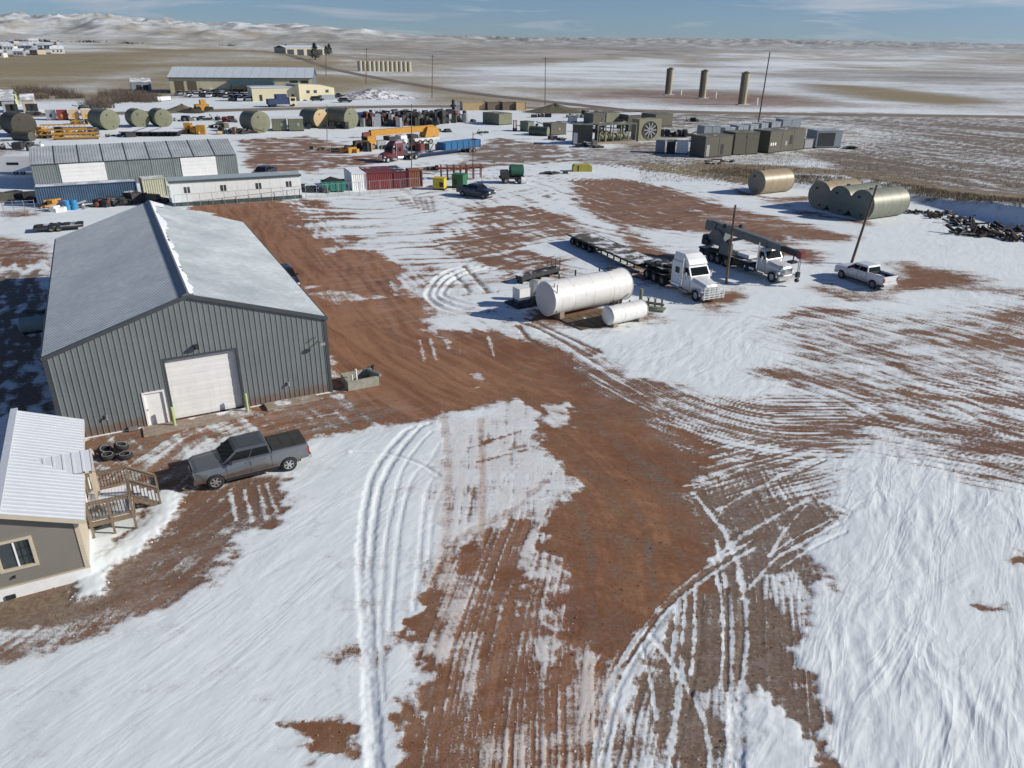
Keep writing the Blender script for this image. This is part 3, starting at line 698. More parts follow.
def ground_material():
    m = bpy.data.materials.new('yard_ground'); m.use_nodes = True
    n, l = m.node_tree.nodes, m.node_tree.links
    b = n['Principled BSDF']
    geo = n.new('ShaderNodeNewGeometry')
    P = geo.outputs['Position']
    def attr(k):
        a = n.new('ShaderNodeAttribute'); a.attribute_name = k; return a.outputs['Fac']
    def noise(sc, det=5, ro=0.6, vec=P, mp=None):
        t = n.new('ShaderNodeTexNoise'); t.inputs['Scale'].default_value = sc; t.inputs['Detail'].default_value = det; t.inputs['Roughness'].default_value = ro
        if mp:
            mm = n.new('ShaderNodeMapping'); mm.vector_type = 'TEXTURE'; mm.inputs['Rotation'].default_value = (0, 0, mp[0]); mm.inputs['Scale'].default_value = (mp[1], mp[2], 1)
            l.new(vec, mm.inputs['Vector']); vec = mm.outputs[0]
        l.new(vec, t.inputs['Vector']); return t.outputs['Fac']
    def math_(op, a, c=None, d=None):
        t = n.new('ShaderNodeMath'); t.operation = op
        for i, v in enumerate((a, c, d)):
            if v is None: continue
            if isinstance(v, (int, float)): t.inputs[i].default_value = v
            else: l.new(v, t.inputs[i])
        return t.outputs[0]
    def rng(v, a, c, lo=0.0, hi=1.0):
        t = n.new('ShaderNodeMapRange'); t.inputs['From Min'].default_value = a; t.inputs['From Max'].default_value = c
        t.inputs['To Min'].default_value = lo; t.inputs['To Max'].default_value = hi; l.new(v, t.inputs['Value']); return t.outputs[0]
    def mixc(f, c1, c2):
        t = n.new('ShaderNodeMixRGB')
        l.new(f, t.inputs['Fac'])
        for k, c in (('Color1', c1), ('Color2', c2)):
            if isinstance(c, tuple): t.inputs[k].default_value = (*c, 1)
            else: l.new(c, t.inputs[k])
        return t.outputs['Color']
    sn, tn, gr, st = attr('snow'), attr('tone'), attr('grass'), attr('stain')
    n1 = noise(0.9, 8, 0.68); n2 = noise(5.0, 6, 0.7); n3 = noise(0.12, 5, 0.6); n4 = noise(22.0, 3, 0.6)
    nb = noise(0.018, 6, 0.65)
    # snow cover, broken up at its edges
    e = math_('MULTIPLY_ADD', math_('SUBTRACT', n1, 0.5), 1.05, sn)
    e = math_('MULTIPLY_ADD', math_('SUBTRACT', n2, 0.5), 0.85, e)
    e = math_('MULTIPLY_ADD', math_('SUBTRACT', nb, 0.5), 0.35, e)
    n5 = noise(13.0, 4, 0.7)
    e = math_('MULTIPLY_ADD', math_('SUBTRACT', n5, 0.5), 0.45, e)
    nw = noise(1.0, 7, 0.66, mp=(0.06, 6.0, 1.4))
    e = math_('MULTIPLY_ADD', math_('SUBTRACT', nw, 0.5), 1.3, e)
    soft = attr('soft')
    nf = math_('MULTIPLY_ADD', noise(1.0, 8, 0.7, mp=(0.10, 300.0, 90.0)), 0.6, math_('MULTIPLY', noise(1.0, 6, 0.65, mp=(-0.15, 70.0, 34.0)), 0.4))
    e = math_('MULTIPLY_ADD', math_('MULTIPLY', math_('SUBTRACT', nf, 0.5), soft), 2.0, e)
    wd = math_('MULTIPLY_ADD', soft, 0.26, 0.16)
    cover = math_('SMOOTH_MIN', math_('MAXIMUM', math_('MULTIPLY_ADD', math_('DIVIDE', e, wd), 0.5, 0.45), 0.0), 1.0, 0.05)
    # bare ground
    red = mixc(rng(n1, 0.3, 0.7), (0.228, 0.109, 0.054), (0.340, 0.180, 0.093))
    red = mixc(rng(n3, 0.35, 0.65), red, (0.185, 0.078, 0.040))
    mud = mixc(rng(n2, 0.3, 0.7), (0.122, 0.104, 0.082), (0.255, 0.220, 0.175))
    tt = math_('MULTIPLY_ADD', math_('SUBTRACT', n1, 0.5), 0.8, tn)
    bare = mixc(rng(tt, 0.0, 1.0), red, mud)
    bare = mixc(rng(math_('SUBTRACT', math_('MULTIPLY', tn, -1.0), math_('MULTIPLY', n1, 0.0)), 0.05, 0.5, 0, 0.55), bare, (0.42, 0.230, 0.130))
    straw = mixc(rng(n1, 0.3, 0.7), (0.205, 0.168, 0.090), (0.390, 0.325, 0.185))
    gg = math_('MULTIPLY_ADD', math_('SUBTRACT', n1, 0.5), 0.9, gr)
    bare = mixc(rng(gg, 0.25, 0.85), bare, straw)
    bare = mixc(rng(n2, 0.62, 0.36, 0.0, 0.35), bare, (0.095, 0.043, 0.027))
    pebble = rng(n4, 0.60, 0.72, 0, 0.40)
    bare = mixc(pebble, bare, (0.34, 0.25, 0.18))
    dz = math_('MULTIPLY', attr('dusting'), rng(noise(1.0, 6, 0.7, mp=(0.5, 3.0, 0.9)), 0.45, 0.72))
    dz = math_('MULTIPLY', dz, rng(n5, 0.35, 0.62))
    bare = mixc(math_('MULTIPLY', dz, 0.75), bare, (0.66, 0.62, 0.60))
    # snow, dusty where driven on
    white = mixc(rng(n3, 0.3, 0.7), (0.705, 0.762, 0.768), (0.775, 0.82, 0.822))
    dirty = mixc(rng(n1, 0.3, 0.7), (0.46, 0.33, 0.245), (0.62, 0.50, 0.40))
    sf = math_('MULTIPLY_ADD', math_('SUBTRACT', n1, 0.5), 0.8, st)
    white = mixc(rng(sf, 0.12, 0.9, 0, 0.85), white, dirty)
    speck = math_('MULTIPLY', rng(n4, 0.70, 0.78), rng(n3, 0.45, 0.6))
    white = mixc(math_('MULTIPLY', speck, 0.55), white, (0.30, 0.23, 0.17))
    thin = rng(e, 0.45, 0.0, 0.0, 0.45)
    white = mixc(thin, white, bare)
    l.new(mixc(cover, bare, white), b.inputs['Base Color'])
    b.inputs['Roughness'].default_value = 0.85
    b.inputs['Specular IOR Level'].default_value = 0.25
    # relief
    def dn(sc, det, dist, mp):
        t = n.new('ShaderNodeTexNoise'); t.inputs['Scale'].default_value = sc; t.inputs['Detail'].default_value = det; t.inputs['Roughness'].default_value = 0.62; t.inputs['Distortion'].default_value = dist
        mm = n.new('ShaderNodeMapping'); mm.vector_type = 'TEXTURE'; mm.inputs['Rotation'].default_value = (0, 0, mp[0]); mm.inputs['Scale'].default_value = (mp[1], mp[2], 1)
        l.new(P, mm.inputs['Vector']); l.new(mm.outputs[0], t.inputs['Vector']); return t.outputs['Fac']
    wv = dn(1.0, 3, 0.6, (0.98, 6.5, 1.5)); wv2 = dn(1.0, 3, 0.6, (1.15, 3.2, 0.75)); wv3 = dn(1.0, 3, 0.8, (0.7, 6.0, 3.0)); wv4 = dn(1.0, 2, 0.8, (1.9, 1.6, 0.7))
    pat = rng(noise(0.09, 3, 0.5), 0.42, 0.62)
    cr_ = math_('MULTIPLY', math_('ABSOLUTE', math_('SUBTRACT', wv, 0.5)), -0.42)
    hgt = math_('MULTIPLY_ADD', wv2, 0.11, cr_)
    hgt = math_('MULTIPLY_ADD', wv4, math_('MULTIPLY', pat, 0.07), hgt)
    hgt = math_('MULTIPLY_ADD', wv3, 0.30, hgt)
    hgt = math_('MULTIPLY', hgt, math_('MULTIPLY', cover, attr('relief')))
    hgt = math_('MULTIPLY_ADD', n2, 0.018, hgt)
    hgt = math_('MULTIPLY_ADD', n1, 0.022, hgt)
    hgt = math_('MULTIPLY_ADD', cover, 0.015, hgt)
    bp = n.new('ShaderNodeBump'); bp.inputs['Strength'].default_value = 0.36; bp.inputs['Distance'].default_value = 1.0
    l.new(hgt, bp.inputs['Height']); l.new(bp.outputs[0], b.inputs['Normal'])
    return m
GROUND = ground_material()
g_me = grid_mesh('ground', GX, GY, GZ, {'snow': snow, 'tone': tone, 'grass': grass, 'stain': stain, 'soft': far, 'relief': relief, 'dusting': dusting})
g_me.materials.append(GROUND)
ground = bpy.data.objects.new('ground', g_me); COL.objects.link(ground)
tag(ground, 'snow-patched red-brown yard running out to the snowy ridges', kind='structure')
# the plain goes on all round, a little lower
pl = MB(); pl.box(-15000, 15000, -15000, 14500, -3.0, -2.6)
o = pl.build('plain', M('plain_snow_grass', (0.42, 0.38, 0.33), 0.9, var=0.3, scale=0.004)); tag(o, 'snow-dusted plain round the yard', kind='structure')
from mathutils.bvhtree import BVHTree
def zg(x, y):
    """ground height"""
    r = min(int(np.searchsorted(rows, y)), NR - 1)
    if r > 0 and y - rows[r - 1] < rows[r] - y: r -= 1
    c = (x / (0.82 * y + 14) + 1) / 2 * (NC - 1)
    return float(GZ[r, int(min(max(round(c), 0), NC - 1))])
def at(px, py, dz=0.0):
    p = G(px, py); p.z = zg(p.x, p.y) + dz
    return p
# ------------------------------------------------------------------ shared materials
m_siding = M('grey_steel_siding', (0.172, 0.196, 0.200), 0.55, 0.1, var=0.10, scale=0.5, dust=0.62, streak=0.22, stcol=(0.09, 0.095, 0.09))
m_trim = M('dark_grey_trim', (0.062, 0.070, 0.076), 0.5, 0.1, var=0.1)
m_white = M('white_paint', (0.78, 0.78, 0.76), 0.45, var=0.05)
m_doorw = M('white_door_steel', (0.76, 0.76, 0.74), 0.5, var=0.06, scale=0.8, streak=0.12)
m_conc = M('concrete', (0.36, 0.34, 0.31), 0.9, var=0.25, scale=3, bump=0.3)
m_conc_s = M('concrete_snowy', (0.29, 0.235, 0.185), 0.9, var=0.25, scale=3, snow=0.35)
m_blk = M('black_rubber', (0.018, 0.018, 0.019), 0.85, var=0.3, scale=5)
m_dark = M('dark_steel', (0.035, 0.036, 0.038), 0.6, 0.3, var=0.3, scale=3)
m_darks = M('dark_steel_snowy', (0.040, 0.040, 0.040), 0.65, 0.2, var=0.3, scale=3, snow=0.45, rust=0.3)
m_rim = M('alloy_rim', (0.62, 0.62, 0.62), 0.3, 0.8, var=0.1)
m_rimd = M('dull_steel_rim', (0.30, 0.29, 0.28), 0.5, 0.6, var=0.2)
m_glass = M('dark_glass', (0.012, 0.014, 0.016), 0.03, var=0.1)
m_glass.node_tree.nodes['Principled BSDF'].inputs['Specular IOR Level'].default_value = 0.18
m_glass2 = M('window_glass', (0.045, 0.06, 0.065), 0.12, var=0.3, scale=1.2)
m_chrome = M('chrome', (0.75, 0.75, 0.75), 0.18, 1.0, var=0.05)
m_redl = M('red_lens', (0.35, 0.02, 0.015), 0.25, var=0.1)
m_amber = M('amber_lens', (0.6, 0.2, 0.02), 0.3)
m_lamp = M('clear_lens', (0.75, 0.76, 0.78), 0.12, var=0.05)
m_wood = M('weathered_deck_wood', (0.185, 0.142, 0.100), 0.85, var=0.3, scale=6, bump=0.2)
m_pole = M('weathered_pole_wood', (0.13, 0.088, 0.060), 0.9, var=0.35, scale=5, bump=0.3)
m_galv = M('galvanised_steel', (0.42, 0.43, 0.44), 0.45, 0.7, var=0.15)
m_rustp = M('rusted_pipe', (0.21, 0.062, 0.034), 0.85, var=0.4, scale=4)
m_snow = M('lying_snow', (0.77, 0.79, 0.82), 0.8, var=0.05, scale=1.5, bump=0.35)
m_lgreen = M('pale_green_paint', (0.42, 0.50, 0.22), 0.6, var=0.1)

def frost_roof(name, base, frost, ridge_band, seed, lo=0.55):
    """metal roofing with rime on it; the panel runs down its own +x from the ridge"""
    m = bpy.data.materials.new(name); m.use_nodes = True
    n, l = m.node_tree.nodes, m.node_tree.links; b = n['Principled BSDF']
    b.inputs['Roughness'].default_value = 0.5; b.inputs['Metallic'].default_value = 0.0
    ge = n.new('ShaderNodeNewGeometry'); tc = n.new('ShaderNodeTexCoord'); sp = n.new('ShaderNodeSeparateXYZ'); l.new(tc.outputs['Object'], sp.inputs[0])
    a = n.new('ShaderNodeTexNoise'); a.inputs['Scale'].default_value = 0.28; a.inputs['Detail'].default_value = 7; a.inputs['Roughness'].default_value = 0.62
    mp = n.new('ShaderNodeMapping'); mp.inputs['Location'].default_value = (seed, 3 * seed, 0); l.new(ge.outputs['Position'], mp.inputs['Vector']); l.new(mp.outputs[0], a.inputs['Vector'])
    f = n.new('ShaderNodeTexNoise'); f.inputs['Scale'].default_value = 2.2; f.inputs['Detail'].default_value = 5; l.new(ge.outputs['Position'], f.inputs['Vector'])
    def mr(v, a0, a1, lo, hi):
        t = n.new('ShaderNodeMapRange'); t.inputs['From Min'].default_value = a0; t.inputs['From Max'].default_value = a1
        t.inputs['To Min'].default_value = lo; t.inputs['To Max'].default_value = hi; l.new(v, t.inputs['Value']); return t.outputs[0]
    def mt(op, x, y):
        t = n.new('ShaderNodeMath'); t.operation = op
        for i, v in enumerate((x, y)):
            if isinstance(v, float): t.inputs[i].default_value = v
            else: l.new(v, t.inputs[i])
        return t.outputs[0]
    rime = mt('MULTIPLY', mr(a.outputs['Fac'], 0.28, 0.72, lo, 1.0), frost)
    rime = mt('MULTIPLY', rime, mr(f.outputs['Fac'], 0.3, 0.7, 0.7, 1.15))
    mx = n.new('ShaderNodeMixRGB'); mx.inputs['Color1'].default_value = (*base, 1); mx.inputs['Color2'].default_value = (0.66, 0.70, 0.73, 1); l.new(rime, mx.inputs['Fac'])
    cur = mx.outputs['Color']
    if ridge_band:
        band = mt('MULTIPLY_ADD' if False else 'ADD', sp.outputs['X'], mr(a.outputs['Fac'], 0.3, 0.7, ridge_band * 0.9, -ridge_band * 1.6))
        bf = mr(band, -ridge_band * 0.4, ridge_band * 0.5, 1.0, 0.0)
        m2 = n.new('ShaderNodeMixRGB'); l.new(bf, m2.inputs['Fac']); l.new(cur, m2.inputs['Color1']); m2.inputs['Color2'].default_value = (0.80, 0.82, 0.85, 1); cur = m2.outputs['Color']
    l.new(cur, b.inputs['Base Color'])
    return m

def rib_poly(w, z0, rib=0.03, n=3, base=0.0):
    """one sheet's cross-section: list of (across, proud)"""
    p = []; s = w / n
    for k in range(n):
        o = k * s
        p += [(o + 0.0, base), (o + s * 0.34, base), (o + s * 0.41, base + rib), (o + s * 0.57, base + rib), (o + s * 0.64, base)]
    p.append((w, base))
    return p

# ------------------------------------------------------------------ big grey metal building
AZ = R(27.8)
B0 = G(331.3, 392.2)
BW, BL, BE, BR = 15.24, 29.7, 5.19, 7.70
def bworld(x, y, z=0.0):
    c, s = math.cos(AZ), math.sin(AZ)
    return Vector((B0.x + c * x - s * y, B0.y + s * x + c * y, z))
barn = thing('metal_building', 'long grey ribbed-steel shop building with white overhead door and frosted gable roof', 'building', (B0.x, B0.y, 0), AZ)
def btop(x):  # gable height at local x
    return BE + (BR - BE) * (1 - abs(x + BW / 2) / (BW / 2)) - 0.05
S_ = 0.3048
OD = (-31 * S_, -18 * S_, 3.96)   # overhead door opening
MD = (-36 * S_, -32.0 * S_, 2.20)
for p in range(17):
    mb = MB()
    for k in range(3):
        i = p * 3 + k
        if i >= 50: break
        x1, x0 = -i * S_, -(i + 1) * S_
        zb = 0.06
        if OD[0] - 0.01 <= x0 and x1 <= OD[1] + 0.01: zb = OD[2]
        if MD[0] - 0.01 <= x0 and x1 <= MD[1] + 0.01: zb = MD[2]
        prof = [(0, 0), (0.36, 0), (0.42, 0.034), (0.56, 0.034), (0.62, 0), (1, 0)]
        for (a, pa), (b_, pb) in zip(prof[:-1], prof[1:]):
            xa, xb = x1 - a * S_, x1 - b_ * S_
            mb.face([(xb, -pb, zb), (xa, -pa, zb), (xa, -pa, btop(xa)), (xb, -pb, btop(xb))])
    mb.build('wall_panel', m_siding, barn)
for xs, sg in ((0, 1), (-BW, -1)):
    sw = MB()
    for i in range(97):
        y0 = 0.05 + i * S_
        sw.face([(xs, y0, 0.05), (xs, y0 + 0.18, 0.05), (xs, y0 + 0.18, BE), (xs, y0, BE)])
        sw.face([(xs + sg * 0.03, y0 + 0.20, 0.05), (xs + sg * 0.03, y0 + 0.29, 0.05), (xs + sg * 0.03, y0 + 0.29, BE), (xs + sg * 0.03, y0 + 0.20, BE)])
        sw.face([(xs, y0 + 0.18, 0.05), (xs + sg * 0.03, y0 + 0.20, 0.05), (xs + sg * 0.03, y0 + 0.20, BE), (xs, y0 + 0.18, BE)])
        sw.face([(xs + sg * 0.03, y0 + 0.29, 0.05), (xs, y0 + S_, 0.05), (xs, y0 + S_, BE), (xs + sg * 0.03, y0 + 0.29, BE)])
    sw.build('side_wall', m_siding, barn)
MB().mesh([(0, BL, 0), (-BW, BL, 0), (-BW, BL, BE), (-BW / 2, BL, BR - 0.03), (0, BL, BE)], [(0, 1, 2, 3, 4)]).build('rear_wall', m_siding, barn)
m_rl = frost_roof('frosted_roof_metal_west', (0.185, 0.235, 0.262), 0.50, 0.0, 4.0)
m_rr = frost_roof('frosted_roof_metal_east', (0.185, 0.235, 0.250), 0.66, 0.30, 1.0, 0.30)
sl = math.hypot(BW / 2 + 0.12, BR - BE); PA = math.atan2(BR - BE, BW / 2)
NP = 33; pw = (BL + 0.24) / NP
for side, mat_ in ((1, m_rr), (-1, m_rl)):
    mb = MB()
    pr = rib_poly(pw, 0, 0.032)
    for (a, pa), (b_, pb) in zip(pr[:-1], pr[1:]):
        mb.face([(0, a, pa), (sl, a, pa), (sl, b_, pb), (0, b_, pb)])
    me = mb.data('roof_panel'); me.materials.append(mat_)
    for k in range(NP):
        if side > 0: share('roof_panel', me, barn, (-BW / 2, -0.12 + k * pw, BR + 0.03), (0, PA, 0))
        else: share('roof_panel', me, barn, (-BW / 2, -0.12 + (k + 1) * pw, BR + 0.03), (0, PA, math.pi))
rc = MB()
rc.face([(-BW / 2 - 0.34, -0.16, BR - 0.02), (-BW / 2, -0.16, BR + 0.16), (-BW / 2, BL + 0.14, BR + 0.16), (-BW / 2 - 0.34, BL + 0.14, BR - 0.02)])
rc.face([(-BW / 2 + 0.34, -0.16, BR - 0.02), (-BW / 2, -0.16, BR + 0.16), (-BW / 2, BL + 0.14, BR + 0.16), (-BW / 2 + 0.34, BL + 0.14, BR - 0.02)])
rc.face([(-BW / 2 - 0.34, -0.16, BR - 0.02), (-BW / 2, -0.16, BR + 0.16), (-BW / 2 + 0.34, -0.16, BR - 0.02)])
rc.build('ridge_cap', M('ridge_cap_steel', (0.13, 0.15, 0.165), 0.5, 0.1, var=0.15, snow=0.0), barn)
# ragged snow lying along the lee of the ridge
sn = MB(); random.seed(3); yy = -0.1
vs, fs = [], []
nn = 90
for k in range(nn + 1):
    y = -0.1 + (BL + 0.1) * k / nn
    w = 0.12 + 0.18 * abs(math.sin(k * 0.37) * math.sin(k * 0.11 + 1)) + 0.14 * random.random() + (0.7 if k > 84 else 0) + (0.25 if 55 < k < 70 else 0)
    h = 0.02 + 0.03 * random.random()
    zt = lambda d: BR + 0.095 - d * math.tan(PA)
    x0 = -BW / 2 + 0.10
    vs += [(x0, y, zt(0.10) + 0.07), (x0 + w * 0.5, y, zt(0.10 + w * 0.5) + h), (x0 + w, y, zt(0.10 + w))]
for k in range(nn):
    for j in (0, 1): fs.append((k * 3 + j, k * 3 + j + 1, k * 3 + 4 + j, k * 3 + 3 + j))
sn.mesh(vs, fs, True).build('ridge_snow', m_snow, barn)
for sg, nm in ((1, 'rake_trim'), (-1, 'rake_trim')):
    t = MB(); x1 = -BW / 2 + sg * (BW / 2 + 0.14)
    t.bar((-BW / 2, -0.09, BR - 0.06), (x1, -0.09, BE - 0.06), 0.16, 0.20); t.build(nm, m_trim, barn)
    g_ = MB(); g_.box(x1 - 0.08, x1 + 0.08, -0.05, BL + 0.1, BE - 0.20, BE - 0.04); g_.build('gutter', m_trim, barn)
    c = MB(); xx = 0 if sg > 0 else -BW; c.box(xx - 0.10, xx + 0.10, -0.06, 0.10, 0.04, BE - 0.1); c.build('corner_trim', m_trim, barn)
ds = MB(); ds.box(0.05, 0.15, 0.15, 0.28, 0.15, BE - 0.2); ds.build('downspout', m_trim, barn)
for a, b_ in ((-BW, MD[0]), (OD[1] + 0.12, 0)): MB().box(a, b_, -0.05, 0.0, 0.0, 0.07).build('base_trim', m_white, barn)
# overhead door: recessed leaf of six sections
jm = MB(); rec = 0.30
jm.box(OD[0] - 0.12, OD[0], -0.045, rec, 0.0, OD[2]); jm.box(OD[1], OD[1] + 0.12, -0.045, rec, 0.0, OD[2]); jm.box(OD[0] - 0.12, OD[1] + 0.12, -0.048, rec, OD[2] + 0.001, OD[2] + 0.12)
jm.build('door_jamb', m_trim, barn)
odoor = MB(); odoor.box(OD[0], OD[1], rec, rec + 0.04, 0.0, OD[2]); odoor = odoor.build('overhead_door', m_doorw, barn)
for k in range(7):
    h = OD[2] / 7
    sct = MB(); sct.box(OD[0] + 0.01, OD[1] - 0.01, rec - 0.045, rec - 0.002, k * h + 0.004, (k + 1) * h - 0.004)
    sct.box(OD[0] + 0.01, OD[1] - 0.01, rec - 0.055, rec - 0.045, k * h + 0.2, (k + 1) * h - 0.2); sct.build('door_section', m_doorw, odoor)
sl_ = MB(); sl_.box(OD[0], OD[1], rec - 0.07, rec - 0.057, 0.02, 0.07); sl_.build('bottom_seal', m_dark, odoor)
md = MB(); md.box(MD[0] + 0.10, MD[1] - 0.10, 0.06, 0.10, 0.05, 2.10); mdo = md.build('entry_door', m_white, barn)
MB().box(MD[0] + 0.16, MD[0] + 0.20, 0.02, 0.06, 1.0, 1.12).build('door_handle', m_chrome, mdo)
fr = MB(); fr.box(MD[0], MD[0] + 0.10, -0.05, 0.10, 0.02, 2.20); fr.box(MD[1] - 0.10, MD[1], -0.05, 0.10, 0.02, 2.20); fr.box(MD[0] + 0.1, MD[1] - 0.1, -0.05, 0.10, 2.10, 2.20); fr.build('door_frame', m_white, mdo)
MB().box(MD[0] + 0.1, MD[1] - 0.1, -0.05, 0.06, 0.0, 0.05).build('door_sill', m_conc, mdo)
for x, z, kind in ((-7.62, 4.56, 'pack'), (-0.5, 3.68, 'flood'), (-2.66, 1.19, 'box'), (-12.96, 1.16, 'box')):
    q = MB()
    if kind == 'pack':
        q.box(x - 0.14, x + 0.14, -0.30, -0.03, z - 0.12, z + 0.12); q.cyl((x, -0.25, z + 0.02), (x - 0.02, -0.45, z + 0.10), 0.09, 10); q.build('wall_light', m_dark, barn)
    elif kind == 'flood':
        q.cyl((x, -0.03, z), (x + 0.1, -0.55, z + 0.02), 0.035, 8); q.cbox(x + 0.1, -0.62, z, 0.32, 0.16, 0.18); q.cyl((x - 0.25, -0.03, z + 0.28), (x - 0.2, -0.40, z + 0.32), 0.03, 8); q.build('floodlight', m_galv, barn)
    else:
        q.cyl((x, -0.03, z), (x, -0.26, z + 0.02), 0.05, 8); q.box(x - 0.07, x + 0.07, -0.12, -0.03, z - 0.1, z + 0.1); q.cyl((x, -0.22, z), (x, -0.26, z - 0.12), 0.03, 8); q.build('wall_outlet', m_galv, barn)
MB().box(-12.0, -11.5, -0.28, -0.06, 0.05, 0.25).build('meter_box', m_galv, barn)
# apron and steps in front
ap = MB(); ap.prism([(MD[0] - 0.3, -1.35), (OD[1] + 0.35, -1.25), (OD[1] + 0.35, -0.06), (MD[0] - 0.3, -0.06)], 0.0, 0.085, 'z')
o = ap.build('concrete_apron', m_conc_s, None, (B0.x, B0.y, 0), AZ); tag(o, 'thin concrete slab below the white overhead door', 'concrete slab')
ap = MB(); ap.prism([(-4.25, -1.0), (-1.05, -0.85), (-1.05, -0.08), (-4.3, -0.08)], 0.0, 0.16, 'z')
o = ap.build('concrete_pad', m_conc_s, None, (B0.x, B0.y, 0), AZ); tag(o, 'snow-dusted low concrete pad against the wall, right of the overhead door', 'concrete pad')
for x, w_ in ((OD[1] + 0.12, 'right'), (OD[0] - 0.10, 'left')):
    t = thing('bollard', 'pale green steel bollard at the %s jamb of the overhead door' % w_, 'bollard', bworld(x, -0.62), AZ, 'bollards guarding the overhead door')
    MB().cyl((0, 0, 0), (0, 0, 1.22), 0.085, 14, dome=0.05, caps=(0, 1)).build('post', m_lgreen, t)
    MB().cyl((0, 0, 0.0), (0, 0, 0.1), 0.16, 14).build('footing', m_conc, t)
# block-walled pit beside the right corner
pit = thing('concrete_box', 'open concrete-walled box with upright white pipe at the building corner', 'concrete box', bworld(1.05, -0.35), AZ)
for a, b_, c, d in ((0, 2.1, 0, 0.22), (0, 0.22, 0.22, 1.7), (1.88, 2.1, 0.22, 2.0), (0.22, 1.88, 1.5, 1.7)):
    MB().box(a, b_, c, d, 0, 0.62).build('wall_slab', M('old_concrete', (0.33, 0.33, 0.27), 0.9, var=0.25, scale=3, snow=0.15), pit)
MB().box(0.22, 1.88, 0.22, 1.5, 0, 0.06).build('pit_floor', m_blk, pit)
MB().cyl((0.75, 0.55, 0), (0.72, 0.5, 1.25), 0.07, 10).cyl((0.55, 0.9, 0), (0.55, 0.9, 0.75), 0.05, 8).build('standpipe', m_white, pit)
MB().bar((1.75, 1.5, 0.68), (2.25, 0.1, 0.70), 0.16).build('timber', m_galv, pit)
cl = MB(); cl.cyl((2.15, 1.85, 0.2), (2.25, 1.75, 0.75), 0.12, 8); cl.build('valve', m_dark, pit)

# ------------------------------------------------------------------ house at lower left
H0 = G(92, 577)
def hworld(x, y, z=0.0):
    c, s = math.cos(AZ), math.sin(AZ)
    return Vector((H0.x + c * x - s * y, H0.y + s * x + c * y, z))
house = thing('small_house', 'taupe-sided small house with white ribbed metal roof and snowy skirting', 'house', (H0.x, H0.y, 0), AZ)
HW, HL, HE = 5.0, 9.45, 2.86
m_hs = M('taupe_lap_siding', (0.182, 0.170, 0.146), 0.75, var=0.06, scale=0.8)
m_hs2 = M('cream_trim', (0.50, 0.44, 0.33), 0.65, var=0.07)
m_skirt = M('white_skirting', (0.76, 0.77, 0.76), 0.7, var=0.06)
def hroof(x): return 3.0 + (0.32 - abs(x + 2.5) + 2.5) * 0.41
nb = 15
for k in range(nb):      # lap boards on the gable wall
    z0 = 0.58 + k * (HE - 0.58) / nb; z1 = z0 + (HE - 0.58) / nb
    segs = [(-HW, -0.0)] if (z1 <= 1.34 or z0 >= 2.66) else [(-HW, -2.98), (-1.70, 0.0)]
    for a, b_ in segs:
        w = MB(); w.face([(a, -0.035, z0), (b_, -0.035, z0), (b_, -0.012, z1 + 0.004), (a, -0.012, z1 + 0.004)]); w.face([(a, -0.035, z0), (b_, -0.035, z0), (b_, -0.01, z0), (a, -0.01, z0)])
        w.build('siding_board', m_hs, house)
MB().mesh([(-HW, -0.012, HE), (0, -0.012, HE), (0, -0.012, hroof(0) - 0.08), (-2.5, -0.012, hroof(-2.5) - 0.08), (-HW, -0.012, hroof(-HW) - 0.08)], [(0, 1, 2, 3, 4)]).build('gable_end', m_hs, house)
rw = MB()
rw.box(-0.04, 0.0, 0, HL, 0.58, HE); rw.box(-HW, -HW + 0.04, 0.0, HL, 0.58, HE); rw.box(-HW + 0.04, -0.04, HL - 0.04, HL, 0.58, HE); rw.build('side_wall', m_hs2, house)
MB().box(-0.14, 0.03, -0.06, 0.10, 0.58, HE).build('corner_board', m_hs2, house)
MB().box(-HW - 0.02, 0.05, -0.09, 0.0, 0.0, 0.58).box(-0.02, 0.05, 0.0, HL, 0.0, 0.58).build('skirting', m_skirt, house)
MB().box(-HW - 0.03, 0.06, -0.10, -0.03, 0.56, 0.61).build('skirt_rail', m_hs2, house)
MB().box(-HW, 0, 0.08, HL, 0.56, 0.62).build('floor_frame', m_dark, house)
wi = MB(); wi.box(-2.92, -1.76, 0.02, 0.05, 1.38, 2.62); win = wi.build('window', m_glass2, house)
wf = MB()
for b_ in ((-3.02, -1.66, 2.60, 2.72), (-3.02, -1.66, 1.28, 1.40), (-3.02, -2.90, 1.40, 2.60), (-1.78, -1.66, 1.40, 2.60)): wf.box(b_[0], b_[1], -0.07, 0.02, b_[2], b_[3])
wf.build('window_frame', m_hs2, win)
MB().box(-2.37, -2.31, -0.02, 0.02, 1.40, 2.60).build('mullion', m_white, win)
mu = MB()
for z in (1.8, 2.2): mu.box(-2.31, -1.78, 0.0, 0.018, z - 0.012, z + 0.012)
for x in (-2.13, -1.95): mu.box(x - 0.012, x + 0.012, 0.001, 0.0185, 1.4, 2.6)
mu.build('muntin', m_dark, win)
MB().cyl((-2.6, -0.04, 1.02), (-2.6, -0.14, 1.0), 0.05, 8).build('hose_tap', m_dark, house)
MB().box(-3.1, -2.75, -0.16, -0.04, 0.05, 0.22).build('crawl_vent', m_dark, house)
m_hr = frost_roof('white_house_roof', (0.46, 0.49, 0.53), 0.55, 0.0, 9.0)
hpw = 10.06 / 11; hsl = math.hypot(2.82, 2.82 * 0.41); HPA = math.atan(0.41)
mb = MB(); pr = rib_poly(hpw, 0, 0.035)
for (a, pa), (b_, pb) in zip(pr[:-1], pr[1:]): mb.face([(0, a, pa), (hsl, a, pa), (hsl, b_, pb), (0, b_, pb)])
hme = mb.data('roof_panel'); hme.materials.append(m_hr)
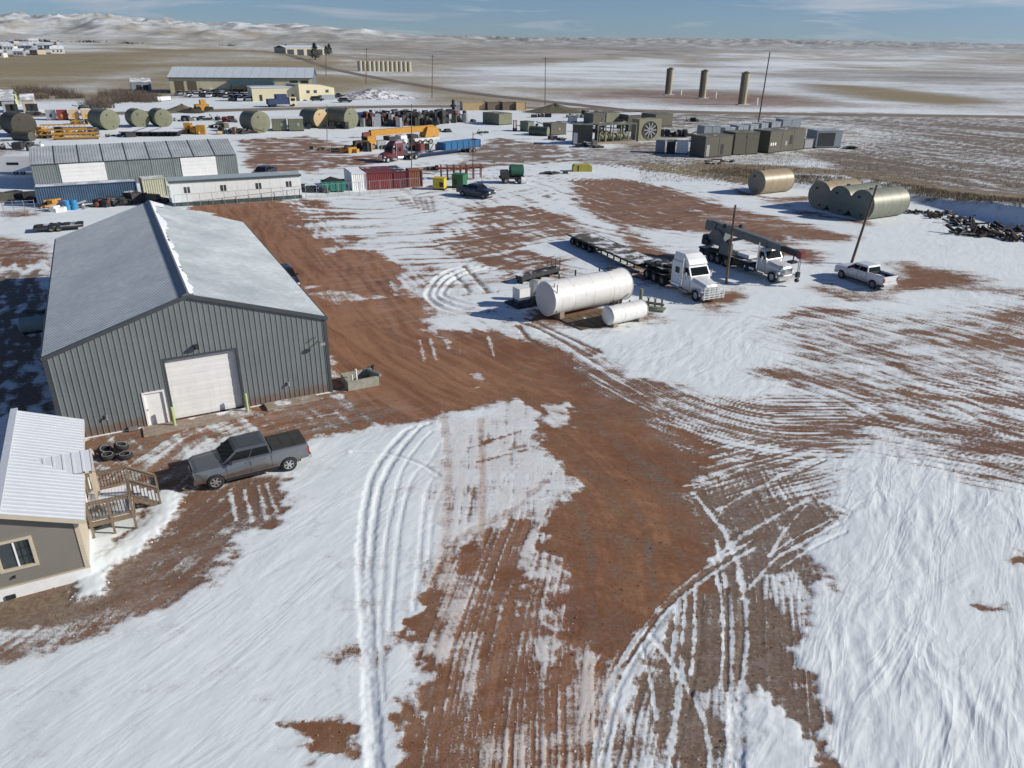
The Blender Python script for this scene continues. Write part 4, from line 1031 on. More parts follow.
for k in range(11):
    share('roof_panel', hme, house, (-2.5, -0.31 + k * hpw, hroof(-2.5)), (0, HPA, 0))
    share('roof_panel', hme, house, (-2.5, -0.31 + (k + 1) * hpw, hroof(-2.5)), (0, HPA, math.pi))
MB().bar((-2.5, -0.34, hroof(-2.5) + 0.05), (-2.5, 9.78, hroof(-2.5) + 0.05), 0.30, 0.06).build('ridge_cap', m_hr, house)
for sg in (1, -1):
    f_ = MB(); f_.bar((-2.5, -0.30, hroof(-2.5) - 0.11), (-2.5 + sg * 2.84, -0.30, hroof(-5.34) - 0.11), 0.04, 0.17); f_.build('rake_board', m_hs2, house)
    f_ = MB(); x = -2.5 + sg * 2.80; f_.box(x - 0.02, x + 0.02, -0.28, 9.74, 2.82, 2.985); f_.build('fascia', m_hs2, house)
# little cross gable over the porch
pg = house
cgy, cgh, cgw = 4.52, 3.78, 0.92
for sg in (1, -1):
    q = MB(); K = 6
    for k in range(K):
        x0 = -1.5 + (0.75 + 1.5) * k / K; x1 = -1.5 + 2.25 * (k + 1) / K
        for j, (xa, xb, h) in enumerate(((x0, x0 + 0.3, 0), (x0 + 0.3, x1, 0.028))):
            q.face([(xa, cgy, cgh + h), (xb, cgy, cgh + h), (xb, cgy + sg * cgw, cgh - 0.62 + h), (xa, cgy + sg * cgw, cgh - 0.62 + h)])
            q.face([(xb, cgy, cgh), (xb, cgy, cgh + 0.028), (xb, cgy + sg * cgw, cgh - 0.592), (xb, cgy + sg * cgw, cgh - 0.62)])
    q.build('porch_roof_slope', m_hr, house)
pf = MB()
for sg in (1, -1): pf.bar((0.72, cgy, cgh - 0.08), (0.72, cgy + sg * cgw, cgh - 0.70), 0.05, 0.18)
pf.build('porch_fascia', m_hs2, house)
MB().mesh([(0.60, cgy - cgw + 0.1, 3.02), (0.60, cgy + cgw - 0.1, 3.02), (0.60, cgy, 3.62)], [(0, 1, 2)]).build('porch_gable', m_hs, house)
for sg in (1, -1): MB().box(0.50, 0.62, cgy + sg * 0.75 - 0.06, cgy + sg * 0.75 + 0.06, 0.92, 3.1).build('porch_post', m_hs2, house)
hd = MB(); hd.box(0.0, 0.05, cgy - 0.46, cgy + 0.46, 0.92, 2.95); MB_d = hd.build('front_door', m_white, house)

# deck with stairs
deck = thing('wooden_deck', 'weathered timber deck with railings and steps at the house door', 'deck', (H0.x, H0.y, 0), AZ)
DX, DY0, DY1, DZ = 1.95, 2.95, 5.75, 0.90
pb = MB(); pb.box(0, 0.135, DY0, DY1, -0.035, 0); pme = pb.data('deck_board'); pme.materials.append(M('snowy_deck_board', (0.26, 0.175, 0.095), 0.85, var=0.3, scale=6, snow=0.75))
for k in range(13): share('deck_board', pme, deck, (0.08 + k * 0.144, 0, DZ))
MB().box(0.06, DX, DY0 - 0.04, DY0, DZ - 0.24, DZ - 0.04).box(0.06, DX, DY1, DY1 + 0.04, DZ - 0.24, DZ - 0.04).box(DX, DX + 0.04, DY0 - 0.04, DY1 + 0.04, DZ - 0.24, DZ - 0.04).build('rim_joist', m_wood, deck)
pst = MB(); pst.box(-0.05, 0.05, -0.05, 0.05, 0, DZ + 1.0); pm = pst.data('post'); pm.materials.append(m_wood)
for x, y in ((0.14, DY0 + 0.0), (DX - 0.05, DY0 + 0.0), (DX - 0.05, DY1), (0.14, DY1), (DX - 0.05, 4.45), (1.0, DY0)): share('post', pm, deck, (x, y, 0))
def rail(a, b_, z0, z1, nbal):
    (ax, ay), (bx, by) = a, b_
    q = MB(); q.bar((ax, ay, z0 + 1.0), (bx, by, z1 + 1.0), 0.13, 0.045); q.build('top_rail', m_wood, deck)
    q = MB(); q.bar((ax, ay, z0 + 0.12), (bx, by, z1 + 0.12), 0.04, 0.08); q.bar((ax, ay, z0 + 0.88), (bx, by, z1 + 0.88), 0.04, 0.08); q.build('rail', m_wood, deck)
    for k in range(1, nbal):
        t = k / nbal; x, y, z = ax + (bx - ax) * t, ay + (by - ay) * t, z0 + (z1 - z0) * t
        MB().box(x - 0.018, x + 0.018, y - 0.018, y + 0.018, z + 0.1, z + 0.95).build('baluster', m_dark, deck)
rail((0.14, DY0), (DX - 0.05, DY0), DZ, DZ, 13); rail((0.14, DY1), (DX - 0.05, DY1), DZ, DZ, 13); rail((DX - 0.05, DY0), (DX - 0.05, 4.45), DZ, DZ, 10)
SX = 3.15
for k in range(4):
    MB().box(DX + 0.04 + k * 0.29, DX + 0.35 + k * 0.29, 4.5, DY1, DZ - 0.22 * (k + 1), DZ - 0.22 * (k + 1) + 0.04).build('tread', _M['snowy_deck_board'], deck)
for y in (4.47, DY1 + 0.02): MB().bar((DX, y, DZ - 0.14), (SX, y, 0.0), 0.05, 0.24).build('stringer', m_wood, deck)
for y in (4.45, DY1): share('post', pm, deck, (SX - 0.08, y, -0.86))
rail((DX - 0.05, 4.45), (SX - 0.08, 4.45), DZ, 0.10, 8); rail((DX - 0.05, DY1), (SX - 0.08, DY1), DZ, 0.10, 8)
# tyres between house and shop
tp = [(0.9, 10.75, 0.02, 'flat'), (1.75, 10.35, 0.02, 'flat'), (0.75, 11.45, 0.02, 'lean'), (1.55, 11.2, 0.10, 'tilt')]
for (x, y, z, k), wd in zip(tp, ('nearest the house wall', 'outermost, next to the open dirt', 'behind the others against the shop side', 'tilted on top of its neighbours')):
    t = thing('tyre', 'snow-rimmed black tyre between house and shop, ' + wd, 'tyre', hworld(x, y, zg(*hworld(x, y)[:2]) + z), AZ + x, 'tyres dumped behind the house')
    t.rotation_euler = (R({'flat': 3, 'lean': 24, 'tilt': 18}[k]), 0, AZ + x)
    zz = {'flat': 0.13, 'lean': 0.22, 'tilt': 0.28}[k]
    MB().ring((0, 0, zz), (0, 0, 1), 0.26, 0.145, 24, 10).build('carcass', m_blk, t)
    MB().ring((0, 0, zz + 0.128), (0, 0, 1), 0.27, 0.014, 24, 5).build('snow_rim', m_snow, t)
# small things in the shade behind the shop
t = thing('plastic_tote', 'grey-green tote lying in the shade along the shop wall', 'tote', bworld(-17.6, 21.0), AZ)
MB().cyl((-0.9, 0, 0.62), (0.9, 0, 0.62), 0.6, 20, dome=0.15).build('shell', M('grey_green_plastic', (0.26, 0.33, 0.32), 0.6, snow=0.2), t)
MB().box(-0.8, 0.8, -0.5, 0.5, 0, 0.12).build('cradle', m_dark, t)
t = thing('scrap_pallet', 'dark scrap pile beside the tote in the shade', 'scrap', bworld(-17.3, 24.6), AZ)
for k in range(5): MB().cbox(random.uniform(-1, 1), random.uniform(-.6, .6), 0.15 + 0.1 * k, 1.2, 0.4, 0.12, random.uniform(0, 3)).build('plank', m_dark, t)
# ------------------------------------------------------------------ vehicles
def wheel_parts(parent, x, y, r, w, rimmat, spokes=6, n=24, z=None, tyre=m_blk, dual=False):
    """one wheel: tyre (> rim) at local x, y; y sign gives the outside"""
    s = 1 if y > 0 else -1; z = r if z is None else z
    t = MB(); y0, y1 = (y - w / 2, y + w / 2)
    rr = [(r * 0.62, -0.5), (r * 0.93, -0.5), (r, -0.36), (r, 0.36), (r * 0.93, 0.5), (r * 0.62, 0.5)]
    vs, fs = [], []
    for k in range(n):
        a = 2 * math.pi * k / n
        for q, o_ in rr: vs.append((x + q * math.cos(a), y + o_ * w, z + q * math.sin(a)))
    m_ = len(rr)
    for k in range(n):
        for j in range(m_ - 1): fs.append((k * m_ + j, ((k + 1) % n) * m_ + j, ((k + 1) % n) * m_ + j + 1, k * m_ + j + 1))
    t.mesh(vs, fs, True)
    ty = t.build('wheel', tyre, parent)
    rm = MB(); yo = y + s * w * 0.40
    if not spokes: rm.cyl((x, y - s * w * 0.3, z), (x, yo - s * 0.03, z), r * 0.63, n)
    if spokes:
        for k in range(spokes):
            a = 2 * math.pi * k / spokes
            rm.bar((x, yo, z), (x + r * 0.6 * math.cos(a), yo, z + r * 0.6 * math.sin(a)), 0.035, r * 0.20, up=(0, 1, 0)) if False else rm.bar((x, yo, z), (x + r * 0.6 * math.cos(a), yo, z + r * 0.6 * math.sin(a)), r * 0.19, 0.04, up=(0, 1, 0))
        rm.ring((x, yo, z), (0, 1, 0), r * 0.60, 0.025, n, 5)
    rm.cyl((x, yo - s * 0.02, z), (x, yo + s * 0.03, z), r * 0.2, 12)
    rm.build('rim', rimmat, ty)
    if spokes: MB().cyl((x, yo - s * 0.06, z), (x, yo - s * 0.045, z), r * 0.57, n).build('brake_shade', m_dark, ty)
    return ty

def arch(cx, r, z0, n=9):
    a0 = math.asin(max(-1, min(1, (z0 - r * 0.82) / r)))
    return [(cx + r * math.cos(t), 0.38 + r * math.sin(t)) for t in np.linspace(math.pi + 0.15, -0.15, n)]

def pickup(name, label, loc, rz, paint, bed='cover', roof=None, rim=m_rim, detail=True, group=None, snowload=False, L=5.85):
    """crew-cab pickup, nose towards -x, wheels on z=0"""
    t = thing(name, label, 'pickup truck', loc, rz, group)
    W = 1.0; xf, xr = 0.98, 4.70
    o = -L / 2
    def X(x): return x + o
    low = 0.46
    side = [(0.10, low + 0.02), (0.03, 0.62), (0.01, 1.02), (0.07, 1.15), (0.26, 1.20), (1.62, 1.28), (3.90, 1.31), (3.92, 1.38), (5.72, 1.38), (5.80, 1.33), (5.82, 0.72), (5.74, 0.60)]
    ar = lambda cx: [(cx + 0.47 * math.cos(a), 0.42 + 0.47 * math.sin(a)) for a in np.linspace(0.0, math.pi, 11)]
    bot = [(5.30, 0.58)] + ar(xr) + [(4.15, low), (1.50, low)] + ar(xf) + [(0.46, low + 0.05)]
    poly = side + bot
    body = MB()
    for s in (1, -1):
        mid = []
        for x, z in poly:
            bul = 0.0 if z > 1.15 else (0.035 if 0.6 < z < 1.1 else 0.0)
            taper = 0.10 * max(0, (0.55 - x) / 0.55) ** 2 + 0.04 * max(0, (x - 5.5) / 0.3)
            mid.append((X(x), s * (W - taper - 0.035 + bul), z))
        body.face(mid if s > 0 else mid[::-1])
        # shoulder
        up = side[2:11]
        for (xa, za), (xb, zb) in zip(up[:-1], up[1:]):
            ta = 0.10 * max(0, (0.55 - xa) / 0.55) ** 2 + 0.04 * max(0, (xa - 5.5) / 0.3); tb = 0.10 * max(0, (0.55 - xb) / 0.55) ** 2 + 0.04 * max(0, (xb - 5.5) / 0.3)
            body.face([(X(xa), s * (W - ta - 0.035), za), (X(xb), s * (W - tb - 0.035), zb), (X(xb), s * (W - tb - 0.12), zb + 0.03), (X(xa), s * (W - ta - 0.12), za + 0.03)], True)
    ho = [(0.01, 1.02), (0.07, 1.15), (0.26, 1.20), (0.9, 1.24), (1.62, 1.28)]
    prev = None
    for (xa, za), (xb, zb) in zip(ho[:-1], ho[1:]):
        ta = 0.10 * max(0, (0.55 - xa) / 0.55) ** 2; tb = 0.10 * max(0, (0.55 - xb) / 0.55) ** 2
        ys = [-1, -0.72, -0.6, 0.6, 0.72, 1]
        for ya, yb in zip(ys[:-1], ys[1:]):
            ha = lambda y: 0.035 if abs(y) <= 0.61 else 0.0
            body.face([(X(xa), ya * (W - ta - 0.12), za + 0.03 + ha(ya)), (X(xb), ya * (W - tb - 0.12), zb + 0.03 + ha(ya)), (X(xb), yb * (W - tb - 0.12), zb + 0.03 + ha(yb)), (X(xa), yb * (W - ta - 0.12), za + 0.03 + ha(yb))], True)
    for x, z0, z1 in ((0.03, 0.5, 1.05), (5.815, 0.62, 1.36)):
        body.face([(X(x), -0.88, z0), (X(x), 0.88, z0), (X(x), 0.88, z1), (X(x), -0.88, z1)])
    body.box(X(1.5), X(3.92), -0.9, 0.9, low, 1.31)
    if bed == 'open':
        body.face([(X(3.95), -0.80, 1.38), (X(5.78), -0.80, 1.38), (X(5.78), -0.80, 0.82), (X(3.95), -0.80, 0.82)]); body.face([(X(3.95), 0.80, 1.38), (X(5.78), 0.80, 1.38), (X(5.78), 0.80, 0.82), (X(3.95), 0.80, 0.82)])
        body.box(X(5.74), X(5.80), -0.86, 0.86, 0.7, 1.39)
        for s in (1, -1): body.box(X(3.95), X(5.78), s * 0.84 - 0.05, s * 0.84 + 0.05, 1.34, 1.415)
    b = body.build('body', paint, t)
    if bed == 'open':
        MB().box(X(3.94), X(5.76), -0.80, 0.80, 0.78, 0.84).build('bed_floor', m_dark, t)
        MB().box(X(3.90), X(3.96), -0.80, 0.80, 0.82, 1.38).box(X(4.0), X(5.7), -0.799, -0.78, 0.85, 1.25).box(X(4.0), X(5.7), 0.78, 0.799, 0.85, 1.25).build('bed_liner', m_dark, t)
        if snowload: MB().box(X(3.98), X(4.55), -0.7, 0.75, 0.85, 1.12).build('bed_snow', m_snow, t)
    else:
        MB().box(X(3.97), X(5.76), -0.86, 0.86, 1.38, 1.43).box(X(4.55), X(4.57), -0.86, 0.86, 1.43, 1.436).box(X(5.15), X(5.17), -0.86, 0.86, 1.43, 1.436).build('bed_cover', M('tonneau_vinyl', (0.045, 0.043, 0.038), 0.75, var=0.25), t)
    # cab
    lo = [(1.42, -0.91), (3.93, -0.91), (3.93, 0.91), (1.42, 0.91)]
    cab = MB()
    rings = [([1.40, 3.94], 0.925, 1.27), ([1.46, 3.92], 0.925, 1.34), ([2.10, 3.80], 0.82, 1.82), ([2.22, 3.72], 0.765, 1.915), ([2.44, 3.58], 0.62, 1.95)]
    R_ = []
    for (xa, xb), w, z in rings: R_.append([(X(xa), -w, z), (X(xb), -w, z), (X(xb), w, z), (X(xa), w, z)])
    for a, c in zip(R_[:-1], R_[1:]):
        for k in range(4): cab.face([a[k], a[(k + 1) % 4], c[(k + 1) % 4], c[k]])
    cab.face(R_[-1])
    cb = cab.build('cab', roof or paint, t)
    lp = lambda a, c, u: tuple(a[i] + (c[i] - a[i]) * u for i in range(3))
    A, C = R_[1], R_[2]
    def pane(i, j, u0, u1, v0, v1, out, nm='window', skew=0.0):
        p00, p10, p01, p11 = lp(A[i], A[j], u0), lp(A[i], A[j], u1), lp(C[i], C[j], u0 + skew), lp(C[i], C[j], u1)
        q = [lp(p00, p01, v0), lp(p10, p11, v0), lp(p10, p11, v1), lp(p00, p01, v1)]
        q2 = [(x + out[0], y + out[1], z + out[2]) for x, y, z in q]
        MB().face(q2).build(nm, m_glass, t)
    pane(3, 0, 0.05, 0.95, 0.04, 0.97, (-0.012, 0, 0.010), 'windshield')
    pane(1, 2, 0.06, 0.94, 0.10, 0.92, (0.012, 0, 0.004), 'rear_window')
    for i, j, s in ((0, 1, -1), (2, 3, 1)):
        if s < 0: spans = ((0.07, 0.515, 0.03), (0.535, 0.95, 0.0))
        else: spans = ((0.05, 0.465, 0.0), (0.485, 0.93, 0.0))
        for u0, u1, sk in spans: pane(i, j, u0, u1, 0.06, 0.90, (0, s * 0.010, 0.004), 'side_window', sk)
    for s in (1, -1):
        MB().cbox(X(1.80), s * 1.06, 1.38, 0.14, 0.20, 0.20).build('mirror', m_dark, t)
        for x in (2.55, 3.55):
            MB().box(X(x), X(x) + 0.18, s * 0.985 - 0.02, s * 0.985 + 0.02, 1.12, 1.15).build('door_handle', m_chrome if detail else m_dark, t)
        for x in (1.58, 2.78, 3.86): MB().box(X(x) - 0.006, X(x) + 0.006, s * 0.992 - 0.008, s * 0.992 + 0.008, 0.55, 1.24).build('door_seam', m_dark, t)
        MB().box(X(0.00), X(0.14), s * 0.70 - 0.17, s * 0.70 + 0.17, 0.92, 1.10).build('headlight', m_lamp, t)
        MB().box(X(5.76), X(5.84), s * 0.87 - 0.085, s * 0.87 + 0.085, 0.86, 1.22).build('tail_light', m_redl, t)
        MB().box(X(1.52), X(4.1), s * 0.98 - 0.06, s * 0.98 + 0.06, 0.36, 0.43).build('side_step', m_dark, t)
    MB().box(X(-0.01), X(0.05), -0.52, 0.52, 0.68, 1.10).build('grille', m_dark, t)
    MB().box(X(-0.04), X(0.12), -0.90, 0.90, 0.46, 0.68).build('front_bumper', m_chrome if detail else m_dark, t)
    MB().box(X(5.78), X(5.95), -0.90, 0.90, 0.50, 0.70).build('rear_bumper', m_chrome if detail else m_dark, t)
    MB().box(X(0.5), X(5.4), -0.75, 0.75, 0.36, 0.60).build('chassis', m_dark, t)
    for x in (xf, xr):
        for s in (1, -1): wheel_parts(t, X(x), s * 0.86, 0.425, 0.28, rim, 6)
    return t

def heading(a, b):
    """angle whose +x points from a to b"""
    return math.atan2(b[1] - a[1], b[0] - a[0])

def between(a, b, f=0.5): return Vector((a[0] + (b[0] - a[0]) * f, a[1] + (b[1] - a[1]) * f, 0))

m_grey = M('metallic_grey_paint', (0.205, 0.222, 0.235), 0.30, 0.55, var=0.06, coat=0.6, dust=0.75)
m_whp = M('white_car_paint', (0.70, 0.71, 0.71), 0.35, var=0.05, coat=0.5, dust=0.9)
fw, rw_ = at(217, 489), at(290, 471)
h = heading(fw, rw_); wd = Vector((-math.sin(h), math.cos(h), 0))
c = between(fw, rw_) + wd * 0.95; c.z = zg(c.x, c.y) + 0.0
pickup('pickup_truck', 'dark grey crew-cab pickup with black bed cover parked before the shop', c - Vector((math.cos(h), math.sin(h), 0)) * (-0.08), h, m_grey, 'cover', M('grey_paint_dark_reflection', (0.085, 0.095, 0.108), 0.3, 0.3, var=0.06, coat=0.6))  # cab colour darkened to stand for the dark sky reflected in its top
fw, rw_ = at(838, 278), at(875.5, 290.5)
h = heading(fw, rw_); wd = Vector((-math.sin(h), math.cos(h), 0)); c = between(fw, rw_) + wd * 0.95; c.z = zg(c.x, c.y)
pickup('pickup_truck', 'white crew-cab pickup with snow in its open bed beside a leaning pole', c, h, m_whp, 'open', None, m_rimd, True, None, True)
# the dark pickup whose nose shows past the shop's eave
m_black = M('black_car_paint', (0.020, 0.022, 0.026), 0.25, 0.2, var=0.05, coat=0.7, snow=0.30)
p = bworld(2.25, 24.6); pickup('pickup_truck', 'black snow-flecked pickup half hidden along the shop side wall', Vector((p.x, p.y, zg(p.x, p.y))), AZ + R(90), m_black, 'cover', None, m_rimd)
p = at(476, 197); pickup('pickup_truck', 'dark blue-black pickup nosed toward the yard beside the small green generator', p, R(148), M('dark_blue_paint', (0.022, 0.032, 0.045), 0.3, 0.2, var=0.1, coat=0.5, snow=0.12), 'open', None, m_rimd)
p = at(265, 178); pickup('pickup_truck', 'dark pickup parked behind the long white office trailer', p, R(80), M('charcoal_paint', (0.03, 0.034, 0.045), 0.3, 0.2, var=0.1, coat=0.5, snow=0.25), 'open', None, m_rimd)

# ------------------------------------------------------------------ white tractor unit with lowboy trailer
m_trk = M('white_truck_paint', (0.70, 0.71, 0.71), 0.35, var=0.06, coat=0.4, dust=1.1)
m_deck = M('trailer_deck_planks', (0.085, 0.080, 0.060), 0.9, var=0.4, scale=3, snow=0.56)
m_frame = M('trailer_frame_steel', (0.030, 0.028, 0.028), 0.7, 0.1, var=0.3, rust=0.25, snow=0.3)
def semi_cab(t, X, paint, sleeper=True, guard=True, roofmat=None):
    """long-nose highway cab; front bumper at X(0), driving towards -x"""
    hood = MB()
    st = [(0.10, 0.62, 0.55, 1.25), (0.35, 0.78, 0.55, 1.62), (0.9, 0.90, 0.55, 1.75), (1.5, 1.02, 0.60, 1.86), (2.05, 1.10, 0.60, 1.98)]
    secs = []
    for x, w, z0, z1 in st:
        secs.append([(X(x), -w, z0), (X(x), -w, z1 - 0.30), (X(x), -w * 0.72, z1 - 0.05), (X(x), 0, z1), (X(x), w * 0.72, z1 - 0.05), (X(x), w, z1 - 0.30), (X(x), w, z0)])
    for a, b in zip(secs[:-1], secs[1:]):
        for k in range(6): hood.face([a[k], a[k + 1], b[k + 1], b[k]], True)
    hood.face(secs[0])
    hd = hood.build('hood', paint, t)
    MB().box(X(0.06), X(0.11), -0.50, 0.50, 0.75, 1.45).build('grille', m_chrome, t)
    for s in (1, -1):
        fe = MB(); n = 8
        pts = [(1.05 + 0.66 * math.cos(a), 0.52 + 0.64 * math.sin(a)) for a in np.linspace(0.15, math.pi - 0.1, n)]
        for (xa, za), (xb, zb) in zip(pts[:-1], pts[1:]): fe.face([(X(xa), s * 0.75, za), (X(xb), s * 0.75, zb), (X(xb), s * 1.22, zb), (X(xa), s * 1.22, za)], True)
        fe.build('fender', paint, t)
        MB().box(X(0.30), X(0.52), s * 0.92 - 0.12, s * 0.92 + 0.12, 0.95, 1.15).build('headlight', m_lamp, t)
        MB().bar((X(2.25), s * 1.14, 1.95), (X(2.25), s * 1.42, 1.95), 0.05).cbox(X(2.25), s * 1.42, 2.05, 0.12, 0.10, 0.62).build('mirror', m_chrome, t)
        MB().box(X(2.15), X(3.2), s * 1.10 - 0.02, s * 1.10 + 0.14, 0.45, 0.62).build('cab_step', m_galv, t)
        MB().cyl((X(3.3), s * 0.95, 0.72), (X(4.6), s * 0.95, 0.72), 0.31, 16).build('fuel_tank', m_chrome, t)
        MB().cyl((X(3.06), s * 1.16, 0.9), (X(3.06), s * 1.16, 3.5), 0.075, 10).build('exhaust_stack', m_chrome, t)
    cab = MB()
    rg = [([1.95, 3.05], 1.10, 0.70), ([1.95, 3.05], 1.10, 1.98), ([2.42, 3.05], 1.03, 2.72), ([2.58, 3.05], 0.96, 2.92)]
    RR = [[(X(a), -w, z), (X(b), -w, z), (X(b), w, z), (X(a), w, z)] for (a, b), w, z in rg]
    for a, b in zip(RR[:-1], RR[1:]):
        for k in range(4): cab.face([a[k], a[(k + 1) % 4], b[(k + 1) % 4], b[k]])
    cab.face(RR[-1]); cab.build('cab', paint, t)
    lp = lambda a, c, u: tuple(a[i] + (c[i] - a[i]) * u for i in range(3))
    A, C = RR[1], RR[2]
    q = [lp(lp(A[3], A[0], .06), lp(C[3], C[0], .06), .08), lp(lp(A[3], A[0], .94), lp(C[3], C[0], .94), .08), lp(lp(A[3], A[0], .94), lp(C[3], C[0], .94), .95), lp(lp(A[3], A[0], .06), lp(C[3], C[0], .06), .95)]
    MB().face([(x - 0.012, y, z + 0.008) for x, y, z in q]).build('windshield', m_glass, t)
    for i, j, s in ((0, 1, -1), (3, 2, 1)):
        q = [lp(lp(A[i], A[j], .16), lp(C[i], C[j], .10), .05), lp(lp(A[i], A[j], .86), lp(C[i], C[j], .86), .05), lp(lp(A[i], A[j], .86), lp(C[i], C[j], .86), .9), lp(lp(A[i], A[j], .30), lp(C[i], C[j], .14), .9)]
        MB().face([(x, y + s * 0.012, z) for x, y, z in q]).build('side_window', m_glass, t)
        MB().box(X(2.0), X(2.02), s * 1.11 - 0.006, s * 1.11 + 0.006, 0.75, 1.95).build('door_seam', m_dark, t)
    end = 3.05
    if sleeper:
        sp = MB(); sp.box(X(3.08), X(4.75), -1.14, 1.14, 0.78, 2.95)
        fr = [([2.40, 4.75], 1.02, 2.92), ([2.75, 4.75], 0.98, 3.35), ([3.35, 4.70], 0.88, 3.72)]
        FR = [[(X(a), -w, z), (X(b), -w, z), (X(b), w, z), (X(a), w, z)] for (a, b), w, z in fr]
        for a, b in zip(FR[:-1], FR[1:]):
            for k in range(4): sp.face([a[k], a[(k + 1) % 4], b[(k + 1) % 4], b[k]])
        sp.face(FR[-1]); sp.build('sleeper', roofmat or M(paint.name + '_roof', (0.72, 0.73, 0.73), 0.4, var=0.05, snow=0.5), t); end = 4.75
        MB().box(X(3.6), X(4.2), -1.155, -1.14, 1.9, 2.45).box(X(3.6), X(4.2), 1.14, 1.155, 1.9, 2.45).build('sleeper_window', m_glass, t)
    MB().box(X(-0.02), X(0.22), -1.15, 1.15, 0.42, 0.80).build('bumper', m_chrome, t)
    if guard:
        gd = MB()
        for y in (-1.1, -0.55, 0, 0.55, 1.1): gd.bar((X(-0.16), y, 0.4), (X(-0.12), y, 1.55), 0.06)
        for z in (0.5, 0.72, 0.94, 1.16, 1.38, 1.55): gd.bar((X(-0.16), -1.15, z), (X(-0.16), 1.15, z), 0.05)
        for y in (-1.1, 1.1): gd.bar((X(-0.16), y, 1.45), (X(0.35), y, 1.25), 0.05)
        gd.build('grille_guard', M('bright_guard_bars', (0.72, 0.72, 0.70), 0.35, 0.3, var=0.05), t)
    for s in (1, -1): wheel_parts(t, X(1.05), s * 1.02, 0.52, 0.30, m_rim, 0)
    return end

def truck_wheels(t, X, xs, y=0.95, r=0.50, w=0.56, rim=m_rimd):
    for x in xs:
        for s in (1, -1): wheel_parts(t, X(x), s * y, r, w, rim, 0)

fr_, rr_ = at(727, 302), at(569, 245)
mid_rear = (at(567, 247) + at(588, 238)) / 2
mid_front = at(712, 303)
h = heading(mid_front, mid_rear)
t = thing('semi_truck', 'white long-nose sleeper tractor with barred grille guard', 'semi truck', Vector((mid_front.x, mid_front.y, zg(mid_front.x, mid_front.y))), h)
X = lambda x: x
semi_cab(t, X, m_trk)
MB().box(4.6, 9.2, -0.45, 0.45, 0.80, 1.02).build('frame_rail', m_frame, t)
MB().box(4.85, 5.6, -0.9, 0.9, 1.02, 1.12).build('deck_plate', m_darks, t)
truck_wheels(t, X, (6.1, 7.4, 8.6))
for s in (1, -1):
    MB().box(5.5, 9.2, s * 0.95 - 0.3, s * 0.95 + 0.3, 1.06, 1.10).build('wheel_fender', m_white if False else m_darks, t)
MB().cyl((7.4, 0, 1.1), (7.4, 0, 1.2), 0.5, 16).build('fifth_wheel', m_dark, t)
# trailer: gooseneck, deck, rear bogie
t = thing('lowboy_trailer', 'long flat lowboy trailer with snow-streaked plank deck behind the white tractor', 'trailer', Vector((mid_front.x, mid_front.y, zg(mid_front.x, mid_front.y))), h)
LT = (mid_rear - mid_front).length
MB().prism([(5.9, 1.38), (9.4, 1.38), (9.7, 1.0), (10.0, 1.0), (10.0, 1.28), (9.5, 1.62), (5.9, 1.62)], -0.55, 0.55).build('gooseneck', m_frame, t)
gp = MB(); gp.box(5.95, 9.35, -1.25, 1.25, 1.625, 1.665); gp.build('neck_deck', m_darks, t)
eq = MB(); random.seed(5)
for k in range(6): eq.cbox(6.3 + 0.35 * k, random.uniform(-.5, .5), 1.78, random.uniform(.2, .5), random.uniform(.3, .9), 0.22, random.uniform(0, 1))
eq.build('winch_gear', m_darks, t)
MB().box(9.9, LT, -1.40, 1.40, 0.94, 1.10).box(9.9, LT, -0.55, -0.35, 0.62, 0.94).box(9.9, LT, 0.35, 0.55, 0.62, 0.94).build('deck_frame', m_frame, t)
npk = 10
pk = MB(); pk.box(0.0, LT - 10.15, 0, 0.262, 0, 0.05); pkm = pk.data('deck_plank'); pkm.materials.append(m_deck)
for k in range(npk): share('deck_plank', pkm, t, (10.05, -1.36 + k * 0.273, 1.102))
for s in (1, -1):
    MB().box(9.9, LT, s * 1.45 - 0.05, s * 1.45 + 0.05, 1.0, 1.17).build('rub_rail', m_darks, t)
    for k in range(10): MB().box(10.4 + k * 1.25, 10.5 + k * 1.25, s * 1.40 - 0.06, s * 1.40 + 0.06, 0.62, 0.96).build('outrigger', m_frame, t)
for x in (LT - 4.6, LT - 3.3, LT - 2.0, LT - 0.8): 
    for s in (1, -1): wheel_parts(t, x, s * 1.0, 0.44, 0.56, m_rimd, 0, 20)

# ------------------------------------------------------------------ crane truck
m_boom = M('grey_boom_paint', (0.150, 0.165, 0.160), 0.5, 0.1, var=0.15, scale=1.2, rust=0.1)
ff, rr_ = at(787, 284), at(704, 256)
h = heading(ff, rr_)
t = thing('crane_truck', 'white-cabbed boom truck with long grey telescopic boom laid over its roof', 'crane truck', Vector((ff.x, ff.y, zg(ff.x, ff.y))), h)
X = lambda x: x
m_ctk = M('grey_white_truck_paint', (0.56, 0.57, 0.56), 0.4, var=0.08, coat=0.3, dust=1.1)
semi_cab(t, X, m_ctk, sleeper=False, guard=False)
MB().box(3.1, 11.2, -0.45, 0.45, 0.80, 1.05).build('frame_rail', m_frame, t)
MB().box(3.9, 11.4, -1.2, 1.2, 1.10, 1.24).build('deck', m_darks, t)
for s in (1, -1):
    for x0, x1 in ((3.3, 4.6), (4.8, 6.2), (9.6, 11.2)): MB().box(x0, x1, s * 0.95 - 0.28, s * 0.95 + 0.28, 0.5, 1.08).build('tool_box', m_dark, t)
    for x in (4.2, 10.9): MB().box(x - 0.15, x + 0.15, s * 1.0 - 0.25, s * 1.0 + 0.35, 0.35, 1.2).build('outrigger', m_dark, t)
truck_wheels(t, X, (7.2, 8.5, 9.4))
MB().cyl((8.6, 0, 1.24), (8.6, 0, 1.7), 0.75, 18).build('turntable', m_dark, t)
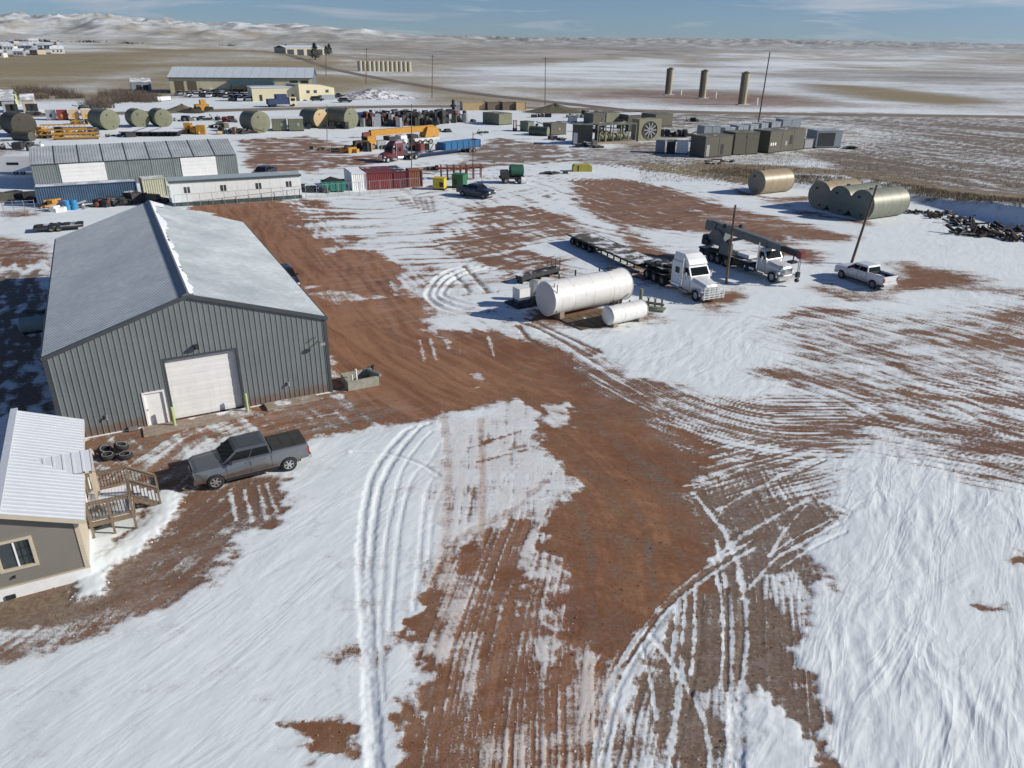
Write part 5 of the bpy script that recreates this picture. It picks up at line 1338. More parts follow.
MB().prism([(7.9, 1.7), (10.6, 1.7), (10.9, 2.4), (10.2, 3.3), (9.4, 3.3), (8.2, 2.3)], -0.55, 0.55).build('turret', m_boom, t)
MB().box(10.4, 11.3, -0.95, 0.95, 1.5, 2.1).build('counterweight', m_dark, t)
def boomsec(x0, z0, x1, z1, w, hh, nm, mat_):
    q = MB(); q.bar((x0, 0, z0), (x1, 0, z1), w, hh); return q.build(nm, mat_, t)
boomsec(10.9, 3.65, 3.0, 3.28, 0.62, 0.78, 'boom_section', m_boom)
boomsec(3.2, 3.30, 1.2, 3.20, 0.52, 0.64, 'boom_section', m_boom)
boomsec(1.3, 3.20, -0.9, 3.06, 0.42, 0.52, 'boom_section', m_dark)
MB().prism([(10.0, 3.9), (11.5, 4.05), (11.6, 3.0), (11.0, 2.9), (10.2, 3.2)], -0.42, 0.42).build('boom_butt', m_boom, t)
MB().cyl((9.4, 0, 2.0), (6.3, 0, 3.1), 0.16, 12).build('lift_cylinder', m_boom, t)
MB().box(-1.35, -0.85, -0.32, 0.32, 2.75, 3.35).cyl((-1.1, -0.33, 3.15), (-1.1, 0.33, 3.15), 0.25, 14).build('boom_head', M('dark_red_paint', (0.16, 0.035, 0.03), 0.6, var=0.3), t)
hk = MB(); hk.cyl((-1.05, 0.1, 3.0), (-1.05, 0.1, 1.35), 0.03, 6); hk.cyl((-1.05, -0.1, 3.0), (-1.05, -0.1, 1.35), 0.03, 6); hk.cbox(-1.05, 0, 1.15, 0.3, 0.34, 0.5); hk.cyl((-1.05, -0.12, 0.62), (-1.05, 0.12, 0.62), 0.20, 14); hk.build('hook_block', m_dark, t)
bl = MB(); bl.cyl((-0.25, 0, 2.3), (-0.25, 0, 2.9), 0.06, 8); bl.box(-0.5, 0.1, -0.4, 0.4, 2.1, 2.3); bl.build('boom_rest', m_dark, t)
MB().cyl((11.2, -0.7, 2.2), (11.2, 0.7, 2.2), 0.34, 16).build('winch_drum', m_dark, t)
MB().box(5.0, 6.6, -1.15, 0.3, 1.26, 1.62).build('deck_snow', m_snow, t)
MB().box(7.0, 8.3, 0.62, 1.2, 1.25, 2.4).build('operator_stand', m_boom, t)
# ------------------------------------------------------------------ tanks, poles, yard equipment
def up(px, py, base):
    """point straight over/along the survey line of (px, py), at the depth of base"""
    a, b = G(px, py, 0), G(px, py, 5)
    c0 = Vector((0, 0, CAM_H)); d = a - c0
    t = base.y / d.y
    return c0 + d * t

def lying_tank(label, pa, pb, r, mat_, headmat=None, seams=3, man=True, cat='tank', group=None, cradle=False, dome=0.12, lift=0.0, name='storage_tank'):
    pa, pb = Vector(pa), Vector(pb); pa.z = pb.z = 0
    h = heading(pa, pb); L = (pb - pa).length
    z0 = zg((pa.x + pb.x) / 2, (pa.y + pb.y) / 2) - 0.05 + lift
    t = thing(name, label, cat, (pa.x, pa.y, z0), h, group)
    MB().cyl((0, 0, r), (L, 0, r), r, 40, caps=(0, 0)).build('shell', mat_, t)
    for x, sg in ((0, -1), (L, 1)):
        MB().cyl((x - sg * 0.02, 0, r), (x + sg * 0.005, 0, r), r * 0.995, 40, caps=(0, 1), dome=dome).build('head', headmat or mat_, t)
        MB().ring((x, 0, r), (1, 0, 0), r, 0.035, 40, 6).build('rim', mat_, t)
    for k in range(seams): MB().ring((L * (k + 1) / (seams + 1), 0, r), (1, 0, 0), r, 0.014, 40, 5).build('weld_seam', mat_, t)
    if man:
        MB().cyl((L * 0.2, 0, 2 * r - 0.05), (L * 0.2, 0, 2 * r + 0.18), 0.28, 14).build('manway', headmat or mat_, t)
        MB().cyl((-0.02 - dome * 0.6, r * 0.25, r * 1.5), (-0.25, r * 0.25, r * 1.5), 0.14, 12).build('nozzle', m_dark, t)
        MB().cyl((-0.02 - dome * 0.5, -r * 0.2, r * 0.35), (-0.22, -r * 0.2, r * 0.35), 0.10, 12).build('nozzle', m_dark, t)
    if cradle:
        for x in (L * 0.12, L * 0.88): MB().box(x - 0.22, x + 0.22, -r * 0.72, r * 0.72, -lift, 0.42 - lift * 0).build('saddle', m_conc_s, t)
    return t

m_tan = M('tan_tank_paint', (0.37, 0.295, 0.185), 0.45, var=0.10, scale=0.8, rust=0.05, streak=0.5)
m_tanend = M('tan_tank_head', (0.25, 0.22, 0.16), 0.6, var=0.15, scale=0.8)
m_sage = M('sage_tank_paint', (0.25, 0.26, 0.20), 0.5, 0.1, var=0.10, scale=0.8, rust=0.03, streak=0.4)
m_sageend = M('sage_tank_head', (0.14, 0.165, 0.14), 0.55, var=0.15, scale=0.8)
m_olive = M('olive_tank_paint', (0.150, 0.160, 0.105), 0.6, var=0.2, scale=0.7, rust=0.08, streak=0.5)
m_oliveend = M('olive_tank_head', (0.165, 0.170, 0.108), 0.65, var=0.15, scale=0.7)
hd29 = Vector((math.cos(R(29)), math.sin(R(29)), 0)); pe = Vector((-math.sin(R(29)), math.cos(R(29)), 0))
for (px, L, r, mm, me_, lb) in (((755, 194), 6.2, 1.78, m_tan, m_tanend, 'short tan storage tank lying apart from the other three'),
                                ((817, 209), 6.8, 1.92, m_tan, m_tanend, 'tan storage tank lying farthest back in the row of three'),
                                ((836.5, 214.5), 6.9, 1.92, m_sage, m_sageend, 'sage-green storage tank lying in the middle of the row of three'),
                                ((858.5, 219.5), 7.2, 1.95, m_sage, m_sageend, 'glossy sage-green storage tank nearest the white pickup')):
    p = at(*px); lying_tank(lb, p, p + hd29 * L, r, mm, me_, group='big tanks lying along the field edge')

m_wtank = M('white_tank_paint', (0.76, 0.755, 0.72), 0.42, var=0.05, scale=0.9, rust=0.04, streak=0.35)
a, b_ = at(549, 320), at(625, 303.5); h = heading(a, b_); n_ = Vector((-math.sin(h), math.cos(h), 0))
tk = lying_tank('large white horizontal fuel tank beside the flat trailer', a + n_ * 0.55, b_ + n_ * 0.55, 1.42, m_wtank, M('white_tank_head', (0.62, 0.62, 0.60), 0.5, var=0.05), 3, False, cradle=True, lift=0.32, dome=0.12)
for x, k in ((1.3, 0.3), (3.0, 0.45), (5.6, 0.25), (6.6, 0.2)): MB().cyl((x, 0, 2.95), (x, 0, 3.0 + k), 0.07, 8).build('vent', m_dark, tk)
MB().box(6.4, 7.3, -0.3, 0.3, 3.0, 3.05).build('walk_plate', m_dark, tk)
MB().bar((0.25, -1.2, 0.5), (0.25, -1.2, 2.9), 0.05).bar((0.25, -0.8, 0.3), (0.25, -0.8, 2.9), 0.05).build('ladder', m_dark, tk)
a, b_ = at(610, 328), at(643.5, 320.5)
tk = lying_tank('small white horizontal tank in front of the large white one', a + n_ * 0.35, b_ + n_ * 0.35, 0.76, m_wtank, None, 2, False, cradle=True, lift=0.22, dome=0.22)
MB().cyl((0.5, 0, 1.58), (0.5, 0, 1.95), 0.08, 8).cyl((2.2, 0, 1.58), (2.2, 0, 1.7), 0.06, 8).build('vent', m_dark, tk)
p = at(527, 304); t = thing('pump_skid', 'pump skid with white control box at the end of the large tank', 'pump skid', p, h)
MB().box(-1.6, 1.6, -0.9, 1.2, 0.05, 0.2).build('skid_base', m_dark, t)
MB().box(-1.2, -0.1, -0.6, 0.5, 0.65, 1.65).build('control_box', m_white, t)
for x in (-1.15, -0.15):
    for y in (-0.55, 0.45): MB().box(x - 0.04, x + 0.04, y - 0.04, y + 0.04, 0.2, 0.65).build('leg', m_dark, t)
MB().cyl((0.5, -0.3, 0.45), (1.3, -0.3, 0.45), 0.28, 14).build('pump', m_dark, t)
MB().tube([(1.3, -0.3, 0.5), (1.6, -0.3, 0.9), (1.6, 0.2, 1.5), (1.9, 0.4, 1.5)], 0.07, 8).build('pipe', m_galv, t)
MB().box(0.9, 1.35, 0.3, 1.0, 0.2, 1.75).build('pump_cabinet', m_galv, t)
p = at(522, 285); t = thing('steel_rack', 'long dark steel rack with railed platform behind the large white tank', 'rack', p, heading(p, at(556, 276)))
L = (at(560, 275) - p).length
MB().box(0, L, 0, 0.9, 0.35, 0.75).build('rack_body', m_darks, t)
for k in range(5): MB().box(0.1 + k * (L - 0.3) / 4, 0.25 + k * (L - 0.3) / 4, 0.1, 0.8, 0, 0.35).build('leg', m_dark, t)
for z in (1.2, 1.7): MB().bar((L - 1.8, 0.05, z), (L, 0.05, z), 0.05).bar((L - 1.8, 0.85, z), (L, 0.85, z), 0.05).build('rail', m_dark, t)
for k in range(4): MB().bar((L - 1.8 + 0.6 * k, 0.05, 0.75), (L - 1.8 + 0.6 * k, 0.05, 1.7), 0.05).build('rail_post', m_dark, t)
p = at(650, 309); t = thing('valve_manifold', 'weathered green pipe manifold past the small white tank', 'pipe manifold', p, R(-25))
m_vg = M('faded_green_steel', (0.20, 0.22, 0.15), 0.7, var=0.25, rust=0.2, snow=0.2)
MB().box(-1.3, 1.3, -0.5, 0.5, 0, 0.18).build('skid_base', m_vg, t)
MB().cyl((-0.9, 0, 0.1), (-0.9, 0, 1.7), 0.16, 12).build('riser', m_vg, t)
MB().cyl((-0.9, 0, 0.55), (1.2, 0, 0.55), 0.12, 12).build('header', m_vg, t)
for x in (-0.2, 0.4, 1.0): MB().cyl((x, 0, 0.3), (x, 0, 1.0), 0.09, 10).ring((x, 0, 1.05), (0, 0, 1), 0.16, 0.03, 14, 5).build('valve', m_vg, t)
p = at(600, 318); t = thing('timber_mat', 'snow-edged timber mat under the white tanks', 'timber mat', p, h)
for k in range(7): MB().box(-3.2 + k * 0.9, -2.38 + k * 0.9, -1.6, 1.4, 0.0, 0.10).build('plank', M('mat_timber', (0.12, 0.085, 0.05), 0.9, var=0.3, snow=0.2), t)

def pole(label, base_px, top_px, r=0.15, arm=0, lamps=0, name='utility_pole', group=None, braces=True):
    p = at(*base_px); q = up(*top_px, p)
    t = thing(name, label, 'pole', p, 0, group)
    v = q - p
    MB().cyl((0, 0, -0.2), v, r, 10, r * 0.68).build('shaft', m_pole, t)
    for k in range(arm):
        f = 0.97 - 0.07 * k; c = v * f; w = 1.2
        MB().bar((c.x - w, c.y - 0.15, c.z), (c.x + w, c.y - 0.15, c.z), 0.12).build('crossarm', m_pole, t)
        for s in (-1, -0.35, 0.35, 1): MB().cyl((c.x + s * w * 0.9, c.y - 0.15, c.z + 0.06), (c.x + s * w * 0.9, c.y - 0.15, c.z + 0.28), 0.05, 6).build('insulator', m_galv, t)
    if lamps:
        c = v * 0.74
        MB().bar((c.x - 0.7, c.y, c.z), (c.x + 0.7, c.y, c.z), 0.06).build('lamp_arm', m_dark, t)
        for s in (-1, 1): MB().cyl((c.x + s * 0.6, c.y, c.z), (c.x + s * 0.85, c.y - 0.25, c.z + 0.05), 0.14, 10, 0.22).build('floodlight', m_dark, t)
    return t
pole('weathered wooden pole with two floodlights between tractor and crane truck', (726, 284), (735.5, 205), 0.14, 0, 2)
p_ = pole('bare wooden pole leaning right over the white pickup', (851, 264), (877, 185), 0.15)
pole('tall leaning pole rising above the olive generator houses', (757, 131), (770, 52), 0.20, 0)
pole('roadside pole between the tan containers and the brush pile', (545, 105), (545.5, 57), 0.17, 1)
pole('roadside pole standing just right of the far tank battery', (432, 98), (432.5, 55), 0.17, 1)
pole('roadside pole before the far tank battery', (366, 84), (366.5, 48), 0.2, 1)
pole('roadside pole right of the long cream building', (326, 77), (326, 50), 0.2, 1)
pole('thin steel yard pole by the olive tank with the tan end', (327, 142), (327, 105), 0.08, 0, 0, 'light_pole')
pole('thin pole rising behind the maroon containers', (411.5, 168), (411.5, 104), 0.09, 0, 0, 'light_pole')
t = pole('yard light pole with bracket beside the rusty pipe racks', (473, 179), (473, 132), 0.09, 0, 0, 'light_pole')
MB().tube([(0, 0, 7.1), (0.7, 0, 7.3), (1.6, 0, 7.0)], 0.05, 6).build('lamp_bracket', m_dark, t)

# ------------------------------------------------------------------ boxes
def front(pl, pr):
    a, b = at(*pl), at(*pr)
    return Vector((a.x, a.y, zg((a.x + b.x) / 2, (a.y + b.y) / 2))), heading(a, b), (b - a).length

def container(label, loc, rz, L, mat_, W=2.44, Hh=2.6, name='shipping_container', group=None, roofmat=None, cat='container', doors=True):
    """corrugated box; x along its length from 0 to L, y from 0 (front) back to W"""
    t = thing(name, label, cat, loc, rz, group)
    n = max(4, int(L / 0.28)); st = L / n
    for y, s in ((0.04, -1), (W - 0.04, 1)):
        q = MB()
        for k in range(n):
            x = k * st
            for (xa, ya), (xb, yb) in (((0, 0), (0.3, 0)), ((0.3, 0), (0.5, 1)), ((0.5, 1), (0.8, 1)), ((0.8, 1), (1, 0))):
                q.face([(x + xa * st, y - s * 0.04 * ya, 0.16), (x + xb * st, y - s * 0.04 * yb, 0.16), (x + xb * st, y - s * 0.04 * yb, Hh - 0.1), (x + xa * st, y - s * 0.04 * ya, Hh - 0.1)])
        q.build('side_panel', mat_, t)
    MB().box(0.03, L - 0.03, 0.03, W - 0.03, Hh - 0.06, Hh - 0.02).build('roof', roofmat or mat_, t)
    for x in (0, L):
        q = MB(); s = -1 if x == 0 else 1
        q.box(x - 0.03, x + 0.03, 0.08, W / 2 - 0.01, 0.16, Hh - 0.1); q.build('end_door', mat_, t)
        q = MB(); q.box(x - 0.03, x + 0.03, W / 2 + 0.01, W - 0.08, 0.16, Hh - 0.1); q.build('end_door', mat_, t)
        for y in (W * 0.2, W * 0.4, W * 0.6, W * 0.8): MB().cyl((x + s * 0.05, y, 0.2), (x + s * 0.05, y, Hh - 0.15), 0.02, 6).build('lock_rod', m_galv, t)
    for x in (0.0, L):
        for y in (0, W): MB().box(x - 0.07, x + 0.07, y - 0.06, y + 0.06, 0, Hh).build('corner_post', mat_, t)
    for y in (0, W):
        MB().box(0.07, L - 0.07, y - 0.05, y + 0.05, 0.02, 0.16).build('bottom_rail', mat_, t); MB().box(0.07, L - 0.07, y - 0.05, y + 0.05, Hh - 0.1, Hh - 0.001).build('top_rail', mat_, t)
    return t

def unit(name, label, cat, pl, pr, D, Hh, mat_, roofmat=None, base=m_dark, group=None, door=None, vents=(), panel_lines=0, overhang=0.08):
    """skid-mounted equipment house seen from its front edge pl-pr"""
    loc, rz, L = front(pl, pr)
    t = thing(name, label, cat, loc, rz, group)
    MB().box(-0.05, L + 0.05, -0.05, D + 0.05, 0, 0.22).build('skid_base', base, t)
    MB().box(0, L, 0, D, 0.22, Hh).build('housing', mat_, t)
    MB().box(-overhang, L + overhang, -overhang, D + overhang, Hh + 0.002, Hh + 0.1).build('roof', roofmat or mat_, t)
    for k in range(panel_lines):
        x = L * (k + 1) / (panel_lines + 1); MB().box(x - 0.02, x + 0.02, -0.03, 0, 0.3, Hh - 0.1).build('panel_joint', m_dark, t)
    if door:
        x, w, hh, dm = door; d = MB().box(x * L, x * L + w, -0.05, 0, 0.3, 0.3 + hh).build('door', dm, t)
        MB().box(x * L + w * 0.8, x * L + w * 0.88, -0.09, -0.05, 0.3 + hh * 0.45, 0.3 + hh * 0.52).build('door_handle', m_galv, d)
    for (x, z, w, hh, vm) in vents:
        v = MB().box(x * L, x * L + w, -0.04, 0, z, z + hh).build('vent', vm, t)
    return t, L

m_gen = M('olive_housing_paint', (0.098, 0.094, 0.066), 0.6, var=0.10, scale=0.7, rust=0.04, streak=0.5, stcol=(0.05, 0.045, 0.035))
m_genr = M('olive_roof_snowy', (0.13, 0.125, 0.09), 0.7, var=0.1, snow=0.30)
m_grycab = M('grey_cabinet_paint', (0.24, 0.275, 0.30), 0.5, 0.1, var=0.12, snow=0.0)
m_grycabr = M('grey_cabinet_roof', (0.34, 0.38, 0.40), 0.5, 0.1, var=0.12, snow=0.35)
G_ = 'olive generator houses by the field'
unit('generator_house', 'olive generator house with pale access door, leftmost of three', 'generator', (704, 158), (731, 156), 4.5, 4.1, m_gen, m_genr, group=G_, door=(0.05, 0.8, 2.2, m_galv), vents=((0.58, 0.5, 0.7, 2.0, m_dark),), panel_lines=1)
unit('generator_house', 'olive generator house in the middle with a shadow across it', 'generator', (733, 155.5), (757, 154.5), 4.5, 4.4, m_gen, m_genr, group=G_, vents=((0.45, 3.4, 0.4, 0.4, m_dark),), panel_lines=1)
t, L = unit('generator_house', 'longest olive generator house with white stencilled marks, rightmost of three', 'generator', (768, 153.5), (803, 149.5), 4.5, 4.4, m_gen, m_genr, group=G_, vents=((0.56, 1.4, 0.9, 1.9, m_dark), (0.44, 1.3, 0.7, 0.9, m_galv)), panel_lines=2)
for k in range(3): MB().box(0.4 + k * 0.75, 0.85 + k * 0.75, -0.04, -0.002, 1.5, 2.1).build('stencil_mark', m_white, t)
for k, (x0, x1, y, hh) in enumerate(((703, 719, 142.5, 3.6), (724, 734, 141, 2.9), (737, 747, 140, 3.2), (749, 757, 139, 3.2), (760, 767, 138, 3.3), (770, 779, 137.5, 3.5), (781, 799, 136.5, 4.0))):
    unit('electrical_cabinet', 'grey-blue electrical cabinet behind the generator houses, %s from the left' % ('first second third fourth fifth sixth seventh'.split()[k]), 'cabinet', (x0, y), (x1, y - 0.6), 3.0, hh, m_grycab, m_grycabr, group='electrical cabinets behind the generator houses', panel_lines=1)
t, L = unit('radiator_unit', 'grey radiator unit with dark louvred face right of the generator houses', 'radiator', (815, 148.5), (840, 148), 4.0, 3.7, m_grycab, m_grycabr, panel_lines=0)
for k in range(7): MB().box(0.4 + k * 0.62, 0.88 + k * 0.62, -0.06, 0, 0.4, 3.3).build('louvre_panel', m_dark, t)
unit('small_cabinet', 'small pale equipment cabinet between generator house and radiator unit', 'cabinet', (804, 149), (812, 148.6), 1.2, 2.0, m_galv, group=None)
unit('white_cabinet', 'pale blue-grey cabinet left of the generator houses', 'cabinet', (655, 153), (664, 153.4), 2.2, 2.6, m_grycab, m_grycabr)
unit('white_cabinet', 'bright white cabinet beside the first generator house', 'cabinet', (676, 154), (687, 154.5), 2.4, 2.8, m_white, m_white, door=(0.3, 0.7, 2.0, m_white), panel_lines=1)
t, L = unit('transformer', 'dark finned transformer between two pale cabinets', 'transformer', (666, 153.6), (674, 154), 2.0, 2.4, m_dark, m_darks)
# compressor package with fan cooler
loc, rz, L = front((597, 145), (636, 142.5))
t = thing('compressor_skid', 'open-framed olive gas compressor skid beside the big fan cooler', 'compressor', loc, rz)
MB().box(0, L, 0, 4.2, 0.0, 0.5).build('skid_base', m_tanend, t)
for x in np.linspace(0.15, L - 0.15, 6):
    for y in (0.15, 4.05): MB().box(x - 0.1, x + 0.1, y - 0.1, y + 0.1, 0.5, 4.1).build('column', m_oliveend, t)
MB().box(0, L, 0, 4.2, 4.1, 4.32).build('roof_frame', m_genr, t)
MB().cyl((1.2, 1.4, 1.5), (L - 2, 1.4, 1.5), 0.7, 18, dome=0.3).build('vessel', m_olive, t)
MB().cyl((L - 2.6, 2.4, 0.5), (L - 2.6, 2.4, 3.6), 0.45, 16, dome=0.2).build('scrubber', m_olive, t)
MB().box(2.0, 5.0, 1.8, 3.6, 0.5, 2.6).build('engine_block', m_dark, t)
for k in range(4): MB().tube([(1.0 + 1.8 * k, 0.5, 0.5), (1.0 + 1.8 * k, 0.5, 2.4), (1.9 + 1.8 * k, 0.5, 2.9)], 0.1, 8).build('pipe', m_tan, t)
loc, rz, L = front((638, 141.5), (660, 140.5))
t = thing('fan_cooler', 'large square olive cooler with round bladed fan on its face', 'cooler', loc, rz)
MB().box(0, L, 0.0, 3.2, 0.0, 4.9).build('housing', M('pale_olive_paint', (0.25, 0.235, 0.155), 0.6, var=0.1, snow=0.25), t)
MB().cyl((L / 2, -0.06, 2.45), (L / 2, 0.02, 2.45), 2.0, 32).build('fan_recess', m_dark, t)
for k in range(10):
    a = 2 * math.pi * k / 10; q = MB(); q.bar((L / 2, -0.14, 2.45), (L / 2 + 1.75 * math.cos(a), -0.14, 2.45 + 1.75 * math.sin(a)), 0.26, 0.04, up=(0, 1, 0)); q.build('fan_blade', m_galv, t)
MB().ring((L / 2, -0.1, 2.45), (0, 1, 0), 2.0, 0.08, 32, 6).build('fan_ring', m_oliveend, t)
unit('equipment_house', 'olive equipment house with pale door at the compressor skid', 'equipment house', (572, 145), (592, 145.5), 3.5, 4.2, m_gen, m_genr, door=(0.06, 0.9, 2.3, m_white))
unit('equipment_house', 'olive equipment box with round gauge left of the compressor', 'equipment house', (551, 135.5), (566, 134.5), 3.5, 2.7, m_gen, m_genr, vents=((0.5, 1.2, 0.5, 0.5, m_tan),))
p = at(524, 131); lying_tank('dark green pressure vessel lying left of the equipment box', at(530, 135), at(548, 136), 1.1, M('dark_green_vessel', (0.055, 0.075, 0.055), 0.55, var=0.2, snow=0.3), m_oliveend, 2, False, 'vessel')
unit('equipment_house', 'small tan-ended box beside the dark green vessel', 'equipment house', (520, 131), (528, 132), 2.2, 2.4, m_oliveend, m_genr)
unit('equipment_house', 'pale olive box standing alone on the snow near the road', 'equipment house', (499, 125.5), (512, 124.5), 7, 2.9, m_oliveend, m_genr)
t, L = unit('valve_stand', 'dark twin valve stand on open snow beside the pale olive box', 'valve', (513, 131.5), (517, 131.5), 0.8, 0.6, m_dark)
for x in (0.2, 0.8): MB().cyl((x * L, 0.4, 0.6), (x * L, 0.4, 2.6), 0.16, 8).ring((x * L, 0.4, 2.6), (0, 0, 1), 0.3, 0.06, 12, 5).build('valve', m_rustp, t)
unit('equipment_house', 'dark olive enclosure behind the compressor frame, left one', 'equipment house', (593, 124.5), (605, 124), 5, 2.8, m_gen, m_genr)
unit('equipment_house', 'mid green enclosure behind the compressor frame, right one', 'equipment house', (606, 124), (619, 123), 5, 2.9, m_olive, m_genr)
unit('equipment_house', 'low snow-roofed enclosure behind the fan cooler', 'equipment house', (628, 124), (650, 123), 6, 2.4, m_gen, M('snow_roof', (0.7, 0.72, 0.74), 0.7, var=0.05), )
unit('equipment_house', 'long dark olive enclosure right of the fan cooler', 'equipment house', (655, 127), (672, 126), 6, 3.2, m_gen, m_genr)
unit('small_cabinet', 'low pale cabinet left of the dark olive enclosures', 'cabinet', (569, 122), (577, 122), 2, 1.6, m_grycab, m_grycabr)
def junk(label, px, n, spread, hmax, mats, seed, name='scrap_equipment', cat='scrap', rz=0.0, group=None):
    """heap of idle oilfield gear: bars, drums and boxes leaning together"""
    rnd = random.Random(seed); p = at(*px)
    t = thing(name, label, cat, p, rz, group)
    for k in range(n):
        x, y = rnd.uniform(-spread, spread), rnd.uniform(-spread * .45, spread * .45); hh = rnd.uniform(0.35, 1.0) * hmax; mm = rnd.choice(mats)
        kind = rnd.random(); q = MB()
        if kind < 0.45: q.cbox(x, y, hh / 2, rnd.uniform(.6, 2.2), rnd.uniform(.6, 1.6), hh, rnd.uniform(0, 3)); nm = 'crate'
        elif kind < 0.72: a = rnd.uniform(0, 6); q.cyl((x, y, hh * .3), (x + math.cos(a) * rnd.uniform(.6, 1.8), y + math.sin(a) * .8, hh * .4), hh * .3, 12, dome=0.08); nm = 'drum'
        elif kind < 0.8: q.bar((x, y, 0), (x + rnd.uniform(-1.4, 1.4), y + rnd.uniform(-.5, .5), hh * 1.2), 0.14); nm = 'strut'
        else: a = rnd.uniform(0, 6); q.bar((x, y, hh), (x + 2.2 * math.cos(a), y + 1.2 * math.sin(a), hh * rnd.uniform(.4, 1)), 0.22); nm = 'beam'
        q.build(nm, mm, t)
    return t
DK = [m_dark, m_darks, m_gen, m_frame]
junk('dark machinery with pipe ends right of the fan cooler', (668, 136), 16, 4.5, 2.0, DK, 11)
junk('dark valves and pump parts at the foot of the compressor skid', (588, 147), 10, 3.0, 1.2, DK, 12)
junk('row of snow-flecked machinery behind the green vessel', (580, 117.5), 16, 4.5, 2.0, DK + [m_galv], 13)
# tan sheds by the road
m_buff = M('buff_panel', (0.50, 0.37, 0.20), 0.7, var=0.1); m_buffd = M('weathered_brown_panel', (0.17, 0.13, 0.09), 0.8, var=0.2)
for x0, x1, y, mm, lb in ((463, 485, 110.5, m_buff, 'buff container with dark side nearest the pipe heap'), (488, 500, 110.5, m_buffd, 'brown container second in the roadside row'), (503, 515, 110.5, m_buffd, 'brown container third in the roadside row'), (516.5, 526, 110.5, m_buff, 'bright buff container at the right end of the roadside row')):
    loc, rz, L = front((x0, y), (x1, y - 0.2)); container(lb, loc, rz, L, mm, 5, 2.7, 'site_container', 'containers in the roadside row', M('buff_roof', (0.3, 0.26, 0.2), 0.8, snow=0.3))

# ------------------------------------------------------------------ middle of the yard
cfs = ((353, 191, 367, 190.2, m_white, 'white shipping container, first in the row beside the green dumpster'), (367.5, 190.2, 395, 188.8, M('maroon_container', (0.20, 0.035, 0.035), 0.6, var=0.15, scale=0.6), 'maroon shipping container next to the white one'),
       (396, 188.6, 408.5, 187.8, M('dark_maroon_container', (0.13, 0.022, 0.035), 0.6, var=0.15, scale=0.6), 'dark maroon container with its roof torn open'), (410, 187.6, 422.5, 187, M('rust_brown_container', (0.25, 0.095, 0.05), 0.75, var=0.2, rust=0.3), 'rust-brown container at the right end of the row'))
for k, (xa, ya, xb, yb, mm, lb) in enumerate(cfs):
    loc, rz, L = front((xa, ya), (xb, yb))
    container(lb, loc, rz, L, mm, (6.1, 6.1, 6.1, 2.44)[k], 2.6, 'shipping_container', 'containers in the middle of the yard', (M('white_container_roof', (0.6, 0.6, 0.6), 0.6, snow=0.7), M('maroon_roof', (0.15, 0.04, 0.04), 0.6, snow=0.3), M('torn_roof', (0.04, 0.04, 0.045), 0.7, snow=0.35), mm)[k])
loc, rz, L = front((323, 193), (346, 192)); t = thing('dumpster', 'teal green roll-off dumpster heaped with dark rubbish', 'dumpster', loc, rz)
m_teal = M('teal_paint', (0.025, 0.19, 0.135), 0.6, var=0.15, rust=0.05)
MB().prism([(0, 0.2), (L, 0.2), (L + 0.1, 1.6), (-0.1, 1.6)], 0, 0.06).prism([(0, 0.2), (L, 0.2), (L + 0.1, 1.6), (-0.1, 1.6)], 2.2, 2.26).box(-0.08, 0.02, 0.06, 2.2, 0.2, 1.6).box(L - 0.02, L + 0.08, 0.06, 2.2, 0.2, 1.6).box(0, L, 0.06, 2.2, 0.2, 0.26).build('bin', m_teal, t)
for k in range(4): MB().box(0.3 + k * L / 4, 0.4 + k * L / 4, -0.06, 0.0, 0.25, 1.6).build('rib', m_teal, t)
MB().mesh([(0.1, 0.1, 1.5), (L - 0.1, 0.1, 1.5), (L - 0.1, 2.1, 1.5), (0.1, 2.1, 1.5), (L * 0.4, 1.2, 2.2)], [(0, 1, 4), (1, 2, 4), (2, 3, 4), (3, 0, 4)]).build('rubbish_heap', m_blk, t)
junk('low pile of timber and scrap between office trailer and dumpster', (314, 191), 12, 3.0, 0.9, [m_wood, m_dark, m_darks], 15)
t, L = unit('generator_set', 'small bright yellow portable generator on the snow', 'generator', (433, 190), (444, 190.5), 1.6, 1.7, M('yellow_paint', (0.55, 0.42, 0.03), 0.55, var=0.1), vents=((0.6, 0.5, 0.6, 0.7, m_dark),))
unit('generator_set', 'small dark green portable generator behind the blue-black pickup', 'generator', (452, 188), (463, 188.8), 1.8, 2.0, M('green_paint', (0.02, 0.13, 0.055), 0.55, var=0.1, snow=0.2), vents=((0.15, 0.5, 0.6, 0.9, m_dark),))
for k, (xa, xb, y) in enumerate(((441, 455, 180), (454, 468, 180.5), (466, 482, 179))):
    loc, rz, L = front((xa, y), (xb, y)); t = thing('pipe_rack', 'rust-red steel pipe rack, %s of three by the yard light' % ('left', 'middle', 'right')[k], 'pipe rack', loc, rz + R(6), 'rusty pipe racks')
    for x in (0.1, L * 0.5, L - 0.1):
        for y in (0, 1.4): MB().bar((x, y, 0), (x, y, 2.3), 0.14).build('leg', m_rustp, t)
        MB().bar((x, -0.5, 1.6), (x, 1.9, 1.6), 0.14).build('cross_beam', m_rustp, t)
    for j, y in enumerate((0.2, 0.7, 1.2)): MB().cyl((-0.6, y, 1.75), (L + 0.4, y, 1.75), 0.10, 8).build('pipe', m_rustp, t)
    MB().bar((0.1, 0, 0.8), (L - 0.1, 0, 0.8), 0.1).build('brace', m_rustp, t)
loc, rz, L = front((501, 184.5), (526, 184)); t = thing('tank_truck', 'old dark flatbed truck carrying a green tank and a white drum', 'truck', loc, rz)
MB().box(0, L, 0.3, 2.3, 0.75, 1.0).build('chassis', m_dark, t)
for x in (0.9, L - 1.0):
    for y in (0.4, 2.2): wheel_parts(t, x, y if y > 1 else -y + 0.75, 0.48, 0.3, m_rimd, 0, 16)
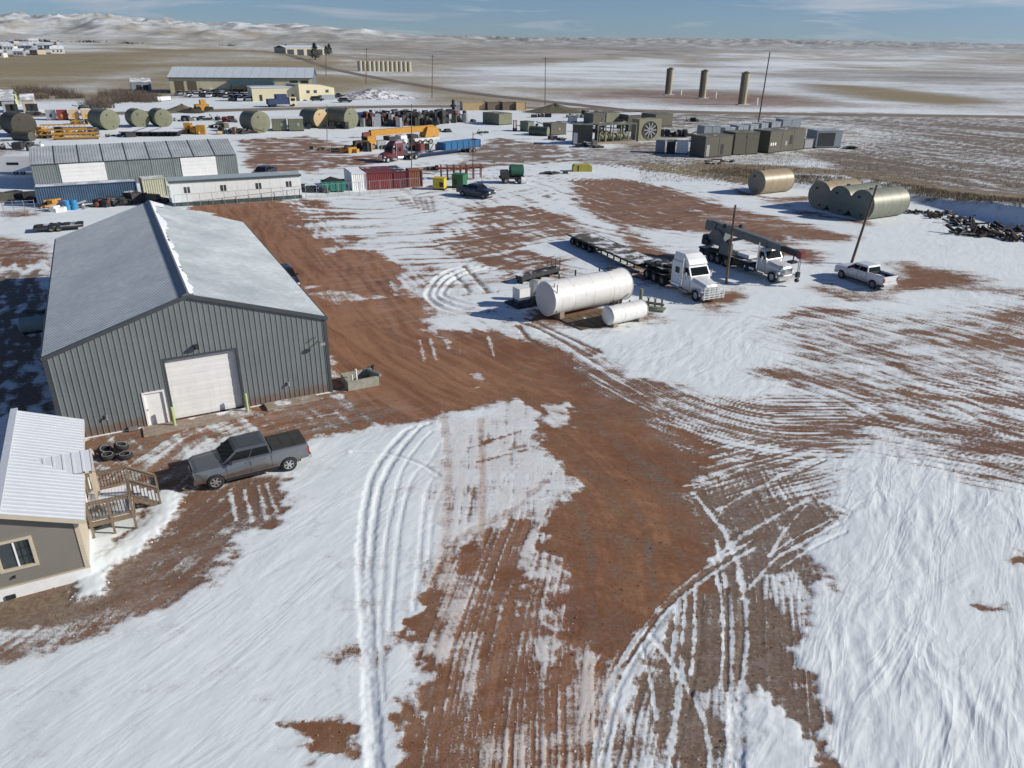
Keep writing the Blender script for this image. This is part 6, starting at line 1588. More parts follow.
MB().cyl((L * 0.42, 1.3, 1.95), (L * 0.92, 1.3, 1.95), 0.95, 20, dome=0.15).build('tank', M('dull_green_tank', (0.02, 0.095, 0.055), 0.6, var=0.2, snow=0.12), t)
MB().cyl((L * 0.80, 0.1, 0.55), (L * 0.98, 0.1, 0.55), 0.55, 14).build('drum', m_white, t)
MB().box(L * 0.05, L * 0.35, 0.35, 2.25, 1.0, 2.0).build('engine_box', m_darks, t)
loc, rz, L = front((573, 172), (592, 172)); t = thing('yellow_float_tank', 'low yellow steel tank lying on the snow', 'tank', loc, rz)
MB().prism([(0, 0), (L, 0), (L, 0.9), (L - 0.4, 1.2), (0.3, 1.2), (0, 0.9)], 0, 1.6).build('shell', M('dirty_yellow', (0.42, 0.36, 0.06), 0.7, var=0.25, snow=0.15), t)
MB().box(L * 0.25, L * 0.3, -0.03, 0, 0.1, 1.1).build('strap', m_dark, t)
junk('dark pallets on the snow left of the yellow tank', (556, 174), 6, 1.8, 0.5, DK, 16)
# maroon tractor with blue-skipped trailer
f0, r0 = at(384, 163.5), at(428, 158); h = heading(f0, r0)
n_ = Vector((-math.sin(h), math.cos(h), 0)); p = f0 + n_ * 1.1
t = thing('semi_truck', 'maroon long-nose tractor pulling the blue skip', 'semi truck', Vector((p.x, p.y, zg(p.x, p.y))), h)
X = lambda x: x
mpt = M('maroon_truck_paint', (0.11, 0.018, 0.025), 0.4, var=0.1, coat=0.4, snow=0.25)
e = semi_cab(t, X, mpt, True, False, mpt)
MB().box(4.6, 8.8, -0.45, 0.45, 0.8, 1.02).build('frame_rail', m_frame, t); truck_wheels(t, X, (6.6, 7.9), rim=m_rim)
MB().box(4.9, 6.0, -0.9, 0.9, 1.02, 1.9).build('winch_gear', m_darks, t)
t = thing('flatbed_trailer', 'low flatbed trailer under the blue skip', 'trailer', Vector((p.x, p.y, zg(p.x, p.y))), h)
LT2 = (at(491, 153) - f0).length
MB().box(7.2, LT2, -1.25, 1.25, 0.9, 1.05).build('deck', m_darks, t)
for x in (LT2 - 3.2, LT2 - 1.9):
    for s in (1, -1): wheel_parts(t, x, s * 1.0, 0.42, 0.5, m_rimd, 0, 16)
t = thing('blue_skip', 'bright blue ribbed steel skip riding on the flatbed', 'skip', Vector((p.x, p.y, zg(p.x, p.y) + 1.06)), h)
m_blue = M('bright_blue_paint', (0.012, 0.11, 0.26), 0.55, var=0.12)
xs0 = (at(441, 157) - f0).length + 1.6
MB().box(xs0, LT2 - 0.1, -1.2, -1.14, 0, 1.4).box(xs0, LT2 - 0.1, 1.14, 1.2, 0, 1.4).box(xs0, xs0 + 0.06, -1.14, 1.14, 0, 1.4).box(LT2 - 0.16, LT2 - 0.1, -1.14, 1.14, 0, 1.4).box(xs0, LT2 - 0.1, -1.14, 1.14, 0, 0.06).build('bin', m_blue, t)
for k in range(7):
    x = xs0 + 0.2 + k * (LT2 - xs0 - 0.5) / 6; MB().box(x - 0.07, x + 0.07, -1.28, -1.2, 0.02, 1.38).build('rib', M('blue_rib', (0.008, 0.06, 0.15), 0.6), t)
# yellow crane behind it
f0, r0 = at(370, 150), at(440, 143.5); h = heading(f0, r0); n_ = Vector((-math.sin(h), math.cos(h), 0))
t = thing('mobile_crane', 'orange-yellow mobile crane with its long boom lowered over the carrier', 'crane', f0 + n_ * 1.2, h)
m_org = M('orange_yellow_paint', (0.48, 0.24, 0.030), 0.6, var=0.18, rust=0.05); LC = (r0 - f0).length
MB().box(1.5, LC, -1.2, 1.2, 0.9, 1.5).build('carrier', M('white_carrier', (0.55, 0.55, 0.55), 0.6, var=0.2, snow=0.4), t)
MB().bar((1.0, 0, 3.2), (LC - 1.0, 0, 3.35), 0.9, 1.2).build('boom', m_org, t)
MB().bar((-0.8, 0, 3.0), (1.2, 0, 3.1), 0.6, 0.8).build('boom_tip', M('dark_red_paint', (0.16, 0.035, 0.03), 0.6, var=0.3), t)
MB().prism([(LC - 4, 1.6), (LC - 0.4, 1.6), (LC, 2.6), (LC - 0.8, 3.7), (LC - 3.2, 3.7)], -1.2, 1.2).build('upper_works', m_org, t)
MB().box(-0.4, 1.7, -1.2, 1.2, 0.9, 2.7).build('driver_cab', m_org, t); MB().box(-0.43, -0.4, -1.0, 1.0, 1.8, 2.5).build('cab_window', m_glass, t)
for x in (1.0, 2.6, LC - 5.5, LC - 4.0, LC - 2.5):
    for s in (1, -1): wheel_parts(t, x, s * 1.0, 0.6, 0.45, m_rimd, 0, 16)
for x in (5, 8, 11): MB().box(x, x + 1.6, -1.15, 1.15, 1.5, 2.3).build('deck_box', m_white if x == 8 else m_darks, t)
junk('yellow and dark engine parts at the front of the crane', (357, 151), 9, 2.6, 2.0, [m_org, m_dark, m_dark], 17)
junk('white and dark rig parts beside the maroon tractor', (424, 151), 14, 4.0, 2.6, [m_white, m_dark, M('dark_red_paint', (0.16, 0.035, 0.03)), m_darks], 18)
junk('white rig parts lying in front of the crane carrier', (398, 150), 10, 4.0, 2.2, [m_white, m_galv, m_dark], 27)
# heap of rigs behind the crane
m_nav = M('navy_paint', (0.02, 0.04, 0.11), 0.6, var=0.2, snow=0.15)
for k, (px, mats, lb) in enumerate((((366, 125), [m_nav, m_nav, m_dark], 'navy blue rig parts heaped next to the olive tank'), ((384, 126), [m_rustp, m_galv, m_dark], 'rust and grey pump parts behind the crane boom'), ((402, 125), DK, 'dark engines heaped behind the crane boom, left'), ((418, 125), DK, 'dark green-black engines heaped behind the boom, right'), ((437, 123), DK + [m_galv], 'scattered pipe valves at the right end of the dark heap'), ((448, 122), [m_dark, m_galv, m_rustp], 'tangle of pipework at the snow edge'))):
    junk(lb, px, 40, 5.0, 3.6, mats, 30 + k)
p = at(453.5, 114); t = thing('wellhead', 'dark upright wellhead stack by the road', 'wellhead', p)
MB().cyl((0, 0, 0), (0, 0, 4.2), 0.5, 12).build('stack', m_dark, t); MB().cyl((-0.9, 0, 2.4), (0.9, 0, 2.4), 0.35, 10).build('cross_valve', m_dark, t); MB().box(-0.8, 0.8, -0.8, 0.8, 0, 0.6).build('base', m_dark, t)
t, L = unit('small_cabinet', 'small pale box beside the wellhead stack', 'cabinet', (455, 114.5), (460, 114.5), 1.5, 2.2, m_galv)

# ------------------------------------------------------------------ left rear: shed, trailer, tanks
m_galvroof = M('weathered_galvanised_roof', (0.40, 0.435, 0.435), 0.55, 0.1, var=0.22, scale=0.35, streak=0.35, stcol=(0.2, 0.2, 0.19))
m_galvwall = M('weathered_galvanised_wall', (0.17, 0.20, 0.20), 0.6, 0.1, var=0.14, scale=0.5, streak=0.5, stcol=(0.09, 0.085, 0.08))
loc, rz, L = front((36, 190), (239, 177)); t = thing('long_shed', 'long low galvanised shed with two white roller doors', 'shed', loc, rz)
SH, SD, SRZ = 3.7, 13.0, 1.75
nseg = 9
for k in range(nseg):
    q = MB(); a, b = L * k / nseg + 0.03, L * (k + 1) / nseg - 0.03; nr = 8
    for j in range(nr):
        x0, x1 = a + (b - a) * j / nr, a + (b - a) * (j + 1) / nr
        q.face([(x0, -0.3, SH), (x0 + (x1 - x0) * .7, -0.3, SH), (x0 + (x1 - x0) * .7, SD / 2, SH + SRZ), (x0, SD / 2, SH + SRZ)]); q.face([(x0 + (x1 - x0) * .7, -0.3, SH), (x0 + (x1 - x0) * .85, -0.3, SH + .05), (x0 + (x1 - x0) * .85, SD / 2, SH + SRZ + .05), (x0 + (x1 - x0) * .7, SD / 2, SH + SRZ)]); q.face([(x0 + (x1 - x0) * .85, -0.3, SH + .05), (x1, -0.3, SH), (x1, SD / 2, SH + SRZ), (x0 + (x1 - x0) * .85, SD / 2, SH + SRZ + .05)])
    q.build('roof_panel', m_galvroof, t)
    MB().box(b, b + 0.06, -0.02, 0.03, 0, SH).build('wall_joint', m_trim, t)
    if k: MB().bar((a - 0.03, -0.32, SH + 0.05), (a - 0.03, SD / 2, SH + SRZ + 0.05), 0.13, 0.04).build('roof_joint', m_trim, t)
MB().mesh([(0, SD / 2, SH + SRZ), (L, SD / 2, SH + SRZ), (L, SD + .3, SH), (0, SD + .3, SH)], [(0, 1, 2, 3)]).build('rear_roof', m_galvroof, t)
q = MB(); nr = 90
for j in range(nr):
    x0, x1 = L * j / nr, L * (j + 1) / nr; xm = (x0 + x1) / 2
    q.face([(x0, 0, 0), (xm, -0.04, 0), (xm, -0.04, SH - 0.02), (x0, 0, SH - 0.02)]); q.face([(xm, -0.04, 0), (x1, 0, 0), (x1, 0, SH - 0.02), (xm, -0.04, SH - 0.02)])
q.build('front_wall', m_galvwall, t)
for x in (0, L): MB().mesh([(x, 0, 0), (x, SD, 0), (x, SD, SH), (x, SD / 2, SH + SRZ - 0.03), (x, 0, SH)], [(0, 1, 2, 3, 4)]).build('end_wall', m_galvwall, t)
MB().box(0, L, SD - 0.05, SD, 0, SH).build('rear_wall', m_galvwall, t)
for xa, xb in ((0.125, 0.335), (0.705, 0.888)):
    d = MB().box(L * xa, L * xb, -0.10, -0.04, 0, 3.5).build('roller_door', m_doorw, t)
    for k in range(6): MB().box(L * xa + 0.03, L * xb - 0.03, -0.13, -0.10, 0.03 + k * .58, 0.58 + k * .58).build('door_slat', m_doorw, d)
loc, rz, L = front((39, 207), (139, 200)); 
m_bluc = M('faded_blue_container', (0.05, 0.095, 0.16), 0.6, var=0.25, scale=0.5)
container('faded blue shipping container in front of the shed', loc, rz, L, m_bluc, 2.44, 2.6, roofmat=M('blue_container_roof', (0.45, 0.47, 0.48), 0.7, var=0.1, snow=0.5))
loc, rz, L = front((143, 200), (166, 198)); container('cream shipping container between blue container and office trailer', loc + Vector((0, 0.8, 0)), rz, L, M('cream_container', (0.46, 0.46, 0.34), 0.6, var=0.1), 2.44, 2.7, roofmat=M('cream_roof', (0.5, 0.5, 0.48), 0.7, snow=0.5))
loc, rz, L = front((173, 207), (302.5, 198.5)); t = thing('office_trailer', 'long white office trailer with small windows and dark skirt', 'office trailer', loc, rz)
m_off = M('white_trailer_siding', (0.76, 0.79, 0.77), 0.5, var=0.05)
nb_ = 12
for k in range(nb_): MB().box(L * k / nb_ + 0.01, L * (k + 1) / nb_ - 0.01, 0, 0.06, 0.55, 3.3).build('wall_panel', m_off, t)
MB().box(0.0, L, 0.06, 3.4, 0.5, 3.28).build('body', m_off, t)
MB().box(-0.12, L + 0.12, -0.12, 3.5, 3.3, 3.44).build('roof', M('grey_flat_roof', (0.36, 0.42, 0.43), 0.6, var=0.08, snow=0.25), t)
MB().box(-0.13, L + 0.13, -0.16, -0.12, 3.18, 3.44).build('fascia', M('dark_green_trim', (0.06, 0.09, 0.085), 0.6), t)
MB().box(0.02, L - 0.02, 0.02, 3.36, 0, 0.5).build('skirt', M('dark_green_trim', (0.06, 0.09, 0.085)), t)
for f in (0.10, 0.37, 0.64, 0.88):
    w = MB().box(L * f, L * f + 0.75, -0.03, 0, 1.75, 2.55).build('window', m_glass2, t); MB().box(L * f + 0.34, L * f + 0.41, -0.05, -0.03, 1.75, 2.55).build('mullion', m_white, w)
MB().box(-0.28, -0.13, 0.6, 2.6, 0.6, 2.4).build('air_unit', m_galv, t)
# chain-link fence in front of trailer and containers
a, b = at(176, 209), at(420, 190); h = heading(a, b); Lf = (b - a).length
t = thing('chain_link_fence', 'chain-link fence running before the office trailer', 'fence', a, h)
MB().cyl((0, 0, 0), (0, 0, 1.9), 0.035, 6)
pm_ = MB(); pm_.cyl((0, 0, 0), (0, 0, 1.85), 0.035, 6); pme2 = pm_.data('fence_post'); pme2.materials.append(m_galv)
nfp = 22
for k in range(nfp + 1): share('fence_post', pme2, t, (Lf * k / nfp, 0, 0))
MB().cyl((0, 0, 1.83), (Lf, 0, 1.83), 0.025, 6).build('top_rail', m_galv, t); MB().cyl((0, 0, 0.1), (Lf, 0, 0.1), 0.012, 5).build('tension_wire', m_galv, t)
q = MB()
for k in range(int(Lf / 0.5)):
    x = k * 0.5; q.bar((x, 0, 0.1), (min(x + 1.7, Lf), 0, 1.8), 0.008); q.bar((x + 1.7 if x + 1.7 < Lf else Lf, 0, 0.1), (x, 0, 1.8), 0.008)
o = q.build('wire_mesh', m_galv, t); o['kind'] = 'stuff'
# things standing in front of the blue container
for k, (px, mm, hh, lb) in enumerate((((49, 208), m_org, 1.3, 'orange pump unit at the left end of the blue container'), ((57, 211), m_white, 0.8, 'low snowy white crate by the orange pump'), ((61, 209.5), M('orange_buff', (0.5, 0.27, 0.10), 0.7), 0.9, 'buff crate beside the blue barrels'), ((85, 208), m_galv, 1.1, 'grey machine right of the blue barrels'), ((104, 206.5), m_rustp, 1.5, 'rust-brown machine in the junk row'), ((118, 205.5), m_dark, 1.6, 'dark machine in the junk row'), ((127, 204.5), m_darks, 1.6, 'snow-capped dark machine in the junk row'), ((138, 203), m_darks, 1.6, 'snow-capped dark machine at the right end of the junk row'))):
    junk(lb, px, 5, 0.9, hh, [mm, mm, m_dark], 60 + k, 'pump_unit', 'machine', rz, 'junk row before the blue container')
for k, x in enumerate((68, 75)):
    p = at(x, 210 - 0.5 * k); t = thing('barrel', 'bright blue plastic barrel, %s of the pair' % ('left', 'right')[k], 'barrel', p, 0, 'blue barrels')
    MB().cyl((0, 0, 0), (0, 0, 1.25), 0.42, 16).build('drum', M('blue_plastic', (0.03, 0.22, 0.45), 0.5, snow=0.3), t); MB().ring((0, 0, 0.8), (0, 0, 1), 0.42, 0.03, 16, 5).build('hoop', M('blue_plastic', (0.03, 0.22, 0.45)), t)
p = at(20, 175); t = thing('camper_trailer', 'white rounded camper trailer at the left of the shed', 'camper', p, R(8))
MB().prism([(-3.4, 0.5), (2.6, 0.5), (3.2, 1.0), (3.2, 2.5), (2.6, 2.95), (-2.4, 2.95), (-3.2, 2.5), (-3.5, 1.4)], 0, 2.3).build('body', m_white, t)
MB().box(-1.6, 0.2, -0.03, 0, 1.6, 2.0).build('window', m_glass, t)
for x in (-0.6, 0.5): wheel_parts(t, x, 0.15, 0.36, 0.25, m_rimd, 0, 14)
p = at(5, 217); t = thing('stock_panel', 'steel gate panels stacked beside the blue container', 'gate', p, R(18))
for k in range(5): MB().bar((0, 0, 0.3 + 0.4 * k), (3.6, 0, 0.3 + 0.4 * k), 0.05).build('rail', m_galv, t)
for x in (0, 1.2, 2.4, 3.6): MB().bar((x, 0, 0), (x, 0, 2.0), 0.06).build('upright', m_galv, t)
a, b = at(34, 234), at(84, 230); t = thing('flatbed_trailer', 'low dark trailer bed lying on snow behind the shop', 'trailer', a, heading(a, b)); L = (b - a).length
MB().box(0, L, 0, 2.2, 0.35, 0.6).build('deck', m_darks, t)
for x in (L * 0.35, L * 0.5):
    for y in (0.1, 2.1): wheel_parts(t, x, y, 0.36, 0.25, m_rimd, 0, 14)
for k in range(4): MB().box(0.3 + 1.4 * k, 1.0 + 1.4 * k, 0.3, 1.6, 0.6, 0.75).build('load', m_dark, t)
# tanks lying behind the shed
rowm = R(-52)
for k, (pxl, r, L, mm, lb, hz_) in enumerate((((27, 137), 2.6, 7, M('dark_brown_tank', (0.07, 0.065, 0.05), 0.7, var=0.2), 'dark-ended tank at the far left behind the shed', -40), ((112, 130), 2.4, 6.5, m_olive, 'olive tank with blackened end right of the yellow boom', -38), ((142, 127.5), 2.2, 5.0, m_olive, 'olive tank, left of the touching pair behind the flat trailers', -48), ((165, 127), 2.2, 5.0, m_olive, 'olive tank, right of the touching pair behind the flat trailers', -48), ((262, 133), 2.5, 6.0, m_olive, 'olive tank just left of the two olive boxes', -45), ((322, 128), 2.3, 6.5, m_olive, 'olive tank with broken tan end by the thin yard pole', -42), ((352, 128.5), 2.5, 7.5, m_olive, 'large dark-sided olive tank left of the navy rig heap', -35))):
    p = at(*pxl); d = Vector((math.cos(R(hz_)), math.sin(R(hz_)), 0))
    lying_tank(lb, p, p - d * L, r, mm, m_oliveend if k not in (0, 5) else (M('scorched_head', (0.055, 0.05, 0.038), 0.8, var=0.3) if k == 0 else m_buff), 2, True, group='olive tanks behind the shed')
lying_tank('small dark tank lying in front of the far-left tank', at(16, 140), at(33, 141), 1.0, M('dark_brown_tank', (0.07, 0.065, 0.05)), None, 1, False)
for k, (x0, x1) in enumerate(((273, 287.5), (289.5, 304))): unit('equipment_house', 'olive box with pale hatch between the tanks, %s of two' % ('left', 'right')[k], 'equipment house', (x0, 131.5), (x1, 131.2), 5, 3.0, m_olive, M('snow_roof', (0.7, 0.72, 0.74)), vents=((0.55, 1.2, 0.7, 0.8, m_galv),))
# yellow booms, flat trailers and machines in that row
for k, (xa, xb, y, z) in enumerate(((42, 88, 137, 1.6), (40, 96, 139, 0.9), (52, 100, 140.5, 0.5))):
    a, b = at(xa, y), at(xb, y - 1.2); t = thing('conveyor_boom', 'ochre lattice boom section behind the shed, %s' % ('topmost', 'middle', 'lowest')[k] + ' of three', 'boom', a, heading(a, b), 'ochre boom sections'); L = (b - a).length
    m_och = M('ochre_paint', (0.46, 0.25, 0.05), 0.7, var=0.25, snow=0.25, rust=0.15)
    for y_ in (0, 1.2):
        for z_ in (z, z + 0.9): MB().bar((0, y_, z_), (L, y_, z_), 0.16).build('chord', m_och, t)
    for j in range(9): MB().bar((L * j / 9, 0, z), (L * (j + 1) / 9, 0, z + 0.9), 0.1).build('lacing', m_och, t)
    MB().box(0.3, L - 0.3, 0.1, 1.1, max(z - 0.3, 0), z).build('belt_frame', m_och, t)
    for x in (0.5, L - 0.5): MB().box(x - 0.15, x + 0.15, 0.2, 1.0, 0, z).build('support', m_dark, t)
junk('yellow machine parts by the dark-ended tank', (50, 138), 9, 2.5, 2.4, [m_org, m_och, m_dark], 80)
for k, x in enumerate((133, 149, 164, 178)):
    a = at(x, 136.8); t = thing('flat_trailer', 'small snow-topped flat trailer, %s in the row before the olive tanks' % ('first second third fourth'.split()[k]), 'trailer', a, R(97), 'flat trailers in a row')
    MB().box(0, 10.0, 0, 3.0, 0.9, 1.15).build('deck', M('snowy_trailer_deck', (0.06, 0.06, 0.06), 0.8, snow=0.85), t); MB().box(0, 10.0, 0.05, 0.12, 0.4, 0.9).build('side_rail', m_dark, t)
    for x_ in (0.9, 2.0):
        for y in (0.1, 2.5): wheel_parts(t, x_, y, 0.4, 0.3, m_rimd, 0, 12)
junk('yellow engine on skids right of the flat trailers', (195, 134), 9, 2.0, 3.0, [m_org, m_org, m_dark], 81, 'engine_unit', 'engine')
junk('brown drawworks on a low dark trailer', (226, 134), 8, 2.8, 2.2, [m_buffd, m_buff, m_dark, m_dark], 82, 'engine_unit', 'engine')
for k, (x0, x1, mm, lb) in enumerate(((47, 57, m_galv, 'grey box at the left of the coloured sheds'), (58, 68.5, M('maroon_container', (0.2, 0.035, 0.035)), 'maroon shed with yellow mark behind the boom sections'), (70, 80, m_buff, 'buff shed next to the maroon one'), (83, 92, m_buff, 'buff shed touching the blackened olive tank'))):
    unit('small_shed', lb, 'shed', (x0, 120.5), (x1, 120.2), 3, 2.8, mm, M('snow_roof', (0.7, 0.72, 0.74)), vents=((0.35, 0.8, 0.6, 0.8, m_org if k else m_dark),))
for k, (px, n, sp, hh, mats, lb) in enumerate((((8, 150), 12, 5, 1.4, DK, 'dark machine parts at the left edge above the camper'), ((4, 130), 12, 5, 2.0, DK + [m_galv], 'dark and grey gear left of the dark-ended tank'), ((20, 146), 10, 4, 1.2, DK + [m_white], 'snowy gear below the small dark tank'), ((40, 116), 10, 4, 1.5, DK, 'dark gear left of the grey box'), ((78, 134), 12, 5, 1.6, [m_och, m_dark, m_darks], 'ochre and dark gear at the right of the booms'), ((214, 128), 8, 3, 1.4, DK, 'dark gear on the snow behind the drawworks'), ((246, 134), 8, 2.5, 1.6, DK + [m_rustp], 'rusty gear left of the olive tank by the boxes'), ((308, 129), 8, 2.5, 1.8, DK, 'dark gear beside the tank with the tan end'), ((340, 129), 8, 2.2, 1.8, DK, 'dark gear between the two right-hand olive tanks'), ((12, 200), 12, 4, 1.3, DK + [m_galv], 'grey and dark gear left of the blue container'), ((372, 147), 8, 3, 1.6, [m_org, m_dark, m_white], 'orange and white gear under the crane boom'), ((440, 132), 8, 4, 0.8, DK, 'low dark gear on the snow right of the crane'), ((530, 126), 8, 3, 1.4, DK, 'dark gear behind the green vessel'), ((560, 140), 8, 3, 0.9, DK, 'low dark gear on the snow left of the equipment house'), ((612, 128), 10, 4, 2.2, DK, 'dark gear behind the compressor frame'), ((688, 136), 10, 4, 1.2, DK, 'low dark gear left of the electrical cabinets'), ((690, 121.5), 5, 2, 1.4, DK, 'dark box shapes on the far field'), ((845, 149), 5, 1.6, 0.6, DK, 'low dark gear right of the radiator unit'))):
    junk(lb, px, n, sp, hh, mats, 200 + k)
for k, (px, n, sp, hh, mats, lb) in enumerate((((186, 121), 9, 3.5, 1.6, DK + [m_galv], 'dark gear on the snow above the flat trailers'), ((210, 120), 8, 3.5, 1.3, DK, 'low dark gear left of the olive tank by the road'), ((232, 122), 9, 3, 1.6, [m_buffd, m_dark, m_rustp], 'brown gear above the drawworks'), ((150, 119), 8, 4, 1.2, DK, 'dark gear behind the paired olive tanks'), ((84, 124), 8, 3, 1.3, [m_och, m_dark], 'ochre scraps below the buff sheds'), ((118, 137), 8, 3, 1.2, DK + [m_white], 'snowy scraps right of the ochre booms'), ((398, 117), 18, 6, 2.2, DK + [m_galv], 'dark rig parts in the back row of the heap, left'), ((424, 116), 18, 6, 2.2, DK + [m_galv], 'dark rig parts in the back row of the heap, right'), ((374, 118), 14, 5, 2.2, [m_nav, m_dark, m_galv], 'navy and grey rig parts at the back of the heap'), ((470, 122), 7, 3, 0.8, DK, 'low dark gear on the snow before the buff container'), ((478, 133), 6, 3, 0.7, DK, 'scattered dark gear left of the pale olive box'), ((592, 132), 10, 3.5, 2.0, DK, 'dark gear at the back of the equipment house'), ((640, 131), 10, 4, 1.8, DK, 'dark gear tucked behind the fan cooler'), ((540, 117), 8, 4, 1.4, DK, 'dark gear below the brush-grown mound'), ((600, 116), 8, 4, 1.6, DK, 'dark gear left of the mid green enclosure'), ((726, 163), 8, 5, 0.6, [m_buffd, m_dark], 'low brown debris on the grass before the generator houses'), ((344, 152), 8, 3, 1.2, [m_org, m_dark], 'orange and dark gear left of the crane'), ((322, 150), 6, 2.5, 0.7, DK, 'low dark gear on the bare patch below the yard pole'), ((30, 200), 8, 3, 1.2, DK + [m_galv], 'grey gear at the corner of the blue container'), ((160, 203), 6, 1.2, 1.2, DK, 'dark bins before the cream container'), ((432, 170), 4, 1.2, 0.8, DK, 'small dark bin right of the rust-brown container'))):
    junk(lb, px, n, sp, hh, mats, 300 + k)
# scrap iron along the berm at right
m_scr = M('scrap_iron', (0.032, 0.028, 0.023), 0.8, 0.1, var=0.4, scale=3, rust=0.5, snow=0.34)
rnd = random.Random(91)
for k, (px, lb, n) in enumerate((((945, 219), 'low tangle of scrap iron at the left end of the berm heap', 16), ((962, 226), 'leaning dark iron frame jutting over the snow', 12), ((975, 235), 'heap of bent dark iron brackets on the snow', 18), ((990, 236), 'bundle of rusty struts with pale ends', 18), ((1004, 232), 'long dark beams stacked against the berm', 12), ((1018, 241), 'dark iron pieces at the right picture edge', 16), ((925, 214), 'line of small iron rubble beside the sage tank', 22))):
    p = at(*px); t = thing('scrap_heap', lb, 'scrap iron', p, rnd.uniform(-.4, .3), 'scrap iron along the berm')
    small = k in (0, 6)
    for j in range(int(n * 1.7)):
        x, y = rnd.uniform(-2.2, 2.2) * (1.8 if k == 6 else 1), rnd.uniform(-1.1, 1.1); a = rnd.uniform(0, math.pi); l_ = rnd.uniform(0.5, 1.2) if small else rnd.uniform(0.9, 2.6); ti = rnd.uniform(-0.2, 0.9) if not small else rnd.uniform(-.1, .4)
        z = rnd.uniform(0.05, 0.35); ti *= 0.6; l_ *= 0.75
        MB().bar((x, y, z), (x + l_ * math.cos(a) * math.cos(ti), y + l_ * math.sin(a) * math.cos(ti), max(0.05, z + l_ * math.sin(ti))), rnd.uniform(.12, .28), rnd.uniform(.12, .34)).build('iron_bar', m_scr, t)
# ------------------------------------------------------------------ far side of the road
m_cream = M('cream_steel_siding', (0.58, 0.53, 0.36), 0.6, var=0.05)
m_bgroof = M('pale_blue_roof', (0.52, 0.58, 0.62), 0.5, var=0.08, snow=0.25)
loc, rz, L = front((171, 93.5), (313, 93.8)); t = thing('long_building', 'long cream building with pale roof across the road', 'building', loc, rz)
D = 24; E_ = 6.2; RZ = 3.6
npn = 20
for k in range(npn): MB().box(L * k / npn + 0.03, L * (k + 1) / npn - 0.03, -0.05, 0.05, 0, E_).build('wall_panel', m_cream, t)
MB().box(0.02, L - 0.02, 0.05, D, 0, E_).build('wall_core', m_cream, t)
for x in (0, L): MB().mesh([(x, 0, 0), (x, D, 0), (x, D, E_), (x, D / 2, E_ + RZ), (x, 0, E_)], [(0, 1, 2, 3, 4)]).build('gable_wall', M('blue_grey_gable', (0.12, 0.15, 0.17), 0.6), t)
for k in range(16):
    a, b = -0.6 + (L + 1.2) * k / 16, -0.6 + (L + 1.2) * (k + 1) / 16 - 0.05
    MB().mesh([(a, -0.6, E_), (b, -0.6, E_), (b, D / 2, E_ + RZ + 0.1), (a, D / 2, E_ + RZ + 0.1)], [(0, 1, 2, 3)]).build('roof_panel', m_bgroof, t)
MB().mesh([(-0.6, D + .6, E_), (L + .6, D + .6, E_), (L + .6, D / 2, E_ + RZ + 0.1), (-0.6, D / 2, E_ + RZ + 0.1)], [(0, 1, 2, 3)]).build('rear_roof', m_bgroof, t)
MB().box(-0.6, L + 0.6, -0.66, -0.58, E_ - 0.3, E_ + 0.02).build('gutter', m_trim, t)
for x0, x1, h0, h1 in ((2.0, 5.6, 0, 4.8), (7.0, 10.6, 0, 4.8), (11.6, 12.6, 0, 2.2)): MB().box(x0, x1, -0.12, -0.05, h0, h1).build('bay_door', M('brown_bay_door', (0.13, 0.11, 0.075), 0.7), t)
for x in (L - 9.0, L - 4.6): MB().box(x, x + 3.2, -0.12, -0.05, 3.2, 5.2).build('window', m_glass2, t)
MB().box(24, 42, -5.0, -0.08, 3.6, 5.2).build('canopy', M('blue_canopy', (0.05, 0.10, 0.12), 0.6), t)
for x in (25, 31, 37, 41.5): MB().box(x - 0.2, x + 0.2, -4.8, -4.4, 0, 3.6).build('canopy_post', m_dark, t)
loc, rz, L = front((253, 101.5), (300, 100.5)); t = thing('annex_building', 'low cream annex with grey roof before the long building', 'building', loc, rz)
MB().box(0, L, 0, 9, 0, 4.6).build('wall', m_cream, t); MB().box(-.3, L + .3, -.3, 9.3, 4.6, 4.9).build('roof', m_bgroof, t)
for x in (2.5, L - 3): MB().box(x, x + 1.0, -.08, 0, 0.1, 2.2).build('door', m_dark, t)
loc, rz, L = front((300, 101), (335, 99.5)); t = thing('annex_building', 'low cream annex with small windows at the right end', 'building', loc, rz)
MB().prism([(0, 0), (L, 0), (L, 4.2), (L * 0.6, 5.4), (0, 5.8)], 0, 10).build('wall', m_cream, t)
for x in (3, 6, 11): MB().box(x, x + 1.3, -.08, 0, 2.6, 3.6).build('window', m_glass2, t)
MB().box(8, 13.5, -2.2, -0.02, 0, 1.8).build('loading_dock', m_grycab, t)
